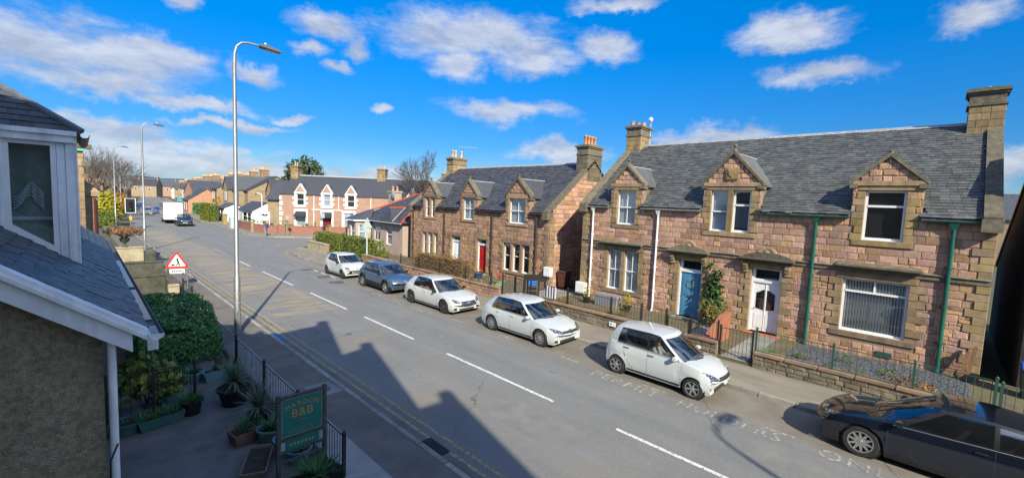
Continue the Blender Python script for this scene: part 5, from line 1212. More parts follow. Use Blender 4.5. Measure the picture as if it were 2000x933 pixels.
    for y0, y1 in ((.05, -.52), (.5, -.02)): w.tube([(cx+.01, y0, wz+.015), (cx-.10, (y0+y1)/2, wz+.075), (cx-.13, y1, wz+.085)], .008, 5)
    w.obj('wiper', BLACKP, R)
    if P.get('aerial'): ax_ = P['aerial']; MB().tube([(ax_, 0, sm_tab(roofz, ax_)+.01), (ax_-.12, 0, sm_tab(roofz, ax_)+.14)], [.010, .004], 6).obj('aerial', BLACKP, R)
    return R, body, bvh
WCAR = paint('white_car_paint', (.47, .51, .52)); WCAR2 = paint('warm_white_car_paint', (.50, .515, .51)); GREYB = paint('grey_blue_car_paint', (.085, .135, .215), .5, .3); BLKP = paint('black_car_paint', (.005, .008, .016), 0, .12)
GRILLE = mat('black_grille', (.012, .012, .013), .45, (.05, .05, .05), 90, .6, 120, space='obj')
PI2 = radians(-90)
def T(*a): return list(a)
# 1 small white city car with high roof, driver at the wheel
celerio = dict(L=3.60, W=1.60, H=1.54, wb=2.425, fo=.67, wr=.285, wt=.17, paint=WCAR, sill=.19, spokes=6,
    top=T((0, .58), (.02, .66), (.06, .74), (.14, .84), (.26, .93), (.40, .96), (.70, 1.00), (.92, 1.02), (.97, .98), (1, .80)),
    ctr=T((0, .56), (.02, .66), (.06, .77), (.14, .90), (.25, .99), (.30, 1.01), (.75, 1.0), (.92, 1.03), (.97, 1.0), (1, .82)), xc=.86, xt=-1.60,
    cowl=(1.08, .74), roof=(.20, -1.50), roofz=T((-1.6, 1.46), (-1.3, 1.505), (-.6, 1.54), (-.1, 1.53), (.25, 1.475)), yr=.61,
    side=T((.72, .06, 'dark'), (.60, -.02, 'sw'), (-.22, -.24, 'dark'), (-.30, -.30, 'sw'), (-1.02, -.98, 'dark'), (-1.05, -1.02, 'sw'), (-1.30, -1.20, 'body')),
    tailg=(-1.74, -1.64), seams=T((.78, .26, .80, .96), (-.26, .24, -.26, .98), (-1.0, .62, -1.06, 1.0), (-.72, .30, -1.0, .62)), handles=T((-.14, .88), (-.96, .93)), mirror=(.60, .93), handle_m=CHROME,
    lampf=T((1.58, -.74, .58), (1.80, -.36, .55), (1.78, -.34, .70), (1.34, -.74, .88)), lampr=T((-1.56, -.76, .74), (-1.76, -.62, .72), (-1.72, -.62, 1.02), (-1.50, -.74, 1.05)),
    front_patches=T(('grille', [(-.40, .56), (.40, .56), (.36, .68), (-.36, .68)], GRILLE), ('lower_intake', [(-.42, .24), (.42, .24), (.36, .34), (-.36, .34)], GRILLE), ('fog_lamp', [(-.66, .33), (-.56, .33), (-.56, .41), (-.66, .41)], LAMPG)), plate=(0, .45), aerial=.0)
C1, B1, V1 = make_car('white_small_hatchback', 'white tall-roofed small hatchback with a driver, parked between two permit markings', celerio, (12.83, 5.70, 0), PI2, 'cars parked along the far kerb')
# 2 white family hatchback
golf = dict(L=4.26, W=1.76, H=1.47, wb=2.63, fo=.86, wr=.315, wt=.205, paint=WCAR, sill=.17, spokes=10, rim=ALLOY,
    top=T((0, .55), (.02, .63), (.05, .68), (.12, .76), (.25, .88), (.40, .93), (.70, .96), (.90, .98), (.96, .93), (1, .72)),
    ctr=T((0, .54), (.02, .63), (.05, .71), (.12, .81), (.24, .93), (.30, .96), (.75, .97), (.90, .99), (.96, .95), (1, .74)), xc=.92, xt=-1.72,
    cowl=(1.16, .80), roof=(.26, -1.55), roofz=T((-1.75, 1.30), (-1.4, 1.41), (-.7, 1.47), (-.1, 1.465), (.3, 1.40)), yr=.645,
    side=T((.78, .10, 'dark'), (.62, .02, 'sw'), (-.28, -.30, 'dark'), (-.36, -.36, 'sw'), (-1.10, -1.02, 'dark'), (-1.14, -1.06, 'sw'), (-1.40, -1.22, 'body')),
    tailg=(-1.98, -1.86), seams=T((.84, .24, .86, .92), (-.32, .22, -.32, .95), (-1.02, .56, -1.08, .96), (-.72, .26, -1.02, .56)), handles=T((-.16, .84), (-1.00, .87)), mirror=(.66, .90),
    lampf=T((1.80, -.82, .57), (2.08, -.40, .54), (2.06, -.38, .69), (1.58, -.82, .79)), lampr=T((-1.86, -.82, .68), (-2.08, -.6, .66), (-2.04, -.6, .88), (-1.80, -.80, .90)),
    front_patches=T(('grille', [(-.44, .58), (.44, .58), (.44, .66), (-.44, .66)], GRILLE), ('lower_intake', [(-.46, .22), (.46, .22), (.44, .32), (-.44, .32)], GRILLE), ('side_intake', [(-.76, .26), (-.56, .24), (-.56, .34), (-.76, .36)], GRILLE), ('badge', [(-.07, .565), (.07, .565), (.07, .685), (-.07, .685)], CHROME)), plate=(0, .44))
make_car('white_hatchback', 'white mid-size hatchback parked nose to tail behind the small hatchback, before the blue-door house', golf, (12.92, 11.48, 0), PI2, 'cars parked along the far kerb')
# 3 white sporty hatchback
merc = dict(L=4.42, W=1.78, H=1.44, wb=2.73, fo=.89, wr=.325, wt=.21, paint=WCAR2, sill=.16, spokes=5, rim=ALLOYD,
    top=T((0, .50), (.02, .58), (.05, .66), (.12, .75), (.25, .85), (.40, .90), (.70, .93), (.90, .96), (.96, .92), (1, .72)),
    ctr=T((0, .50), (.02, .60), (.05, .70), (.12, .80), (.25, .92), (.30, .95), (.75, .95), (.90, .97), (.96, .94), (1, .74)), xc=.90, xt=-1.72,
    cowl=(1.12, .76), roof=(.16, -1.60), roofz=T((-1.8, 1.28), (-1.45, 1.37), (-.8, 1.43), (-.2, 1.435), (.2, 1.38)), yr=.63,
    side=T((.74, .04, 'dark'), (.58, -.06, 'sw'), (-.34, -.38, 'dark'), (-.42, -.44, 'sw'), (-1.25, -1.12, 'body')),
    tailg=(-2.04, -1.90), seams=T((.80, .24, .82, .9), (-.38, .22, -.38, .92), (-1.08, .56, -1.14, .94), (-.76, .26, -1.08, .56)), handles=T((-.22, .80), (-1.04, .83)), mirror=(.62, .88), mirror_m=BLACKP,
    lampf=T((1.84, -.82, .57), (2.14, -.44, .54), (2.12, -.42, .67), (1.62, -.82, .75)), lampr=T((-2.1, -.8, .66), (-2.2, -.55, .66), (-2.15, -.55, .80), (-2.0, -.8, .82)),
    front_patches=T(('grille', [(-.46, .46), (.46, .46), (.40, .64), (-.40, .64)], GRILLE), ('grille_bar', [(-.44, .54), (.44, .54), (.44, .565), (-.44, .565)], CHROME), ('badge', [(-.085, .47), (.085, .47), (.085, .635), (-.085, .635)], CHROME), ('lower_intake', [(-.42, .22), (.42, .22), (.48, .30), (-.48, .30)], GRILLE), ('side_intake', [(-.80, .24), (-.55, .24), (-.58, .36), (-.74, .36)], GRILLE), ('side_intake', [(.55, .24), (.80, .24), (.74, .36), (.58, .36)], GRILLE)), plate=(0, .40))
make_car('white_sporty_hatchback', 'white low sporty hatchback with star badge grille, third white car from the black coupe', merc, (12.93, 17.44, 0), PI2, 'cars parked along the far kerb')
# 4 grey-blue crossover
cactus = dict(L=4.16, W=1.73, H=1.50, wb=2.60, fo=.82, wr=.33, wt=.205, paint=GREYB, sill=.22, spokes=7, rim=ALLOY, clad=3,
    top=T((0, .62), (.02, .72), (.05, .79), (.12, .86), (.25, .94), (.40, .97), (.70, 1.0), (.90, 1.02), (.96, .96), (1, .76)),
    ctr=T((0, .62), (.02, .74), (.05, .83), (.12, .92), (.25, 1.0), (.30, 1.01), (.75, 1.01), (.90, 1.03), (.96, .98), (1, .78)), xc=.92, xt=-1.66,
    cowl=(1.12, .78), roof=(.26, -1.52), roofz=T((-1.7, 1.38), (-1.4, 1.46), (-.7, 1.505), (-.1, 1.50), (.3, 1.44)), yr=.64,
    side=T((.76, .12, 'dark'), (.62, .04, 'sw'), (-.24, -.26, 'dark'), (-.32, -.32, 'sw'), (-1.10, -1.04, 'dark'), (-1.14, -1.08, 'sw'), (-1.38, -1.22, 'body')),
    tailg=(-1.92, -1.80), seams=T((.84, .32, .86, .95), (-.28, .3, -.28, .98), (-.98, .6, -1.06, 1.0), (-.68, .32, -.98, .6)), handles=T((-.14, .88), (-.98, .90)), mirror=(.66, .94), mirror_m=BLACKP,
    lampf=T((1.82, -.78, .70), (2.0, -.46, .68), (1.98, -.44, .76), (1.66, -.78, .80)), lampr=T((-1.9, -.78, .74), (-2.0, -.55, .74), (-1.96, -.55, .92), (-1.85, -.78, .94)),
    front_patches=T(('grille', [(-.60, .50), (.60, .50), (.56, .62), (-.56, .62)], GRILLE), ('lower_intake', [(-.66, .28), (.66, .28), (.60, .40), (-.60, .40)], GRILLE), ('badge', [(-.09, .68), (.09, .68), (.09, .76), (-.09, .76)], CHROME)), plate=(0, .56))
make_car('grey_crossover', 'grey-blue crossover car with dark lower cladding parked between white hatchbacks', cactus, (12.90, 22.70, 0), PI2, 'cars parked along the far kerb')
# 5 small white city car
aygo = dict(L=3.46, W=1.60, H=1.46, wb=2.34, fo=.60, wr=.285, wt=.17, paint=WCAR2, sill=.18, spokes=8, rim=ALLOYD,
    top=T((0, .56), (.02, .64), (.06, .74), (.14, .84), (.26, .92), (.42, .94), (.70, .99), (.90, 1.04), (.96, .98), (1, .78)),
    ctr=T((0, .55), (.02, .65), (.06, .77), (.14, .89), (.25, .98), (.30, 1.0), (.75, 1.0), (.90, 1.05), (.96, 1.0), (1, .80)), xc=.80, xt=-1.50,
    cowl=(1.02, .70), roof=(.18, -1.35), roofz=T((-1.5, 1.36), (-1.2, 1.42), (-.6, 1.46), (-.1, 1.455), (.2, 1.40)), yr=.60,
    side=T((.68, .04, 'dark'), (.55, -.04, 'sw'), (-.24, -.26, 'dark'), (-.30, -.32, 'sw'), (-1.0, -.92, 'body')),
    tailg=(-1.62, -1.54), seams=T((.72, .26, .74, .94), (-.27, .24, -.27, .96), (-.94, .60, -1.0, 1.0)), handles=T((-.14, .86),), mirror=(.58, .91), mirror_m=BLACKP,
    lampf=T((1.50, -.72, .62), (1.70, -.44, .58), (1.66, -.40, .72), (1.34, -.72, .80)), lampr=T((-1.6, -.74, .7), (-1.7, -.6, .7), (-1.66, -.6, 1.0), (-1.5, -.74, 1.02)),
    front_patches=T(('black_mask', [(-.66, .30), (.66, .30), (.30, .50), (-.30, .50)], BLACKP), ('badge', [(-.06, .60), (.06, .60), (.06, .67), (-.06, .67)], CHROME)), plate=(0, .43))
c5, b5, v5 = make_car('white_city_car', 'white three-box-less city car with black front stripe, last parked car before the junction', aygo, (12.86, 28.0, 0), PI2, 'cars parked along the far kerb')
c5['label'] = 'small white city car with black nose stripes, last parked car before the junction'
g = MB()
for s in (-1, 1): g.grid(patch(v5, [(1.28, s*.74, .70), (1.34, s*.66, .70), (.72, s*.70, .97), (.66, s*.76, .95)], (.3, s, .5), 8, 2, .006))
g.obj('black_nose_stripe', BLACKP, c5, True)
# 6 black coupe in the corner of the picture
astra = dict(L=4.46, W=1.80, H=1.48, wb=2.695, fo=.93, wr=.335, wt=.225, paint=BLKP, sill=.16, spokes=10, rim=ALLOY,
    top=T((0, .55), (.02, .64), (.05, .72), (.12, .81), (.25, .90), (.40, .94), (.70, 1.0), (.90, 1.03), (.96, .98), (1, .76)),
    ctr=T((0, .55), (.02, .66), (.05, .76), (.12, .87), (.25, .97), (.30, 1.0), (.75, 1.0), (.90, 1.04), (.96, 1.0), (1, .78)), xc=.98, xt=-1.70,
    cowl=(1.22, .84), roof=(.20, -1.60), roofz=T((-1.9, 1.22), (-1.5, 1.34), (-.8, 1.45), (-.3, 1.48), (.25, 1.43)), yr=.62,
    side=T((.80, .06, 'dark'), (.66, -.04, 'sw'), (-.62, -.62, 'dark'), (-.70, -.68, 'sw'), (-1.45, -1.22, 'body')),
    tailg=(-2.02, -1.88), seams=T((.86, .24, .88, .92), (-.66, .24, -.66, .98)), handles=T((-.48, .86),), mirror=(.70, .92),
    lampf=T((1.86, -.80, .68), (2.12, -.46, .64), (2.08, -.44, .72), (1.60, -.80, .84)), lampr=T((-2.1, -.8, .7), (-2.2, -.55, .7), (-2.15, -.55, .86), (-2.0, -.8, .88)),
    front_patches=T(('grille', [(-.46, .46), (.46, .46), (.42, .56), (-.42, .56)], GRILLE),), plate=(0, .40), handle_m=BLKP, trim=CHROME)
c6, b6, v6 = make_car('black_coupe', 'glossy black two-door coupe with silver alloy wheels in the lower corner', astra, (12.93, -.43, 0), -PI2, 'cars parked along the far kerb')
g = MB()
for s in (-1, 1): g.lathe([(0, .004), (.03, .003), (.04, 0)], (0, 0, 0), 8, 'y', M=Matrix.Translation((1.02, s*.88, .66)) @ Matrix.Diagonal((1.6, s, .8, 1)))
g.obj('indicator', LAMPG, c6)
# far traffic
suv = dict(L=4.75, W=1.90, H=1.72, wb=2.78, fo=.90, wr=.37, wt=.23, paint=paint('near_black_car_paint', (.012, .014, .020), 0, .2), sill=.26, spokes=6, rim=ALLOYD,
    top=T((0, .74), (.02, .84), (.05, .92), (.12, 1.0), (.25, 1.08), (.40, 1.10), (.70, 1.12), (.90, 1.14), (.96, 1.08), (1, .86)),
    ctr=T((0, .74), (.02, .86), (.05, .96), (.12, 1.05), (.25, 1.13), (.30, 1.15), (.75, 1.13), (.90, 1.15), (.96, 1.1), (1, .88)), xc=1.0, xt=-1.9,
    cowl=(1.22, .90), roof=(.40, -1.95), roofz=T((-2.1, 1.60), (-1.6, 1.69), (-.7, 1.72), (0, 1.71), (.45, 1.65)), yr=.66,
    side=T((.88, .28, 'dark'), (.72, .2, 'sw'), (-.28, -.28, 'dark'), (-.36, -.36, 'sw'), (-1.2, -1.15, 'dark'), (-1.25, -1.2, 'sw'), (-1.8, -1.65, 'body')),
    tailg=(-2.2, -2.08), seams=T((.95, .35, .97, 1.05),), handles=T((-.2, .98),), mirror=(.76, 1.08),
    lampf=T((2.0, -.86, .84), (2.26, -.52, .80), (2.24, -.5, .90), (1.9, -.86, .96)), lampr=T((-2.2, -.86, .9), (-2.35, -.6, .9), (-2.3, -.6, 1.1), (-2.1, -.86, 1.1)),
    front_patches=T(('grille', [(-.5, .68), (.5, .68), (.46, .86), (-.46, .86)], CHROME), ('lower_intake', [(-.6, .34), (.6, .34), (.56, .48), (-.56, .48)], GRILLE)), plate=(0, .56))
make_car('black_suv', 'black sport utility vehicle driving towards the junction ahead of a white box trailer', suv, (11.75, 78.3, 0), PI2-.06, None, False)
far_cols = [('blue', (.10, .17, .33), (13.4, 117, 0), PI2-.08, 'blue car parked far down the street beyond the white trailer'), ('silver', (.42, .43, .45), (10.9, 112, 0), PI2-.08, 'silver car driving towards the junction far down the street'), ('navy', (.03, .05, .11), (11.6, 136, 0), PI2-.09, 'dark navy car following the silver car far down the street'),
            ('red', (.16, .03, .04), (8.7, 118, 0), -PI2-.08, 'dark red car driving away beside the traffic signal'), ('grey', (.20, .21, .22), (17.2, 140, 0), PI2-.1, 'grey car parked at the far kerb in the distance'), ('white', (.6, .6, .6), (13.4, 150, 0), PI2-.1, 'white car in the distant queue of traffic')]
for nm, c, loc, rz, lab in far_cols:
    pz = dict(golf); pz['paint'] = paint(nm+'_far_paint', c, .3); make_car(nm+'_car', lab, pz, loc, rz, 'distant cars on the street', False)
t_ = thing('box_trailer', 'white box trailer behind the black sport utility vehicle', 'trailer', (11.35, 86.2, 0), PI2-.06)
b = MB().box(-4.6, 3.8, -1.15, 1.15, .62, 3.15); bevel_mesh(b.obj('box', paint('white_trailer_paint', (.80, .80, .78)), t_).data, .06, 2)
b = MB().box(3.79, 3.815, -1.05, 1.05, .8, 3.0).obj('front_panel', WHITE, t_); MB().box(-4.2, 3.4, -1.0, 1.0, .42, .62).tube([(3.4, 0, .5), (5.1, 0, .5)], .06, 6).obj('chassis', BLACKP, t_)
for x in (-1.6, -2.6):
    for s in (-1, 1): wheel(t_, x, s*1.0, s, .36, .2, 6, ALLOY)
for s in (-1, 1):
    for z in (1.0, 2.4): MB().box(3.4, 3.6, min(s*1.15, s*1.17), max(s*1.15, s*1.17), z, z+.08).obj('marker_lamp', AMBER, t_)
# ------------------------------------------------------------------ plants
LF = {k: leaf_mat(k+'_leaf', a, b) for k, a, b in (
    ('privet', (.085, .12, .018), (.24, .28, .045)), ('dark', (.06, .17, .055), (.16, .33, .11)), ('yellow', (.24, .235, .02), (.50, .46, .05)), ('orange', (.34, .17, .01), (.5, .27, .03)),
    ('fir', (.035, .055, .025), (.10, .13, .05)), ('ivy', (.03, .09, .025), (.10, .20, .06)), ('beech', (.17, .095, .03), (.30, .19, .07)), ('straw', (.14, .13, .03), (.28, .22, .07)),
    ('aucuba', (.06, .13, .03), (.40, .42, .10)), ('blade', (.08, .13, .08), (.20, .25, .17)), ('bulb', (.04, .13, .045), (.10, .25, .08)), ('rust', (.22, .09, .02), (.38, .20, .05)), ('acer', (.22, .11, .05), (.36, .20, .09)), ('lime', (.10, .14, .02), (.22, .26, .04)), ('heather', (.10, .06, .05), (.2, .14, .08)))}
BARK = mat('tree_bark', (.085, .065, .05), .95, (.05, .04, .032), 7, .7, 20)
BARKG = mat('grey_twigs', (.13, .105, .09), .95, (.09, .072, .062), 5, .3, 20)
RNG = random.Random(11)
def rvec(): 
    while True:
        v = Vector((RNG.uniform(-1, 1), RNG.uniform(-1, 1), RNG.uniform(-1, 1)))
        if .05 < v.length < 1: return v.normalized()
def leaf(b, p, n, s, asp=.55, r=None):
    n = (n+rvec()*.9).normalized(); t = n.orthogonal().normalized(); a = RNG.uniform(0, 2*pi); u = t*cos(a)+n.cross(t)*sin(a); v = n.cross(u); s *= RNG.uniform(.6, 1.3)
    b.add([p-u*s*.5, p+v*s*asp*.5, p+u*s*.5, p-v*s*asp*.5], [(0, 1, 2, 3)], r=r if r is not None else RNG.uniform(.01, 1))
def crown(b, ells, n, size, clump=.16, asp=.6, core=.55):
    """leaves in clumps through a union of ellipsoids, denser toward the outside"""
    vol = [a*c*d for (_, (a, c, d)) in ells]; tot = sum(vol)
    for (c, rad), v in zip(ells, vol):
        c = Vector(c); m = max(6, int(n*v/tot/14))
        for _ in range(m):
            d = rvec(); k = RNG.uniform(core, 1.04)**.7; q = Vector((d.x*rad[0]*k, d.y*rad[1]*k, d.z*rad[2]*k)); tone = RNG.uniform(.05, .95)
            cl = min(rad)*clump*RNG.uniform(.7, 1.6)
            for _ in range(14): o = rvec()*cl*RNG.uniform(.1, 1); leaf(b, c+q+o, (d+o.normalized()*.6), size, asp, min(1, max(.01, tone+RNG.uniform(-.25, .25))))
def branchy(b, p, d, L, r, depth, spread=.5, up=.12, minr=.004, n=5, kids=(2, 3)):
    if depth == 0 or r < minr: return
    pts = [p]; q = Vector(p); dd = Vector(d)
    for i in range(3): dd = (dd+rvec()*.16+Vector((0, 0, up*.3))).normalized(); q = q+dd*L/3; pts.append(q.copy())
    b.tube(pts, [r, r*.9, r*.78, r*.66], n, cap=False)
    for k in range(RNG.randint(*kids)): branchy(b, pts[-1], (dd+rvec()*spread+Vector((0, 0, up))).normalized(), L*RNG.uniform(.62, .85), r*RNG.uniform(.55, .72), depth-1, spread, up, minr, max(3, n-1), kids)
    if depth > 1: branchy(b, pts[2], (dd+rvec()*spread*1.3).normalized(), L*.6, r*.45, depth-1, spread, up, minr, max(3, n-1), kids)
def tree(name, label, loc, trunk_h, r, ells, leafm, n, size, group=None, limbs=5):
    R = thing(name, label, 'tree', loc, 0, group); b = MB(); b.tube([(0, 0, -.1), (.05, 0, trunk_h*.5), (0, .05, trunk_h)], [r*1.25, r, r*.75], 8)
    for (c, rad) in ells[:limbs]: b.tube([(0, 0, trunk_h*.85), Vector((0, 0, trunk_h*.85)).lerp(Vector(c), .5)+Vector((0, 0, .2)), Vector(c)+Vector((0, 0, rad[2]*.5))], [r*.6, r*.4, r*.1], 6)
    b.obj('trunk', BARK, R); c = MB(); crown(c, ells, n, size); c.obj('crown', leafm, R); return R
def bare_tree(name, label, loc, L, r, depth, spread=.55, up=.12, m=None, kids=(2, 3), trunk=1.0, group=None):
    R = thing(name, label, 'tree', loc, 0, group); b = MB(); b.tube([(0, 0, -.1), (0, 0, trunk)], [r*1.2, r], 8, cap=False); t = b.obj('trunk', m or BARK, R)
    c = MB()
    for k in range(3): branchy(c, Vector((0, 0, trunk)), (Vector((0, 0, 1))+rvec()*.55).normalized(), L, r*.8, depth, spread, up, .004, 5, kids)
    c.obj('branches', m or BARK, R); return R
def box_leaves(b, x0, x1, y0, y1, z0, z1, dens, size, wob=.06, asp=.6, M=None, top_round=0):
    """leaves over the faces of a clipped hedge"""
    A = 2*(x1-x0)*(z1-z0)+2*(y1-y0)*(z1-z0)+(x1-x0)*(y1-y0)
    for _ in range(int(A*dens)):
        a = RNG.uniform(0, A); f = [(x1-x0)*(z1-z0)]*2+[(y1-y0)*(z1-z0)]*2+[(x1-x0)*(y1-y0)]
        for k in range(5):
            if a < f[k]: break
            a -= f[k]
        u, v = RNG.random(), RNG.random()
        p, nn = [((x0+(x1-x0)*u, y0, z0+(z1-z0)*v), (0, -1, .3)), ((x0+(x1-x0)*u, y1, z0+(z1-z0)*v), (0, 1, .3)), ((x0, y0+(y1-y0)*u, z0+(z1-z0)*v), (-1, 0, .3)), ((x1, y0+(y1-y0)*u, z0+(z1-z0)*v), (1, 0, .3)), ((x0+(x1-x0)*u, y0+(y1-y0)*v, z1), (0, 0, 1))][k]
        p = Vector(p); nn = Vector(nn)
        w = .5*sin(p.x*2.1+p.y*1.7)+.5*sin(p.y*3.3+p.z*2.9+p.x)
        if top_round:
            fx = max(abs((p.y-(y0+y1)/2)/((y1-y0)/2)), 0); fz = (p.z-z0)/(z1-z0); p.z -= top_round*fx**4*fz
            if k >= 2 and k < 4: p.x -= nn.x*top_round*.6*max(0, fz-.5)
        p = p+nn*(w*wob+RNG.uniform(-.07, .03)); 
        if M: p = M @ p
        leaf(b, p, nn, size, asp)
def hedge(name, label, x0, x1, y0, y1, z0, z1, m, dens=260, size=.075, rz=0, loc=None, core=None, rnd=.12, cat='hedge', wob=.07):
    c = loc or ((x0+x1)/2, (y0+y1)/2, z0); R = thing(name, label, cat, c, rz); hx, hy, h = (x1-x0)/2, (y1-y0)/2, z1-z0
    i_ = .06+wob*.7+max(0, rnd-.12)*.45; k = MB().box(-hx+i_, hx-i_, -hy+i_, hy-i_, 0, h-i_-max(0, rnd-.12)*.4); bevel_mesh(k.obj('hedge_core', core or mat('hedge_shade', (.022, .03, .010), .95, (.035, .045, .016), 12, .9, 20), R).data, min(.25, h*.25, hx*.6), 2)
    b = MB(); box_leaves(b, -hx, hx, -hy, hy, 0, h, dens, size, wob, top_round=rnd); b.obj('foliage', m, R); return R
def shrub(name, label, loc, ells, m, n, size, cat='shrub', group=None, stem=True):
    R = thing(name, label, cat, loc, 0, group); b = MB()
    if stem:
        for (c, rad) in ells[:4]:
            for k in range(3): b.tube([(RNG.uniform(-.03, .03), RNG.uniform(-.03, .03), -.03), Vector(c)+Vector((rad[0]*RNG.uniform(-.4, .4), rad[1]*RNG.uniform(-.4, .4), 0))], [.012, .004], 4)
        b.obj('stem', BARK, R)
    f = MB(); crown(f, ells, n, size, .22, .6, .35); f.obj('foliage', m, R); return R
def blades(b, n, L, w, base=(0, 0, 0), droop=.5, lean=(.15, 1.2), spread=.04):
    for _ in range(n):
        a = RNG.uniform(0, 2*pi); t0 = RNG.uniform(*lean); LL = L*RNG.uniform(.7, 1.1); d = Vector((cos(a), sin(a), 0)); s = Vector((-sin(a), cos(a), 0)); p = Vector(base)+d*RNG.uniform(0, spread); r = RNG.uniform(.01, 1)
        rows = []; th = t0
        for k in range(5): ww = w*(1-(k/4)**1.6)*.5+.001; rows.append([p-s*ww, p+s*ww]); th = min(2.4, th+droop*.25*RNG.uniform(.5, 1.3)); p = p+(d*sin(th)+Vector((0, 0, cos(th))))*LL/4
        b.grid(rows, r=r)
def planter(name, label, loc, kind, potm, plant=None, group=None, rz=0, cat='plant pot'):
    R = thing(name, label, cat, loc, rz, group)
    if kind[0] == 'round':
        _, r, h = kind; MB().lathe([(r*.72, 0), (r*.95, h*.86), (r*1.06, h*.87), (r*1.06, h), (r*.93, h), (r*.88, h*.82), (0, h*.82)], (0, 0, 0), 18).obj('pot', potm, R, 40); top = h*.82
    else:
        _, a, c, h = kind; k = .84; MB().add([(-a*k, -c*k, 0), (a*k, -c*k, 0), (a*k, c*k, 0), (-a*k, c*k, 0), (-a, -c, h), (a, -c, h), (a, c, h), (-a, c, h), (-a*.92, -c*.86, h), (a*.92, -c*.86, h), (a*.92, c*.86, h), (-a*.92, c*.86, h), (-a*.86, -c*.8, h*.8), (a*.86, -c*.8, h*.8), (a*.86, c*.8, h*.8), (-a*.86, c*.8, h*.8)],
            [(0, 3, 2, 1)]+[(i, (i+1) % 4, 4+(i+1) % 4, 4+i) for i in range(4)]+[(4+i, 4+(i+1) % 4, 8+(i+1) % 4, 8+i) for i in range(4)]+[(8+i, 8+(i+1) % 4, 12+(i+1) % 4, 12+i) for i in range(4)]).obj('pot', potm, R); top = h*.8
    if kind[0] == 'round': MB().lathe([(kind[1]*.88, top+.005), (0, top+.01)], (0, 0, 0), 14).obj('soil', SOIL, R)
    else: MB().box(-kind[1]*.85, kind[1]*.85, -kind[2]*.79, kind[2]*.79, top-.02, top+.01).obj('soil', SOIL, R)
    if plant:
        b = MB(); plant(b, top); b.obj('plant', plant.m, R)
    return R
def pl(m, fn): f = lambda b, t: fn(b, t); f.m = m; return f
# far side gardens -------------------------------------------------
hedge('privet_hedge', 'bright green clipped hedge in front of the bungalow', 16.75, 17.9, 32.6, 38.2, .1, 1.75, LF['privet'], 230, .10)
hedge('corner_hedge', 'low green hedge on the street corner above the stone wall', 16.35, 17.5, 39.0, 42.6, .1, 1.75, LF['privet'], 230, .10)
hedge('corner_hedge', 'rounded green hedge along the side street by the bungalow', 17.7, 20.0, 41.9, 43.0, .1, 1.5, LF['privet'], 220, .10)
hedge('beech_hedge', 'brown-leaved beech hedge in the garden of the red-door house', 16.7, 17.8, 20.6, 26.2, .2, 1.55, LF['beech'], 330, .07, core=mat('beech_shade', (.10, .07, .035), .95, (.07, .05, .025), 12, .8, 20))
shrub('laurel_bush', 'bright lime green bush against the bungalow hedge end', (17.9, 32.7, .1), [((0, 0, .9), (.55, .6, .85)), ((.2, -.2, .5), (.5, .5, .5))], LF['lime'], 1500, .11)
shrub('climbing_ivy', 'tall leafy climber growing up the wall beside the blue door', (19.95, 7.0, .2), [((.08, .05, 1.2), (.22, .42, 1.0)), ((.1, -.15, 1.9), (.16, .30, .75)), ((.08, .1, 2.45), (.12, .2, .45)), ((.05, -.1, .7), (.30, .55, .6))], LF['ivy'], 5200, .10)
shrub('autumn_bush', 'yellow and rust leaved bush at the foot of the climber by the blue door', (19.4, 6.75, .2), [((0, 0, .65), (.55, .65, .55)), ((-.1, -.3, .45), (.45, .5, .4)), ((0, .3, .9), (.35, .35, .4))], LF['straw'], 1700, .075)
for y, x, lab in ((12.9, 18.9, 'yellow cone-shaped conifer beside the white downpipe at the house corner'), (10.55, 18.9, 'yellow cone-shaped conifer between the front window and the second white downpipe')):
    R = planter('dwarf_conifer', lab, (x, y, .2), ('round', .2, .3), BLACKP, pl(LF['yellow'], lambda b, t: crown(b, [((0, 0, t+.22), (.2, .2, .26)), ((0, 0, t+.48), (.16, .16, .26)), ((0, 0, t+.75), (.10, .10, .24))], 900, .055)), None, 0, 'conifer')
MB_ = MB().box(-.65, .65, -.22, .22, 0, .62); o = tag(MB_.obj('storage_box', mat('grey_timber', (.24, .24, .25), .8, (.17, .17, .18), 6, .3, 30, stretch=(1, 1, 8))), 'low grey storage chest under the double front window', 'storage box'); o.location = (19.1, 11.75, .2); o.rotation_euler.z = pi/2; bevel_mesh(o.data, .02)
for (x, y, n, m, lab) in ((17.0, 12.9, 60, 'straw', 'tufted yellow-green grass behind the garden wall near the meter box'), (16.9, 9.9, 90, 'straw', 'large clump of yellow-green grass behind the wall by the small white plaque'), (17.2, 4.0, 40, 'bulb', 'small green plant by the white-door gate')):
    R = thing('ornamental_grass', lab, 'plant', (x, y, .2)); b = MB(); blades(b, n*3, .75 if m == 'straw' else .35, .02, (0, 0, 0), .5, (.05, .7), .28); b.obj('blades', LF[m], R)
shrub('rust_heather', 'orange and green low bush behind the green railings', (16.9, .15, .2), [((0, 0, .28), (.34, .55, .30)), ((0, .4, .22), (.25, .3, .22))], LF['rust'], 900, .06)
for k, (x, y) in enumerate(((17.0, 2.3), (17.4, 1.4), (18.3, .9), (17.9, 3.1), (18.8, 2.0))):
    shrub('alpine_plant', ['low yellow-green cushion plant by the gate pier', 'low yellow-green cushion plant in the middle of the slate chips', 'low cushion plant below the wide window sill', 'small cushion plant near the foot of the first green downpipe', 'small cushion plant near the wall vent'][k], (x, y, .2), [((0, 0, .1), (.28, .3, .14))], LF['lime'], 260, .06, 'plant', None, False)
for (x, y, lab) in ((17.6, 18.4, 'yellow daffodil clump by the red-door path'), (17.5, 20.0, 'yellow flowers along the foot of the beech hedge'), (18.6, 16.6, 'small green shrub under the triple window')):
    shrub('flower_clump', lab, (x, y, .2), [((0, 0, .18), (.3, .35, .2))], LF['yellow'] if 'yellow' in lab else LF['lime'], 300, .06, 'plant', None, False)
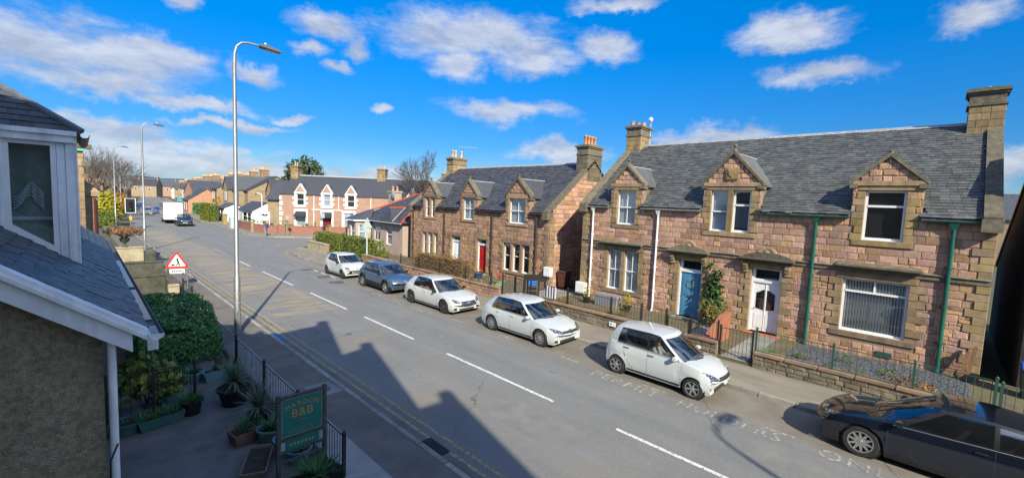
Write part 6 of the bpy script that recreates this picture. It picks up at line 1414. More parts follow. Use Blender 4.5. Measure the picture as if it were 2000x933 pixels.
planter('blue_planter', 'blue glazed pot with yellow flowers beside the red door', (18.6, 21.2, .2), ('round', .34, .45), mat('blue_glaze', (.03, .05, .14), .3), pl(LF['yellow'], lambda b, t: crown(b, [((0, 0, t+.15), (.3, .3, .2))], 350, .07)))
planter('green_tub', 'pale green tub with pruned reddish stems below the brown downpipe', (18.3, 18.9, .2), ('round', .36, .32), mat('pale_green_plastic', (.16, .28, .22), .5), pl(mat('red_stems', (.28, .09, .05), .8), lambda b, t: [b.tube([(0, 0, t), (RNG.uniform(-.5, .5), RNG.uniform(-.5, .5), t+RNG.uniform(.3, .6))], .015, 4) for _ in range(22)]))
# trees and greenery in the distance --------------------------------
tree('evergreen_oak', 'big dark evergreen tree behind the guest house roof', (29.8, 81.5, 0), 5, .4, [((0, 0, 8.9), (3.3, 3.3, 2.5)), ((-1.8, -1.4, 8.3), (1.9, 1.9, 1.5)), ((1.8, 1.2, 8.6), (1.9, 1.9, 1.6)), ((.5, -.3, 10.9), (1.7, 1.7, 1.25))], LF['fir'], 6500, .36)
bare_tree('bare_sycamore', 'leafless tree behind the red-door house chimney', (33.0, 47.5, 0), 2.4, .18, 6, .62, .10, BARK, (2, 3), 3.6)
bare_tree('bare_lime_tree', 'leafless twiggy tree behind the yellow conifer on the near side', (4.2, 97, 0), 2.7, .17, 6, .55, .14, BARKG, (2, 3), 2.6, 'leafless trees on the near side'); bare_tree('bare_lime_tree', 'second leafless tree further along the near side street', (2.0, 101, 0), 2.8, .16, 6, .55, .14, BARKG, (2, 3), 2.8, 'leafless trees on the near side')
tree('golden_conifer', 'large golden yellow conifer bush beside the near pavement', (3.3, 80.0, 0), 1.2, .12, [((0, 0, 2.4), (1.5, 1.6, 1.9)), ((.6, -.3, 3.7), (1.0, 1.0, 1.1)), ((-.7, .2, 3.0), (1.1, 1.1, 1.6)), ((1.2, 0, 1.7), (.9, 1.0, 1.3))], LF['yellow'], 9000, .22)
tree('orange_shrub_tree', 'bright orange flowering bush beyond the golden conifer', (5.7, 92, 0), 1.2, .1, [((0, 0, 2.8), (1.3, 1.3, 1.6)), ((-.4, 0, 1.7), (1.1, 1.1, 1.2))], LF['orange'], 2200, .22)
tree('dark_cypress', 'dark green cypress behind the golden conifer', (1.2, 84, 0), 1.5, .15, [((0, 0, 2.6), (1.3, 1.3, 2.5)), ((.2, 0, 4.6), (.8, .8, 1.2))], LF['dark'], 2600, .22)
hedge('near_hedge', 'bright green roadside hedge below the golden conifer', 1.2, 4.2, 76.4, 77.6, .1, 2.0, LF['lime'], 130, .17)
hedge('leylandii_hedge', 'tall dark green hedge behind the white box trailer', 16.2, 17.6, 86, 93, .1, 3.0, LF['privet'], 90, .2); tree('orange_top_conifer', 'small golden conifer rising behind the hedge by the trailer', (18.6, 92, 0), .8, .1, [((0, 0, 2.6), (.8, .8, 1.9)), ((0, 0, 4.2), (.4, .4, .8))], LF['orange'], 900, .2)
hedge('garden_hedge', 'long green hedge across the street beyond the trailer', 19, 20.4, 104, 116, .1, 2.4, LF['dark'], 50, .28)
tree('dark_conifer_group', 'dark rounded evergreen rising behind the distant chimneys', (72, 205, 0), 6, .5, [((0, 0, 10), (7, 7, 5)), ((7, 4, 9.0), (6, 6, 4)), ((-6, 2, 8.6), (5, 5, 3.6)), ((12, 5, 7.5), (5, 5, 3))], LF['fir'], 2600, .9)
for k, (x, y, L) in enumerate(((6.6, 116, 2.6), (8.6, 138, 2.9), (11.5, 168, 3.0))):
    bare_tree('bare_street_tree', ['leafless tree overhanging the street beyond the orange bush', 'leafless tree beside the distant near-side houses', 'farthest leafless tree on the near side of the street'][k], (x, y, 0), L, .17, 6, .58, .12, BARKG, (2, 3), 2.6, 'leafless trees on the near side')
tree('holm_oak', 'dark evergreen among the leafless trees on the near side', (4.2, 112, 0), 2.5, .2, [((0, 0, 4.2), (2.2, 2.2, 2.2)), ((1.0, .5, 3.2), (1.8, 1.8, 1.6)), ((-1, 0, 3.4), (1.6, 1.6, 1.8))], LF['fir'], 2600, .3)
tree('garden_tree', 'rounded green tree above the distant garden hedge', (20.5, 122, 0), 1.5, .14, [((0, 0, 3.0), (1.6, 1.6, 1.5)), ((.8, .6, 2.4), (1.3, 1.3, 1.2))], LF['privet'], 1200, .28)
for k, (x, y) in enumerate(((19.2, 66.5), (20.0, 61.6), (22.5, 59.6), (18.3, 70.5))):
    shrub('garden_shrub', ['green shrub behind the brick wall by the hanging sign', 'round bush at the corner of the guest house', 'low shrub beside the guest house window', 'green shrub behind the brick wall near the conservatory'][k], (x, y, .1), [((0, 0, .9), (1.0, .9, .7)), ((.4, -.3, .6), (.7, .7, .5))], LF['privet'], 500, .2)
# ------------------------------------------------------------------ near side garden
PAVE = mat('dark_garden_paving', (.17, .17, .165), .85, (.115, .117, .117), 1.8, .4, 40, stain=(.075, .085, .075), sscale=1.1)
g = MB().box(-.4, 3.05, -6, 24.5, -.05, .10); tag(g.obj('garden_paving', PAVE), kind='structure')
g = MB().box(3.05, 3.42, -6, 24.5, -.05, .108); tag(g.obj('garden_edge_ground', SOIL), kind='structure')
def railing(name, label, pts, h, z0, m, gap=.11, post=(), rail=(0.06, 1.0), bar_r=.007, group=None, limit=999, top_r=.014):
    """iron railing along a polyline of world points: rails, posts and each baluster"""
    P = [Vector((p[0], p[1], 0)) for p in pts]; R = thing(name, label, 'railing', (P[0].x, P[0].y, z0), 0, group); O = P[0]
    for f in rail:
        b = MB()
        for a, c in zip(P[:-1], P[1:]):
            d = (c-a); b.box(0, d.length, -top_r*.7, top_r*.7, h*f-top_r, h*f+top_r*.0+.004, M=Matrix.Translation(a-O) @ Matrix.Rotation(math.atan2(d.y, d.x), 4, 'Z'))
        b.obj('rail', m, R)
    bm_ = MB().tube([(0, 0, h*rail[0]), (0, 0, h-.004)], bar_r, 5).mesh('baluster', m)
    for a, c in zip(P[:-1], P[1:]):
        d = c-a; n = max(1, int(d.length/gap))
        for k in range(n): q = a-O+d*(k+.5)/n; link('baluster', bm_, R, (q.x, q.y, 0))
    pm = MB().box(-.028, .028, -.028, .028, -.02, h+.06).lathe([(.035, h+.05), (.04, h+.08), (.0, h+.12)], n=8).mesh('post', m)
    for i in (post or range(len(P))): q = P[i]-O; link('post', pm, R, (q.x, q.y, 0))
    return R
railing('garden_railing', 'long black iron railing between the guest house garden and the near pavement', [(3.42, 7.45), (3.42, 9.75), (3.42, 12.1), (3.43, 14.8), (3.44, 17.6), (3.45, 19.6)], .78, .1, IRON, .115)
railing('terrace_railing', 'short black handrail in front of the variegated shrub', [(.45, 12.5), (1.25, 12.5), (2.02, 12.5)], 1.02, .1, IRON, .14)
railing('crossed_railing', 'black railing with crossed panels beside the neighbour path', [(3.6, 20.4), (3.62, 22.6), (3.65, 24.8)], .95, .1, IRON, .5)
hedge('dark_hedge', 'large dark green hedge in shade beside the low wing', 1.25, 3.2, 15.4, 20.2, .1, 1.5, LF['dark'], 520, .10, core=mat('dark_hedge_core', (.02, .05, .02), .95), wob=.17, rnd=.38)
POTG = mat('green_plastic_pot', (.035, .10, .085), .5, (.05, .13, .11), 5); POTB = mat('grey_stone_trough', (.17, .14, .11), .85, (.11, .10, .08), 6, .3, 30); POTT = mat('pale_teal_pot', (.14, .28, .30), .5)
bl = lambda m, n, L, w, dr=.5, ln=(.1, 1.0), sp=.05, dz=0: pl(LF[m], lambda b, t: blades(b, n, L, w, (0, 0, t+dz), dr, ln, sp))
def yucca(b, t, trunk=.25, n=90, L=.62): blades(b, n, L, .035, (0, 0, t+trunk), .35, (.05, 1.75), .05)
for (loc, lab, kind, m, plant) in (
    ((2.72, 11.95, .1), 'big black tub holding a spiky palm-like yucca by the railing', ('round', .36, .42), BLACKP, pl(LF['blade'], lambda b, t: yucca(b, t, .22, 130, .74))),
    ((2.86, 10.55, .1), 'small spiky grey-green yucca in a black pot near the sign', ('round', .22, .26), BLACKP, pl(LF['blade'], lambda b, t: yucca(b, t, .20, 100, .58))),
    ((.72, 11.85, .1), 'empty-looking round green bowl at the foot of the downpipe wall', ('round', .27, .26), POTG, bl('bulb', 8, .12, .02)),
    ((1.28, 11.8, .1), 'long green trough of leafy plants under the handrail', ('box', .42, .17, .24), POTG, pl(LF['bulb'], lambda b, t: [blades(b, 26, .32, .02, (x, 0, t), .6, (.1, .9), .1) for x in (-.3, -.1, .1, .3)])),
    ((1.86, 12.0, .1), 'black pot of strap-leaved lilies beside the handrail post', ('round', .24, .34), BLACKP, bl('bulb', 60, .42, .035, .7, (.1, 1.0), .12)),
    ((2.25, 14.1, .1), 'shallow bowl of green plants below the dark hedge', ('round', .26, .26), POTT, bl('bulb', 40, .3, .03)),
    ((2.75, 13.9, .1), 'pale trough of plants behind the big yucca', ('box', .36, .2, .26), POTT, bl('bulb', 40, .3, .03)),
    ((2.42, 9.95, .1), 'square clay planter of upright green shoots', ('box', .24, .22, .24), mat('clay_pot', (.22, .14, .09), .85, (.16, .1, .07), 6, .2), bl('bulb', 46, .36, .025, .3, (.02, .5), .14)),
    ((2.84, 9.65, .1), 'pale teal pot of green leaves behind the sign', ('round', .25, .28), POTT, bl('bulb', 70, .42, .03, .7, (.1, 1.0), .12)),
    ((2.96, 9.05, .1), 'second pale teal pot partly hidden by the sign', ('round', .24, .26), POTT, bl('bulb', 40, .3, .03)),
    ((3.02, 8.55, .1), 'third pale teal pot close behind the sign board', ('round', .23, .24), POTT, bl('bulb', 30, .26, .03)),
    ((2.35, 8.75, .1), 'long low stone trough with bare soil beside the sign post', ('box', .50, .22, .20), POTB, bl('bulb', 10, .1, .02)),
    ((2.95, 7.55, .1), 'green trough of lush leaves in front of the sign posts', ('box', .42, .2, .24), BLACKP, bl('bulb', 110, .42, .03, .7, (.1, 1.0), .25))):
    o = planter('plant_pot', lab, loc, kind, m, plant, 'potted plants in the guest house garden', RNG.uniform(-.1, .1) if kind[0] == 'round' else (1.15 if 'stone trough' in lab else .15))
    if 'yucca' in lab: MB().tube([(0, 0, .2), (.01, 0, .62 if 'big' in lab else .45)], [.06, .045], 7).obj('yucca_stem', BARK, o)
shrub('variegated_shrub', 'yellow-speckled evergreen shrub behind the handrail', (1.15, 12.95, .1), [((0, 0, .72), (.62, .42, .62)), ((.35, 0, .55), (.45, .4, .5)), ((-.35, 0, .6), (.4, .35, .55)), ((0, .1, 1.05), (.4, .3, .35))], LF['aucuba'], 1700, .16)
shrub('climber', 'pale climbing shrub beside the variegated shrub', (1.75, 13.1, .1), [((0, 0, .75), (.3, .3, .6))], LF['ivy'], 400, .09)
# hanging board of the guest house
t_ = thing('guest_house_sign', 'green painted sign board with gold lettering on two posts in the garden', 'sign', (2.90, 8.05, .1)); BOARD = mat('green_sign_paint', (.012, .17, .14), .45, (.012, .14, .12), 4); FRM = mat('weathered_sign_frame', (.085, .085, .08), .7, (.05, .05, .05), 8, .3, 40); GOLD = mat('gold_lettering', (.42, .25, .07), .5)
for x in (-.405, .405): MB().box(x-.03, x+.03, -.03, .03, 0, 1.60).obj('post', FRM, t_)
MB().box(-.37, .37, -.018, .018, .80, 1.52).obj('board', BOARD, t_); MB().box(-.30, .37, -.016, .016, .545, .745).obj('lower_board', BOARD, t_)
b = MB(); b.box(-.42, .42, -.035, .035, 1.525, 1.565); b.box(-.375, .375, -.028, .028, .755, .795); b.box(-.375, .375, -.025, .025, .50, .535); b.box(-.375, .375, -.022, .022, .33, .36); b.obj('frame', FRM, t_)
e = MB(); 
for (x0, x1, z0, z1) in ((-.35, .35, 1.495, 1.503), (-.35, .35, .812, .82), (-.352, -.344, .812, 1.503), (.344, .352, .812, 1.503)): e.box(x0, x1, -.022, -.018, z0, z1)
e.obj('gold_border', GOLD, t_)
SF = lambda x, z, a=0: frame((x, -.021, z), (cos(a), 0, sin(a)), (-sin(a), 0, cos(a)), (0, -1, 0))
for k, ch in enumerate('MARDON'):
    a = (2.5-k)*.21; text('lettering', ch, .125, GOLD, t_, SF(-.50*sin(a), 1.02+.36*cos(a*.9), a*.75), .002)
text('lettering', 'B&B', .215, GOLD, t_, SF(0, 1.205), .002, 'CENTER', 1.05)
e = MB()
for (w, z) in ((.15, 1.06), (.05, .99), (.26, .93), (.30, .875)):       # lines of small print too fine to read
    for k in range(int(w/.035)): e.box(-w/2*1.6+k*.056, -w/2*1.6+k*.056+.036, -.0205, -.018, z-.006, z+.006)
e.obj('small_print', mat('dull_gold', (.20, .17, .06), .6), t_)
for x in (-.335, .335): MB().box(x-.035, x+.035, -.024, -.016, .57, .73).obj('end_panel', mat('faded_sticker', (.30, .33, .32), .6), t_)
e = MB()
for k in range(7): e.box(-.22+k*.065, -.18+k*.065, -.0185, -.016, .62, .66)
e.obj('small_print', GOLD, t_)
# neighbour's boundary walls, pier, urn and clipped shrub
WALLN = mat('mossy_garden_wall', (.10, .095, .075), .95, (.06, .06, .045), 3, .6, 30, stain=(.03, .045, .02), sscale=1.5); WALLL = mat('pale_garden_wall', (.42, .36, .25), .95, (.32, .27, .18), 3, .5, 30, stain=(.2, .17, .11), sscale=1.5)
def wallblock(name, lab, boxes, m, cope=None):
    R = thing(name, lab, 'wall', (boxes[0][0], boxes[0][2], .05)); O = Vector((boxes[0][0], boxes[0][2], .05))
    for bx in boxes: bevel_mesh(MB().box(bx[0]-O.x, bx[1]-O.x, bx[2]-O.y, bx[3]-O.y, 0, bx[4]).obj('masonry', m, R).data, .02)
    for bx in boxes:
        n = max(1, int(max(bx[1]-bx[0], bx[3]-bx[2])/.7)); lx = (bx[1]-bx[0]) > (bx[3]-bx[2])
        for k in range(n):
            if lx: c = MB().box(bx[0]-O.x+(bx[1]-bx[0])*k/n+.004, bx[0]-O.x+(bx[1]-bx[0])*(k+1)/n-.004, bx[2]-O.y-.04, bx[3]-O.y+.04, bx[4]-.002, bx[4]+.07)
            else: c = MB().box(bx[0]-O.x-.04, bx[1]-O.x+.04, bx[2]-O.y+(bx[3]-bx[2])*k/n+.004, bx[2]-O.y+(bx[3]-bx[2])*(k+1)/n-.004, bx[4]-.002, bx[4]+.07)
            bevel_mesh(c.obj('coping_stone', cope or m, R).data, .015)
wallblock('cross_wall', 'low mossy wall across the neighbour garden below the hedge', [(1.1, 3.2, 24.6, 24.9, .35)], WALLN)
wallblock('cross_wall', 'middle mossy wall across the stepped neighbour garden', [(1.2, 3.3, 27.2, 27.5, .9)], WALLN); wallblock('cross_wall', 'upper dark wall across the stepped neighbour garden', [(1.3, 3.5, 29.4, 29.7, 1.3)], WALLN)
wallblock('boundary_wall', 'dark low wall beside the pavement stepping up the neighbour garden', [(3.3, 3.6, 24.9, 29.4, .75)], WALLN); wallblock('pale_pier', 'pale rendered gate pier at the end of the dark wall', [(3.05, 3.45, 24.3, 24.58, .85)], WALLL, WALLL)
wallblock('urn_wall', 'pale stained wall carrying the urn with the brown shrub', [(1.5, 3.0, 32.6, 33.0, 1.75)], WALLL, WALLL)
R = thing('wall_post', 'dark round-topped stone post beside the urn wall', 'post', (3.25, 31.9, .05)); MB().lathe([(.28, 0), (.28, 1.45), (.24, 1.62), (.12, 1.74), (0, 1.78)], n=14).obj('shaft', WALLN, R, 40)
MB().box(-.3, .3, -.3, .3, -.02, .2).obj('plinth', WALLN, R)
R = thing('urn_planter', 'stone urn with a flat-topped brown leafless shrub on the garden wall', 'urn', (2.2, 32.8, 1.87)); MB().lathe([(.14, 0), (.14, .05), (.06, .12), (.06, .2), (.2, .34), (.24, .5), (.2, .5), (0, .45)], n=14).obj('urn', WALLN, R, 40)
b = MB()
for k in range(30): a = RNG.uniform(0, 2*pi); r = RNG.uniform(.2, .8); b.tube([(0, 0, .42), (cos(a)*r*.5, sin(a)*r*.5, .75), (cos(a)*r, sin(a)*r, .9+RNG.uniform(-.1, .12))], .012, 4)
b.obj('stem', BARK, R); f = MB(); crown(f, [((0, 0, .92), (.92, .92, .22)), ((.3, -.2, .8), (.55, .55, .2)), ((-.35, .1, .82), (.5, .5, .2))], 4200, .075, .3, .4); f.obj('foliage', LF['acer'], R)
# ------------------------------------------------------------------ far side front gardens
GWALL = mat('rough_garden_wall', (.23, .19, .135), .95, (.15, .125, .09), 5, .9, 24, rnd=.25, stain=(.10, .085, .06), sscale=1.6, bdist=.04); COPE = mat('brown_coping', (.30, .20, .135), .9, (.22, .15, .10), 4, .4, 40, rnd=.2, stain=(.14, .11, .08), sscale=1.3)
gd = MB().box(15.95, 20.5, -2.3, 44, -.05, .2); tag(gd.obj('front_garden_ground', mat('garden_earth', (.15, .12, .075), .95, (.09, .075, .045), 2.2, .6, 25, stain=(.10, .12, .035), sscale=.9)), kind='structure')
tag(MB().box(16.25, 20.0, -1.0, 3.6, .2, .212).obj('slate_chippings', mat('slate_chips', (.07, .073, .085), .8, (.12, .125, .14), 18, 1.0, 30, bdist=.04)), kind='stuff', label='grey slate chippings in the front garden')
cb = MB()
for _ in range(3200):
    x, y = random.uniform(16.3, 19.9), random.uniform(-1.0, 3.6); a = random.uniform(0, 6.3); s = random.uniform(.018, .045)
    cb.add([(-s, -s*.6, 0), (s, -s*.5, random.uniform(0, .02)), (s*.8, s*.6, random.uniform(0, .03)), (-s*.7, s*.5, 0), (0, 0, random.uniform(.012, .035))], [(0, 1, 4), (1, 2, 4), (2, 3, 4), (3, 0, 4)], M=Matrix.Translation((x, y, .212)) @ Matrix.Rotation(a, 4, 'Z'), r=random.random())
tag(cb.obj('slate_chips', mat('loose_slate_chip', (.085, .09, .10), .75, rnd=.5)), kind='stuff', label='loose slate chips scattered over the front garden')
for (x0, x1, y0, y1, m, nm) in ((15.95, 19.9, 4.35, 5.15, CONC, 'front_path'), (15.95, 19.9, 6.5, 7.1, CONC, 'front_path'), (15.95, 19.9, 22.0, 22.9, CONC, 'front_path'), (15.95, 20.4, 14.6, 16.3, CONC, 'side_path')): tag(MB().box(x0, x1, y0, y1, .2, .214).obj(nm, m), kind='structure')
def garden_wall(name, lab, y0, y1, h, x=15.9, t=.30, m=GWALL, c=COPE, slope=0):
    R = thing(name, lab, 'wall', (x, y0, .08)); L = y1-y0
    MB().box(.02, t-.02, 0, L, 0, h-.02).obj('core', MORTAR, R); F = frame((0, L, 0), (0, -1, 0), (1, 0, 0), UP)
    st = [item(F, *r, proud=random.uniform(.02, .05)) for r in courses(zgrid([0, h], .17), 0, L, [], (.2, .5))]
    place(R, 'stone', 'stone', st, m, 120); n = max(1, round(L/.95)); cm = bevel_mesh(MB().box(-.06, t+.05, .004, L/n-.004, 0, .10).mesh('coping_stone', c), .022, 2)
    for k in range(n): o = link('coping_stone', cm, R, (random.uniform(-.008, .008), k*L/n, h+random.uniform(-.006, .004))); o.rotation_euler.y = random.uniform(-.02, .02)
    return R
garden_wall('garden_wall', 'low stone garden wall with brown coping and small white plaque before the blue-door house', 7.2, 14.4, .52); garden_wall('garden_wall', 'short length of low wall between the two front gates', 5.28, 6.35, .50); garden_wall('garden_wall', 'low rough wall with brown coping below the wide window', -1.25, 4.12, .46)
garden_wall('garden_wall', 'pink rubble garden wall in front of the red-door house', 16.4, 26.6, .56, m=PINKD); garden_wall('garden_wall', 'low stone wall with parked cars before the bungalow', 26.7, 32.4, .55, m=PINKD, x=16.2); garden_wall('garden_wall', 'pale stone wall below the corner hedge', 38.4, 42.6, .75, 15.85, .3, WALLL, WALLL)
R = thing('wall_plaque', 'small white notice plaque fixed to the low garden wall', 'plaque', (15.84, 9.45, .36)); MB().box(-.012, 0, -.16, .16, -.09, .09).obj('plate', WHITE, R); MB().box(-.015, -.012, .04, .10, -.03, .04).obj('print', mat('blue_print', (.06, .12, .3), .6), R)
railing('front_railing', 'black railing on the wall before the blue-door house', [(16.05, 14.3), (16.05, 12.0), (16.05, 9.7), (16.05, 8.3), (16.05, 7.25)], .66, .70, IRON, .125)
railing('garden_gate', 'black iron gate before the blue door', [(16.05, 7.2), (16.05, 6.36)], .98, .14, IRON, .11); railing('front_railing', 'short black railing between the two gates', [(16.05, 6.30), (16.05, 5.33)], .66, .66, IRON, .12)
railing('garden_gate', 'black iron gate before the white door', [(16.05, 5.24), (16.05, 4.2)], 1.05, .14, IRON, .11); railing('front_railing', 'dark green railing on the wall below the wide window', [(16.05, 4.1), (16.05, 2.0), (16.05, .2), (16.05, -1.3)], .72, .62, IRONG, .15)
railing('side_gate', 'dark green railing closing the side passage by the house corner', [(16.05, -1.4), (16.05, -3.4)], 1.15, .1, IRONG, .15); railing('front_railing', 'black railing along the wall of the red-door house', [(16.05, 17.2), (16.05, 19.4), (16.05, 21.9), (16.05, 24.2), (16.05, 26.4)], .62, .72, IRON, .13)
railing('garden_gate', 'black gate between iron posts at the red-door house', [(16.05, 16.3), (16.05, 15.4)], 1.25, .14, IRON, .11); railing('garden_gate', 'second black gate leaf beside the estate board', [(16.05, 15.35), (16.05, 14.5)], 1.25, .14, IRON, .11)
RUSTP = mat('terracotta_paint', (.34, .13, .07), .85, (.27, .10, .055), 4, .2, 40)
R = thing('divider_wall', 'terracotta painted sloping wall dividing the two front paths', 'wall', (16.3, 5.7, .2)); MB().prism([(0, 0), (2.2, 0), (2.2, 1.02), (1.5, .98), (0, .45)], 'y', 0, .16).obj('panel', RUSTP, R); MB().prism([(0, .45), (1.5, .98), (2.2, 1.02), (2.2, 1.07), (1.48, 1.03), (0, .5)], 'y', -.02, .18).obj('coping', RUSTP, R)
# meter boxes, bins, boards
def cabinet(name, lab, loc, a, c, h, m, cat='meter box', post=0):
    R = thing(name, lab, cat, loc); z = post
    if post: MB().box(-.03, .03, -.03, .03, 0, post).obj('post', STEEL, R)
    bevel_mesh(MB().box(-a/2, a/2, -c/2, c/2, z, z+h).obj('box', m, R).data, .015, 2); MB().box(-a/2-.008, -a/2, -c/2+.04, c/2-.04, z+.04, z+h-.04).obj('door', m, R); return R
cabinet('meter_box', 'white meter box on a post at the corner of the red-door house', (20.0, 16.5, .2), .25, .52, .55, WHITE, post=.75); cabinet('meter_box', 'white meter box low on the corner of the blue-door house', (19.98, 14.05, .2), .25, .62, .62, WHITE, post=.18)
R = thing('brown_bin', 'brown wheeled bin standing in the side passage between the two houses', 'bin', (21.2, 16.2, .2)); MB().add([(-.24, -.24, .05), (.24, -.24, .05), (.24, .24, .05), (-.24, .24, .05), (-.3, -.3, .95), (.3, -.3, .95), (.3, .3, .95), (-.3, .3, .95)], [(0, 3, 2, 1), (4, 5, 6, 7), (0, 1, 5, 4), (1, 2, 6, 5), (2, 3, 7, 6), (3, 0, 4, 7)]).obj('body', mat('brown_plastic', (.10, .04, .03), .5), R)
bevel_mesh(MB().box(-.33, .34, -.32, .32, .95, 1.03).obj('lid', MATS['brown_plastic'], R).data, .02); [MB().lathe([(.1, y-.03), (.1, y+.03)], (.25, 0, .1), 12, 'y').obj('wheel', BLACKP, R) for y in (-.2, .2)]
R = thing('estate_board', 'black framed notice board with blue panel behind the wall', 'notice board', (16.9, 15.05, .2), -.75); MB().prism([(-.45, 0), (.45, 0), (.42, 1.35), (-.38, 1.35)], 'y', 0, .05).obj('board', BLACKP, R); MB().box(-.22, .3, -.012, -.002, .78, 1.02).obj('blue_panel', mat('blue_panel', (.02, .15, .5), .4), R); b = MB(); [b.tube([(x, -.02, .3), (x, -.02, 1.06)], .012, 5) for x in (-.25, .33)]; [b.tube([(-.25, -.02, z), (.33, -.02, z)], .012, 5) for z in (.72, .5)]; b.obj('frame', mat('bronze_tube', (.25, .18, .10), .5), R)
R = thing('striped_cloth', 'navy and white striped cloth hung on the railing', 'cloth', (16.0, 12.95, .82)); cl = mat('navy_stripe', (.03, .035, .08), .9); cw = mat('white_stripe', (.7, .7, .7), .9)
for k in range(8): MB().box(-.035, -.02, -.32+k*.08, -.24+k*.08, 0, .55-.02*(k % 3)).obj('stripe', cl if k % 2 else cw, R)
BLUELID = mat('blue_lid', (.02, .11, .45), .4); BINB = mat('dark_bin', (.018, .03, .028), .5)
R = thing('wheeled_bin', 'dark wheeled bin with bright blue lid in the shaded passage', 'bin', (19.4, -2.3, .1)); MB().add([(-.22, -.24, .05), (.22, -.24, .05), (.22, .24, .05), (-.22, .24, .05), (-.28, -.3, .95), (.28, -.3, .95), (.28, .3, .95), (-.28, .3, .95)], [(0, 3, 2, 1), (4, 5, 6, 7), (0, 1, 5, 4), (1, 2, 6, 5), (2, 3, 7, 6), (3, 0, 4, 7)]).obj('body', BINB, R)
bevel_mesh(MB().prism([(-.33, .95), (.34, .95), (.3, 1.08), (-.2, 1.14), (-.33, 1.04)], 'y', -.32, .32).obj('lid', BLUELID, R).data, .02)
for k, (dy, t, lab) in enumerate(((0, .24, 'leaning brown timber plank at the corner of the house'), (.13, .24, 'second timber plank leaning beside the first at the corner'))):
    R = thing('timber_plank', lab, 'plank', (19.75, -.95+dy, .2), 0); o = MB().box(-.02, .02, -.045, .045, 0, 1.15-.2*k).obj('board', mat('weathered_timber', (.20, .10, .05), .85, (.13, .065, .035), 6, .3, 30, stretch=(1, 1, .2)), R); o.rotation_euler = (.12, t, 0)
# neighbouring house beyond the passage, its gable in shade
R = thing('shaded_gable_house', 'dark harled gable of the next house in deep shade beside the passage', 'house', (20.4, -2.05, 0)); HARLD = mat('shade_dark_harling', (.045, .045, .045), .95, (.025, .026, .028), 3, 1.0, 40, bdist=.05)  # harling coloured near black: the gable's deep shade is put into its colour
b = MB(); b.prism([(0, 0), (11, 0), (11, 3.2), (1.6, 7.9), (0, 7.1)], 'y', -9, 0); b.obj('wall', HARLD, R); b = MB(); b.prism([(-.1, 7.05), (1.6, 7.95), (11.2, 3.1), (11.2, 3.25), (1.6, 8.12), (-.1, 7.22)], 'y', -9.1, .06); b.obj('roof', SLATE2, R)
# ------------------------------------------------------------------ street furniture
def lamp_post(lab, x, y, h=10.3, rz=0.0):
    R = thing('street_lamp', lab, 'street lamp', (x, y, .1), rz, 'tall steel street lamps along the near kerb')
    b = MB(); b.tube([(0, 0, 0), (0, 0, 2.05), (0, 0, 2.1), (0, 0, h-.7)], [.105, .105, .075, .058], 16); b.tube([(0, 0, h-.72), (.015, 0, h-.4), (.08, 0, h-.15), (.22, 0, h+.0), (.42, 0, h+.05), (.85, 0, h+.06)], [.055, .05, .045, .04, .036, .034], 12); b.obj('column', STEEL, R, 40)
    c = MB(); [c.lathe([(.108, z), (.111, z+.005), (.111, z+.02), (.108, z+.025)], n=16) for z in (1.15, 1.5)]; c.obj('band', mat('dull_band', (.3, .31, .32), .6), R)
    MB().box(-.06, .06, -.115, -.10, .45, .85).obj('access_door', STEEL, R)
    q = MB(); q.prism([(.78, h+.10), (.98, h+.13), (1.42, h+.04), (1.50, h-.02), (1.46, h-.05), (.80, h-.0)], 'y', -.14, .14); bevel_mesh(q.obj('lantern', mat('dark_grey_lantern', (.11, .115, .12), .5), R).data, .02); MB().add([(.95, -.11, h-.035), (1.42, -.11, h-.06), (1.42, .11, h-.06), (.95, .11, h-.035)], [(0, 1, 2, 3)]).obj('lens', mat('lamp_lens', (.5, .5, .48), .2), R)
    MB().lathe([(.03, h+.12), (.03, h+.2), (.0, h+.21)], (.98, 0, 0), 8).obj('photocell', WHITE, R); return R
lamp_post('tall steel street lamp nearest, standing by the garden railing', 4.20, 17.9); lamp_post('second tall steel street lamp, behind the roadworks sign', 4.42, 47.1, 10.35); lamp_post('third steel street lamp beside the golden conifer', 4.35, 76.7, 10.3); lamp_post('steel street lamp whose shadow crosses the permit lettering', 4.2, -10.0); lamp_post('distant street lamp beyond the traffic signal', 8.2, 128, 10)
def post_sign(lab, x, y, h, plate, rz=0.0, r=.04, col=STEEL):
    R = thing('sign_post', lab, 'sign', (x, y, .1), rz); MB().tube([(0, 0, 0), (0, 0, h)], r, 10).obj('post', col, R)
    for (nm, pts, m) in plate: MB().prism(pts, 'y', -.05, -.035).obj(nm, m, R)
    return R
GREYBACK = mat('grey_sign_back', (.36, .42, .42), .55, (.28, .34, .34), 5)
tri = lambda z, s: [(-s, z), (s, z), (0, z+1.7*s)]
post_sign('grey road sign seen from behind beside the white city car', 16.35, 31.9, 3.5, [('triangle_plate', tri(2.75, .42), GREYBACK), ('small_plate', [(-.3, 2.35), (.3, 2.35), (.3, 2.65), (-.3, 2.65)], GREYBACK)], -.6, .07, mat('pale_green_post', (.34, .42, .36), .6))
for lab, x, y, h, p in (('thin sign pole at the corner of the brick wall', 17.4, 57.4, 3.0, []), ('short pole with small round plate by the guest house wall', 18.9, 57.2, 2.2, [('plate', [(-.18, 2.0), (.18, 2.0), (.22, 2.2), (.18, 2.4), (-.18, 2.4), (-.22, 2.2)], GREYBACK)]), ('grey sign pole before the guest house door', 22.2, 54.8, 2.7, [('plate', [(-.25, 2.3), (.25, 2.3), (.25, 2.9), (-.25, 2.9)], GREYBACK)]), ('sign pole with pale plate near the bungalow gable', 24.6, 53.0, 2.6, [('plate', [(-.3, 2.1), (.3, 2.1), (.3, 2.9), (-.3, 2.9)], GREYBACK)])):
    post_sign(lab, x, y, h, p, -.8, .035)
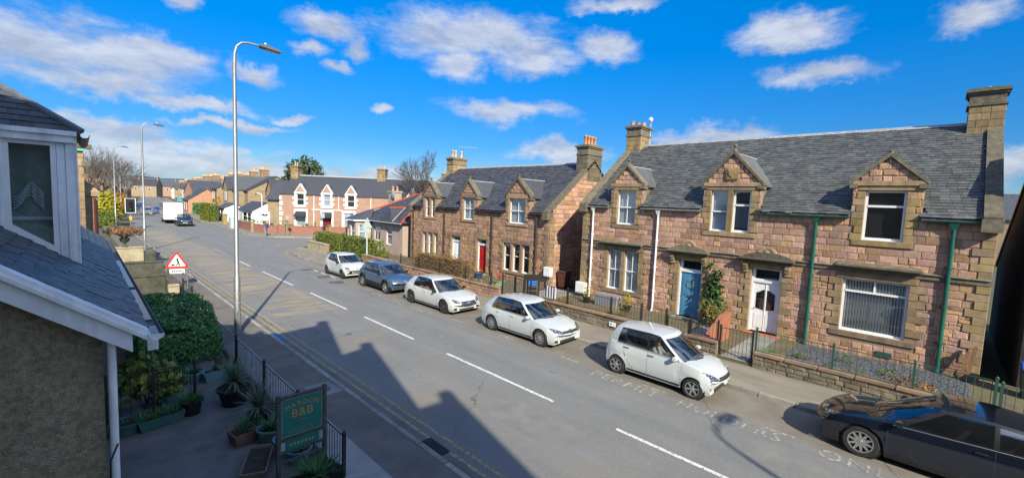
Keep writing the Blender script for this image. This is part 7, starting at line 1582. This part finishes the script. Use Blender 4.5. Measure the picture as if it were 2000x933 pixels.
# roadworks sign: red triangle with digging figure, supplementary plate, folding frame, and a steel barrier
t_ = thing('roadworks_sign', 'red triangular roadworks sign with white plate on a folding frame', 'road sign', (3.95, 28.5, .105), -.28); RS = mat('sign_red', (.55, .03, .025), .4); SW = mat('sign_white', (.78, .78, .76), .4); SB = mat('sign_black', (.012, .012, .012), .5)
def rtri(s, z, r=.07): 
    P = []; C = [(-s, z), (s, z), (0, z+1.72*s)]
    for i, (x, y) in enumerate(C):
        a0 = [-150, -30, 90][i]
        cx, cz = x*(1-r/s*1.7) if i < 2 else 0, y+r if i < 2 else y-2*r
        P += [(cx+r*cos(radians(a0+d)), cz+r*sin(radians(a0+d))) for d in (-60, -30, 0, 30, 60)]
    return P
MB().prism(rtri(.54, 1.0), 'y', -.02, .0).obj('red_triangle', RS, t_); MB().prism(rtri(.38, 1.10, .03), 'y', -.026, -.02).obj('white_field', SW, t_)
m_ = MB(); m_.lathe([(0, -.03), (.045, -.03), (.045, -.026), (0, -.026)], (.02, 0, 1.50), 10, 'y'); m_.prism([(-.02, 1.45), (.05, 1.47), (.10, 1.32), (.03, 1.28)], 'y', -.03, -.026); m_.prism([(.03, 1.30), (.09, 1.30), (.16, 1.13), (.10, 1.13)], 'y', -.0302, -.0262); m_.prism([(.03, 1.30), (.07, 1.28), (.0, 1.13), (-.05, 1.13)], 'y', -.0304, -.0264); m_.prism([(.0, 1.42), (.02, 1.45), (-.14, 1.26), (-.16, 1.28)], 'y', -.0306, -.0266); m_.prism([(-.28, 1.13), (-.06, 1.13), (-.13, 1.22), (-.18, 1.23)], 'y', -.0308, -.0268); m_.obj('digging_figure', SB, t_)
MB().box(-.32, .32, -.02, 0, .72, .95).obj('white_plate', SW, t_); e = MB(); [e.box(-.22+k*.09, -.16+k*.09, -.024, -.02, .79, .88) for k in range(5)]; e.obj('plate_print', SB, t_)
b = MB(); [b.tube([(s*.42, .0, 1.05), (s*.46, -.18, 0)], .016, 6) for s in (-1, 1)]; [b.tube([(s*.42, .03, 1.0), (s*.46, .5, 0)], .016, 6) for s in (-1, 1)]; b.tube([(-.45, -.1, .35), (.45, -.1, .35)], .014, 6); b.obj('folding_frame', STEEL, t_)
t_ = thing('steel_barrier', 'small grey steel barrier beside the roadworks sign', 'barrier', (3.85, 26.4, .105), 1.35); b = MB(); [b.tube([(x, 0, 0), (x, 0, 1.0)], .018, 6) for x in (-.7, .7)]; [b.tube([(-.7, 0, z), (.7, 0, z)], .018, 6) for z in (.2, 1.0)]; [b.tube([(-.7+.14*k, 0, .2), (-.7+.14*k, 0, 1.0)], .008, 5) for k in range(1, 10)]; b.tube([(-.7, 0, .2), (.7, 0, 1.0)], .012, 5); b.obj('tube_frame', STEEL, t_)
# traffic signals
def signal(lab, x, y, rz, h=3.7, box=True):
    R = thing('traffic_signal', lab, 'traffic light', (x, y, .1), rz); MB().tube([(0, .12, 0), (0, .12, h-.2)], .06, 10).obj('pole', STEEL, R); MB().box(-.48, .48, -.02, .02, h-1.75, h).obj('backing_board', BLACKP, R)
    b = MB(); [b.box(*q) for q in ((-.52, -.46, -.03, .03, h-1.8, h+.04), (.46, .52, -.03, .03, h-1.8, h+.04), (-.46, .46, -.03, .03, h, h+.04), (-.46, .46, -.03, .03, h-1.8, h-1.75))]; b.obj('white_border', SW, R)
    MB().box(-.17, .17, -.16, -.02, h-1.5, h-.3).obj('signal_head', BLACKP, R)
    for k, c in enumerate(((.10, .01, .01), (.10, .06, .01), (.02, .35, .22))):
        z = h-.52-.38*k; MB().lathe([(.0, -.02), (.10, -.012), (.115, 0)], (0, -.165, z), 14, 'y').obj('lens', mat('lens_%d' % k, c, .2), R); MB().lathe([(.13, -.18), (.13, 0), (.12, 0), (.12, -.18)], (0, -.165, z), 14, 'y', closed=True).obj('hood', BLACKP, R)
    MB().box(-.12, .12, -.0, .12, 1.0, 1.5).obj('push_button_box', mat('yellow_box', (.62, .38, .02), .4), R)
signal('traffic signal with white bordered board beside the near pavement', 5.55, 73.0, -.05)
cabinet('street_cabinet', 'pale grey telecoms cabinet on the far pavement before the brick wall', (16.0, 70.5, .1), .5, 1.2, 1.5, mat('cabinet_grey', (.42, .48, .50), .5), 'cabinet')
b = thing('gate_pier', 'stone gate pier on the far pavement near the conservatory', 'pier', (17.0, 79, .1)); MB().box(-.3, .3, -.3, .3, 0, 1.5).box(-.36, .36, -.36, .36, 1.5, 1.62).obj('pier', DRESS, b)
# brick wall of the guest house corner
bw = thing('brick_wall', 'long low red brick wall round the guest house corner', 'wall', (16.9, 76, .1)); pts = [(17.2, 76), (16.85, 64), (17.6, 61.2), (19.6, 59.5), (23.8, 56.6), (31, 51.6)]
for a, c in zip(pts[:-1], pts[1:]):
    a, c = Vector((*a, 0)), Vector((*c, 0)); d = c-a; M = Matrix.Translation(a-Vector((16.9, 76, 0))) @ Matrix.Rotation(math.atan2(d.y, d.x), 4, 'Z')
    o = MB().box(0, d.length, 0, .24, 0, .98).obj('panel', FARRED, bw); o.matrix_local = M; o = MB().box(-.02, d.length+.02, -.03, .27, .98, 1.05).obj('coping', FARRED, bw); o.matrix_local = M
for (x, y) in pts[1:5]: o = MB().box(-.2, .2, -.2, .2, 0, 1.2).box(-.25, .25, -.25, .25, 1.2, 1.28).obj('pillar', DRESS, bw); o.location = (x-16.9, y-76, 0)
R = thing('hanging_sign', 'white bordered notice board on posts behind the brick wall', 'sign', (18.2, 63.6, .1), -YAW); b = MB(); [b.box(x-.04, x+.04, -.05, .05, 0, 2.7) for x in (-.62, .62)]; b.box(-.66, .66, -.05, .05, 2.6, 2.7); b.obj('posts', WHITE, R); MB().box(-.58, .58, -.03, .03, 1.6, 2.55).obj('board', SW, R); MB().prism([(-.5, 2.15), (-.2, 2.4), (0, 2.2), (.2, 2.4), (.5, 2.15), (.3, 2.1), (0, 2.05), (-.3, 2.1)], 'y', -.04, -.03).obj('dark_emblem', SB, R)
R = thing('bracket_lamp', 'white swan-neck lamp post by the guest house wing', 'lamp', (18.6, 66.2, .1), 2.4); MB().tube([(0, 0, 0), (0, 0, 4.6), (.15, 0, 4.95), (.7, 0, 5.0)], .05, 8).obj('post', WHITE, R); MB().lathe([(.18, 4.8), (.1, 4.95), (0, 4.98)], (.75, 0, 0), 10).obj('shade', BLACKP, R)
# ------------------------------------------------------------------ houses further off
def far_house(name, lab, loc, rz, Wd, DP, ZE, ZR, m, wins=(), gables=(), chim=(), cat='house', roofm=None, group=None, pots=4, wm=WHITE):
    R = thing(name, lab, cat, loc, rz, group); YR = DP/2; tan = (ZR-ZE)/YR
    b = MB(); b.box(0, Wd, 0, DP, 0, ZE)
    for x in (0, Wd-.3): b.prism([(0, ZE), (DP, ZE), (YR, ZR)], 'x', x, x+.3)
    b.obj('wall', m, R); e = .25
    MB().prism([(-e, ZE-e*tan+.05), (YR, ZR+.06), (DP+e, ZE-e*tan+.05), (DP+e, ZE-e*tan+.2), (YR, ZR+.24), (-e, ZE-e*tan+.2)], 'x', -.12, Wd+.12).obj('roof', roofm or SLATE2, R); MB().box(-.1, Wd+.1, YR-.14, YR+.14, ZR+.2, ZR+.28).obj('ridge', LEAD, R)
    for (x, z, w, h) in wins:
        o = MB().box(x, x+w, -.07, .0, z, z+h).obj('window', wm, R); MB().box(x+.12, x+w-.12, -.085, -.07, z+.12, z+h/2-.04).box(x+.12, x+w-.12, -.085, -.07, z+h/2+.04, z+h-.12).obj('pane', GLASSD, o)
    for (x, w, zs, za, d) in gables:
        o = MB().box(x, x+w, -d, YR*.6, 0, zs).prism([(x, zs), (x+w, zs), (x+w/2, za)], 'y', -d, YR).obj('gable', m, R)
        MB().prism([(x-.2, zs-.12), (x+w/2, za+.12), (x+w+.2, zs-.12), (x+w+.2, zs+.04), (x+w/2, za+.3), (x-.2, zs+.04)], 'y', -d-.15, YR).obj('gable_roof', roofm or SLATE2, o)
        for z in (.9, 3.4):
            if z+1.5 < zs+.6: q = MB().box(x+w/2-.8, x+w/2-.12, -d-.07, -d, z, z+1.7).box(x+w/2+.12, x+w/2+.8, -d-.07, -d, z, z+1.7).obj('window', wm, o); MB().box(x+w/2-.68, x+w/2-.24, -d-.085, -d-.07, z+.12, z+1.58).box(x+w/2+.24, x+w/2+.68, -d-.085, -d-.07, z+.12, z+1.58).obj('pane', GLASSD, q)
    for (x, h) in chim:
        o = MB().box(x, x+.7, YR-.8, YR+.8, ZR-.8, ZR+h*.8).box(x-.08, x+.78, YR-.88, YR+.88, ZR+h*.8, ZR+h*.8+.15).obj('chimney', DRESSD, R); h = h*.8-.03; pm = MB().lathe([(.17, 0), (.14, .6), (.17, .68), (0, .68)], n=8).mesh('chimney_pot', CREAMPOT)
        for k in range(pots): link('chimney_pot', pm, o, (x+.4, YR-.7+1.4*k/max(1, pots-1), ZR+h+.18))
    return R
q90 = radians(-90); W4 = lambda xs, z=3.4, w=1.2, h=1.7: [(x, z, w, h) for x in xs]
far_house('stone_villa', 'grey stone villa with twin gables and white bay windows beyond the conservatory', (23.5, 107, 0), q90, 15, 10, 5.4, 8.2, FARTAN, W4((5.2, 11.5))+W4((5.2, 8.6), .9), [(1.0, 3.6, 5.6, 7.9, .9), (9.2, 3.6, 5.6, 7.9, .9)], [(-.1, 1.6), (7.0, 1.9)], pots=6)
far_house('stone_villa', 'second stone villa with crowded chimney pots beside the twin-gabled villa', (26.5, 91.5, 0), q90, 8, 9, 5.3, 7.9, FARPINK, W4((1.0, 4.6)), [(2.4, 3.0, 5.5, 7.4, .7)], [(7.0, 1.8)], pots=5)
far_house('white_conservatory', 'low white conservatory with slate lean-to roof beside the guest house', (20.0, 83.5, 0), q90, 7.5, 4, 2.3, 3.5, WHITE, [(.4, .7, 2.0, 1.4), (2.9, .7, 2.0, 1.4), (5.4, .7, 1.7, 1.4)], cat='conservatory', wm=mat('pale_mullion', (.62, .66, .66), .5))
far_house('white_porch', 'small white porch in front of the stone villa', (18.6, 91, 0), q90, 4.2, 3, 2.3, 3.0, WHITE, [(.4, .6, 1.4, 1.5), (2.3, .6, 1.4, 1.5)], cat='porch')
PEACH = mat('peach_brick', (.46, .25, .16), .9, (.38, .20, .13), 3, .3, 20)
far_house('peach_house', 'peach brick house with plain gable facing the junction', (21.5, 129.5, 0), 0.06, 8, 9, 4.3, 7.4, PEACH, [], [], [(6.9, .9)], pots=2); far_house('peach_house', 'lower peach brick house wing with dormers beside the plain gable', (19.0, 127, 0), q90-.05, 9, 7, 2.9, 5.4, PEACH, W4((1.5, 5), .7), [], [], pots=2)
cols = [FARTAN, FARPINK, PEACH, WHITE, FARTAN, FARPINK]
labs = ['tan stone terrace house far down the street with many chimney pots', 'pink stone house in the distant row on the far side', 'peach fronted house in the distant row', 'white painted house in the distant row', 'tan house near the end of the visible street', 'pink house at the end of the visible street', 'tan house closing the view where the street bends', 'pink gabled house above the distant traffic', 'peach house beside the distant white house', 'pale house at the far end with pots along the ridge']
for k in range(10):
    y = 143+k*17; x = 19.5+bend(y)+(k % 3)*.8
    far_house('distant_house', labs[k], (x, y+12, 0), q90-.08, 11.5, 9, 5.0+.5*(k % 2), 8.0+.4*(k % 3), cols[k % 6], W4((1.5, 5, 8.5))+W4((1.5, 5, 8.5), .9), [(6.2, 3.0, 5.4, 7.4, .8)] if k % 2 == 0 else [], [(-.1, 1.5), (10.6, 1.5)], group='houses far along the far side', pots=6)
labs2 = ['red brick house beyond the golden conifer on the near side', 'tan stone house on the near side far away', 'pale house on the near side far away', 'pink stone house on the near side in the distance', 'last visible house on the near side']
for k in range(5):
    y = 150+k*24; far_house('distant_house', labs2[k], (1.5+bend(y), y-6, 0), -q90-.09, 14, 9, 5.2, 8.3, cols[(k+1) % 6], W4((1.5, 5, 9.5)), [(5.5, 3.2, 5.5, 7.6, .8)], [(-.1, 1.5), (13, 1.5)], group='houses far along the near side', pots=6)
for k in range(7):
    far_house('distant_house', ['tan terrace end closing the street view', 'long pale terrace on the rise beyond the street end', 'pink terrace on the rise beyond the street end', 'tan terrace on the rise behind the distant trees', 'grey roofed terrace at the horizon above the white house', 'grey roofed terrace at the horizon above the peach gable', 'grey roofed terrace at the horizon beside the villa chimneys'][k], (20+k*21, 340+(k % 3)*25, 0), 0.15*(k-3), 19, 9, 6.5, 10.2, cols[k % 6], W4((1.5, 5, 8.5, 12, 15), 3.6), [], [(-.1, 1.5), (9, 1.5), (18, 1.5)], group='terraces at the horizon', pots=6)
labs3 = ['pink gabled house above the trailer roof', 'tan house with tall chimneys left of the villas', 'small peach house beyond the dark hedge', 'white gabled house beyond the peach gable', 'tan villa behind the peach house', 'pink house behind the white porch', 'tan house behind the twin-gabled villa', 'pale house between the distant chimneys']
for k, (x, y) in enumerate(((27, 150), (34, 172), (23, 118), (30, 138), (38, 160), (36, 120), (44, 140), (40, 195))):
    far_house('distant_house', labs3[k], (x, y, 0), q90-.06*k, 9+k % 3, 8, 4.8+.4*(k % 3), 7.6+.5*(k % 2), cols[(k+2) % 6], W4((1.2, 4.5))+W4((1.2, 4.5), .9), [(5.2, 2.8, 5.2, 7.2, .7)] if k % 2 else [], [(-.1, 1.6), (8.2, 1.6)], group='houses behind the far side row', pots=6)
far_house('back_street_house', 'tan house glimpsed through the gap beside the dark gable', (78, 2, 0), radians(-90), 9, 8, 5.6, 8.5, FARTAN, W4((1.5, 5.5))+W4((1.5, 5.5), .9), [], [(0, 1.2)], pots=3); far_house('back_street_house', 'grey roofed house behind the gap between the two stone houses', (52, 42, 0), radians(-90), 12, 8, 4.8, 7.4, FARTAN, [], [], [(5, 1.2)], pots=3)
R = thing('teal_shopfront', 'small building with bright teal fascia far down the street', 'shop', (18.8, 133.5, 0), -.06); MB().box(0, 4.5, 0, 4, 0, 3.2).obj('wall', FARRED, R); MB().box(.1, 4.4, -.12, 0, 2.2, 3.1).obj('fascia', mat('teal_paint', (.03, .34, .36), .5), R)
# hills
def hills(name, R0, h, a0, a1, m, seed, n=80, depth=900):
    r = random.Random(seed); b = MB(); rows = []
    ph = [r.uniform(0, 6) for _ in range(5)]
    for i in range(n+1):
        a = a0+(a1-a0)*i/n; f = max(.12, .55+.22*sin(5*a*3+ph[0])+.13*sin(11*a*3+ph[1])+.08*sin(23*a*3+ph[2])+.04*sin(51*a*3+ph[3])); u = Vector((sin(a), cos(a), 0))
        rows.append([u*R0+Vector((0, 0, -2)), u*(R0+depth*.3)+Vector((0, 0, h*f*.6)), u*(R0+depth*.6)+Vector((0, 0, h*f)), u*(R0+depth)+Vector((0, 0, -2))])
    b.grid(rows); return tag(b.obj(name, m, None, True), kind='structure')
hills('hills', 3000, 120, radians(-40), radians(110), mat('haze_blue_hills', (.07, .095, .14), .95, (.09, .11, .13), .004), 3); hills('wooded_rise', 700, 13, radians(-30), radians(120), mat('distant_woods', (.035, .05, .035), .95, (.06, .065, .045), .03, .5, .2), 9, 120, 300)  # blue of the far hills is distance haze painted into their colour
# ------------------------------------------------------------------ people
SKIN = mat('skin', (.55, .34, .25), .6)
def person(name, lab, loc, rz, joints, edges, mats, pick, root=0, cat='person', hair=None):
    """one continuous skinned body from a joint list (x, y, z, radius)"""
    R = thing(name, lab, cat, loc, rz); me = bpy.data.meshes.new('body'); me.from_pydata([j[:3] for j in joints], edges, []); o = link('body', me, R)
    md = o.modifiers.new('skin', 'SKIN'); md.use_smooth_shade = True
    for i, j in enumerate(joints): me.skin_vertices[0].data[i].radius = (j[3], j[3]*(.75 if len(j) < 5 else j[4])); me.skin_vertices[0].data[i].use_root = (i == root)
    s = o.modifiers.new('sub', 'SUBSURF'); s.levels = 2; s.render_levels = 2
    dg = bpy.context.evaluated_depsgraph_get(); nm = bpy.data.meshes.new_from_object(o.evaluated_get(dg)); o.modifiers.clear(); o.data = nm
    nm.materials.clear(); [nm.materials.append(m) for m in mats]
    for p in nm.polygons: p.material_index = pick(p.center); p.use_smooth = True
    if hair:
        hm, hp = hair; b = MB(); b.lathe(hp['prof'], hp['c'], 12, M=hp.get('M')); b.obj('hair', hm, R, True)
    return R
def walker(name, lab, loc, rz, jacket, trousers, hairm):
    J = [(0, 0, .95, .13), (0, 0, 1.18, .15), (.02, 0, 1.38, .16), (.03, 0, 1.50, .06), (.05, 0, 1.62, .095, .95), (.05, 0, 1.70, .085, .9),
         (0, .17, 1.40, .065), (-.06, .23, 1.14, .05), (.04, .25, .92, .038), (.07, .25, .83, .03), (0, -.17, 1.40, .065), (.09, -.23, 1.15, .05), (.22, -.22, .98, .038), (.28, -.22, .92, .03),
         (.02, .09, .88, .095), (.20, .09, .50, .068), (.16, .09, .10, .045), (.30, .09, .05, .04), (-.02, -.09, .88, .095), (-.10, -.09, .50, .068), (-.34, -.09, .16, .045), (-.26, -.09, .06, .04),
         (.09, .27, .76, .011), (.10, .25, .75, .011), (.10, .235, .77, .010), (.31, -.24, .86, .011), (.32, -.22, .85, .011)]
    E = [(0, 1), (1, 2), (2, 3), (3, 4), (4, 5), (2, 6), (6, 7), (7, 8), (8, 9), (2, 10), (10, 11), (11, 12), (12, 13), (0, 14), (14, 15), (15, 16), (16, 17), (0, 18), (18, 19), (19, 20), (20, 21), (9, 22), (9, 23), (9, 24), (13, 25), (13, 26)]
    SH = mat('dark_shoes', (.02, .02, .02), .6)
    def pick(c): return 0 if c.z > 1.50 or (abs(c.y) > .19 and c.z < .94) else (1 if c.z > .92 else (2 if c.z > .11 else 3))
    person(name, lab, loc, rz, J, E, [SKIN, jacket, trousers, SH], pick, 0, hair=(hairm, dict(prof=[(0, .12), (.07, .11), (.105, .05), (.10, -.04), (.07, -.07), (.0, -.05)], c=(.03, 0, 1.68))))
walker('person', 'person in dark blue coat and trousers walking along the corner pavement', (16.6, 57.3, .1), radians(225), mat('navy_coat', (.03, .045, .11), .8), mat('blue_jeans', (.06, .09, .18), .85), mat('auburn_hair', (.30, .08, .03), .8))
walker('person', 'person in blue standing on the pavement beyond the white trailer', (13.9, 101, .1), radians(90), mat('blue_coat', (.06, .07, .22), .8), mat('dark_trousers', (.03, .03, .06), .85), mat('brown_hair', (.08, .05, .03), .8))
# driver of the small white hatchback, seated on the right-hand side, hands on the wheel (car axes: x forward)
cx, cy = 12.83, 5.70
J = [(-.08, -.36, .62, .16), (-.14, -.36, .86, .17), (-.20, -.36, 1.05, .17), (-.18, -.36, 1.15, .06), (-.14, -.36, 1.26, .09, .95), (-.13, -.36, 1.33, .085, .9), (-.17, -.55, 1.04, .06), (.02, -.60, .84, .048), (.24, -.50, .94, .036), (.29, -.48, .97, .03), (-.17, -.17, 1.04, .06), (.02, -.12, .84, .048), (.24, -.22, .94, .036), (.29, -.24, .97, .03), (.10, -.46, .60, .09), (.42, -.46, .62, .07), (.10, -.26, .60, .09), (.42, -.26, .62, .07),
     (.33, -.50, .97, .011), (.335, -.48, .985, .011), (.33, -.22, .97, .011), (.335, -.24, .985, .011)]
E_ = [(0, 1), (1, 2), (2, 3), (3, 4), (4, 5), (2, 6), (6, 7), (7, 8), (8, 9), (2, 10), (10, 11), (11, 12), (12, 13), (0, 14), (14, 15), (0, 16), (16, 17), (9, 18), (9, 19), (13, 20), (13, 21)]
PT = mat('pale_pink_top', (.70, .58, .60), .85)
person('person', 'fair-haired driver in a pale top sitting at the wheel of the small white car', (cx, cy, 0), PI2, J, E_, [SKIN, PT, mat('dark_skirt', (.04, .04, .05), .9)], lambda c: 0 if c.z > 1.15 or c.x > .22 else (1 if c.z > .70 else 2), 0, hair=(mat('blond_hair', (.52, .33, .12), .7), dict(prof=[(0, .13), (.08, .115), (.115, .04), (.12, -.08), (.10, -.20), (.06, -.22), (0, -.1)], c=(-.17, -.36, 1.31))))
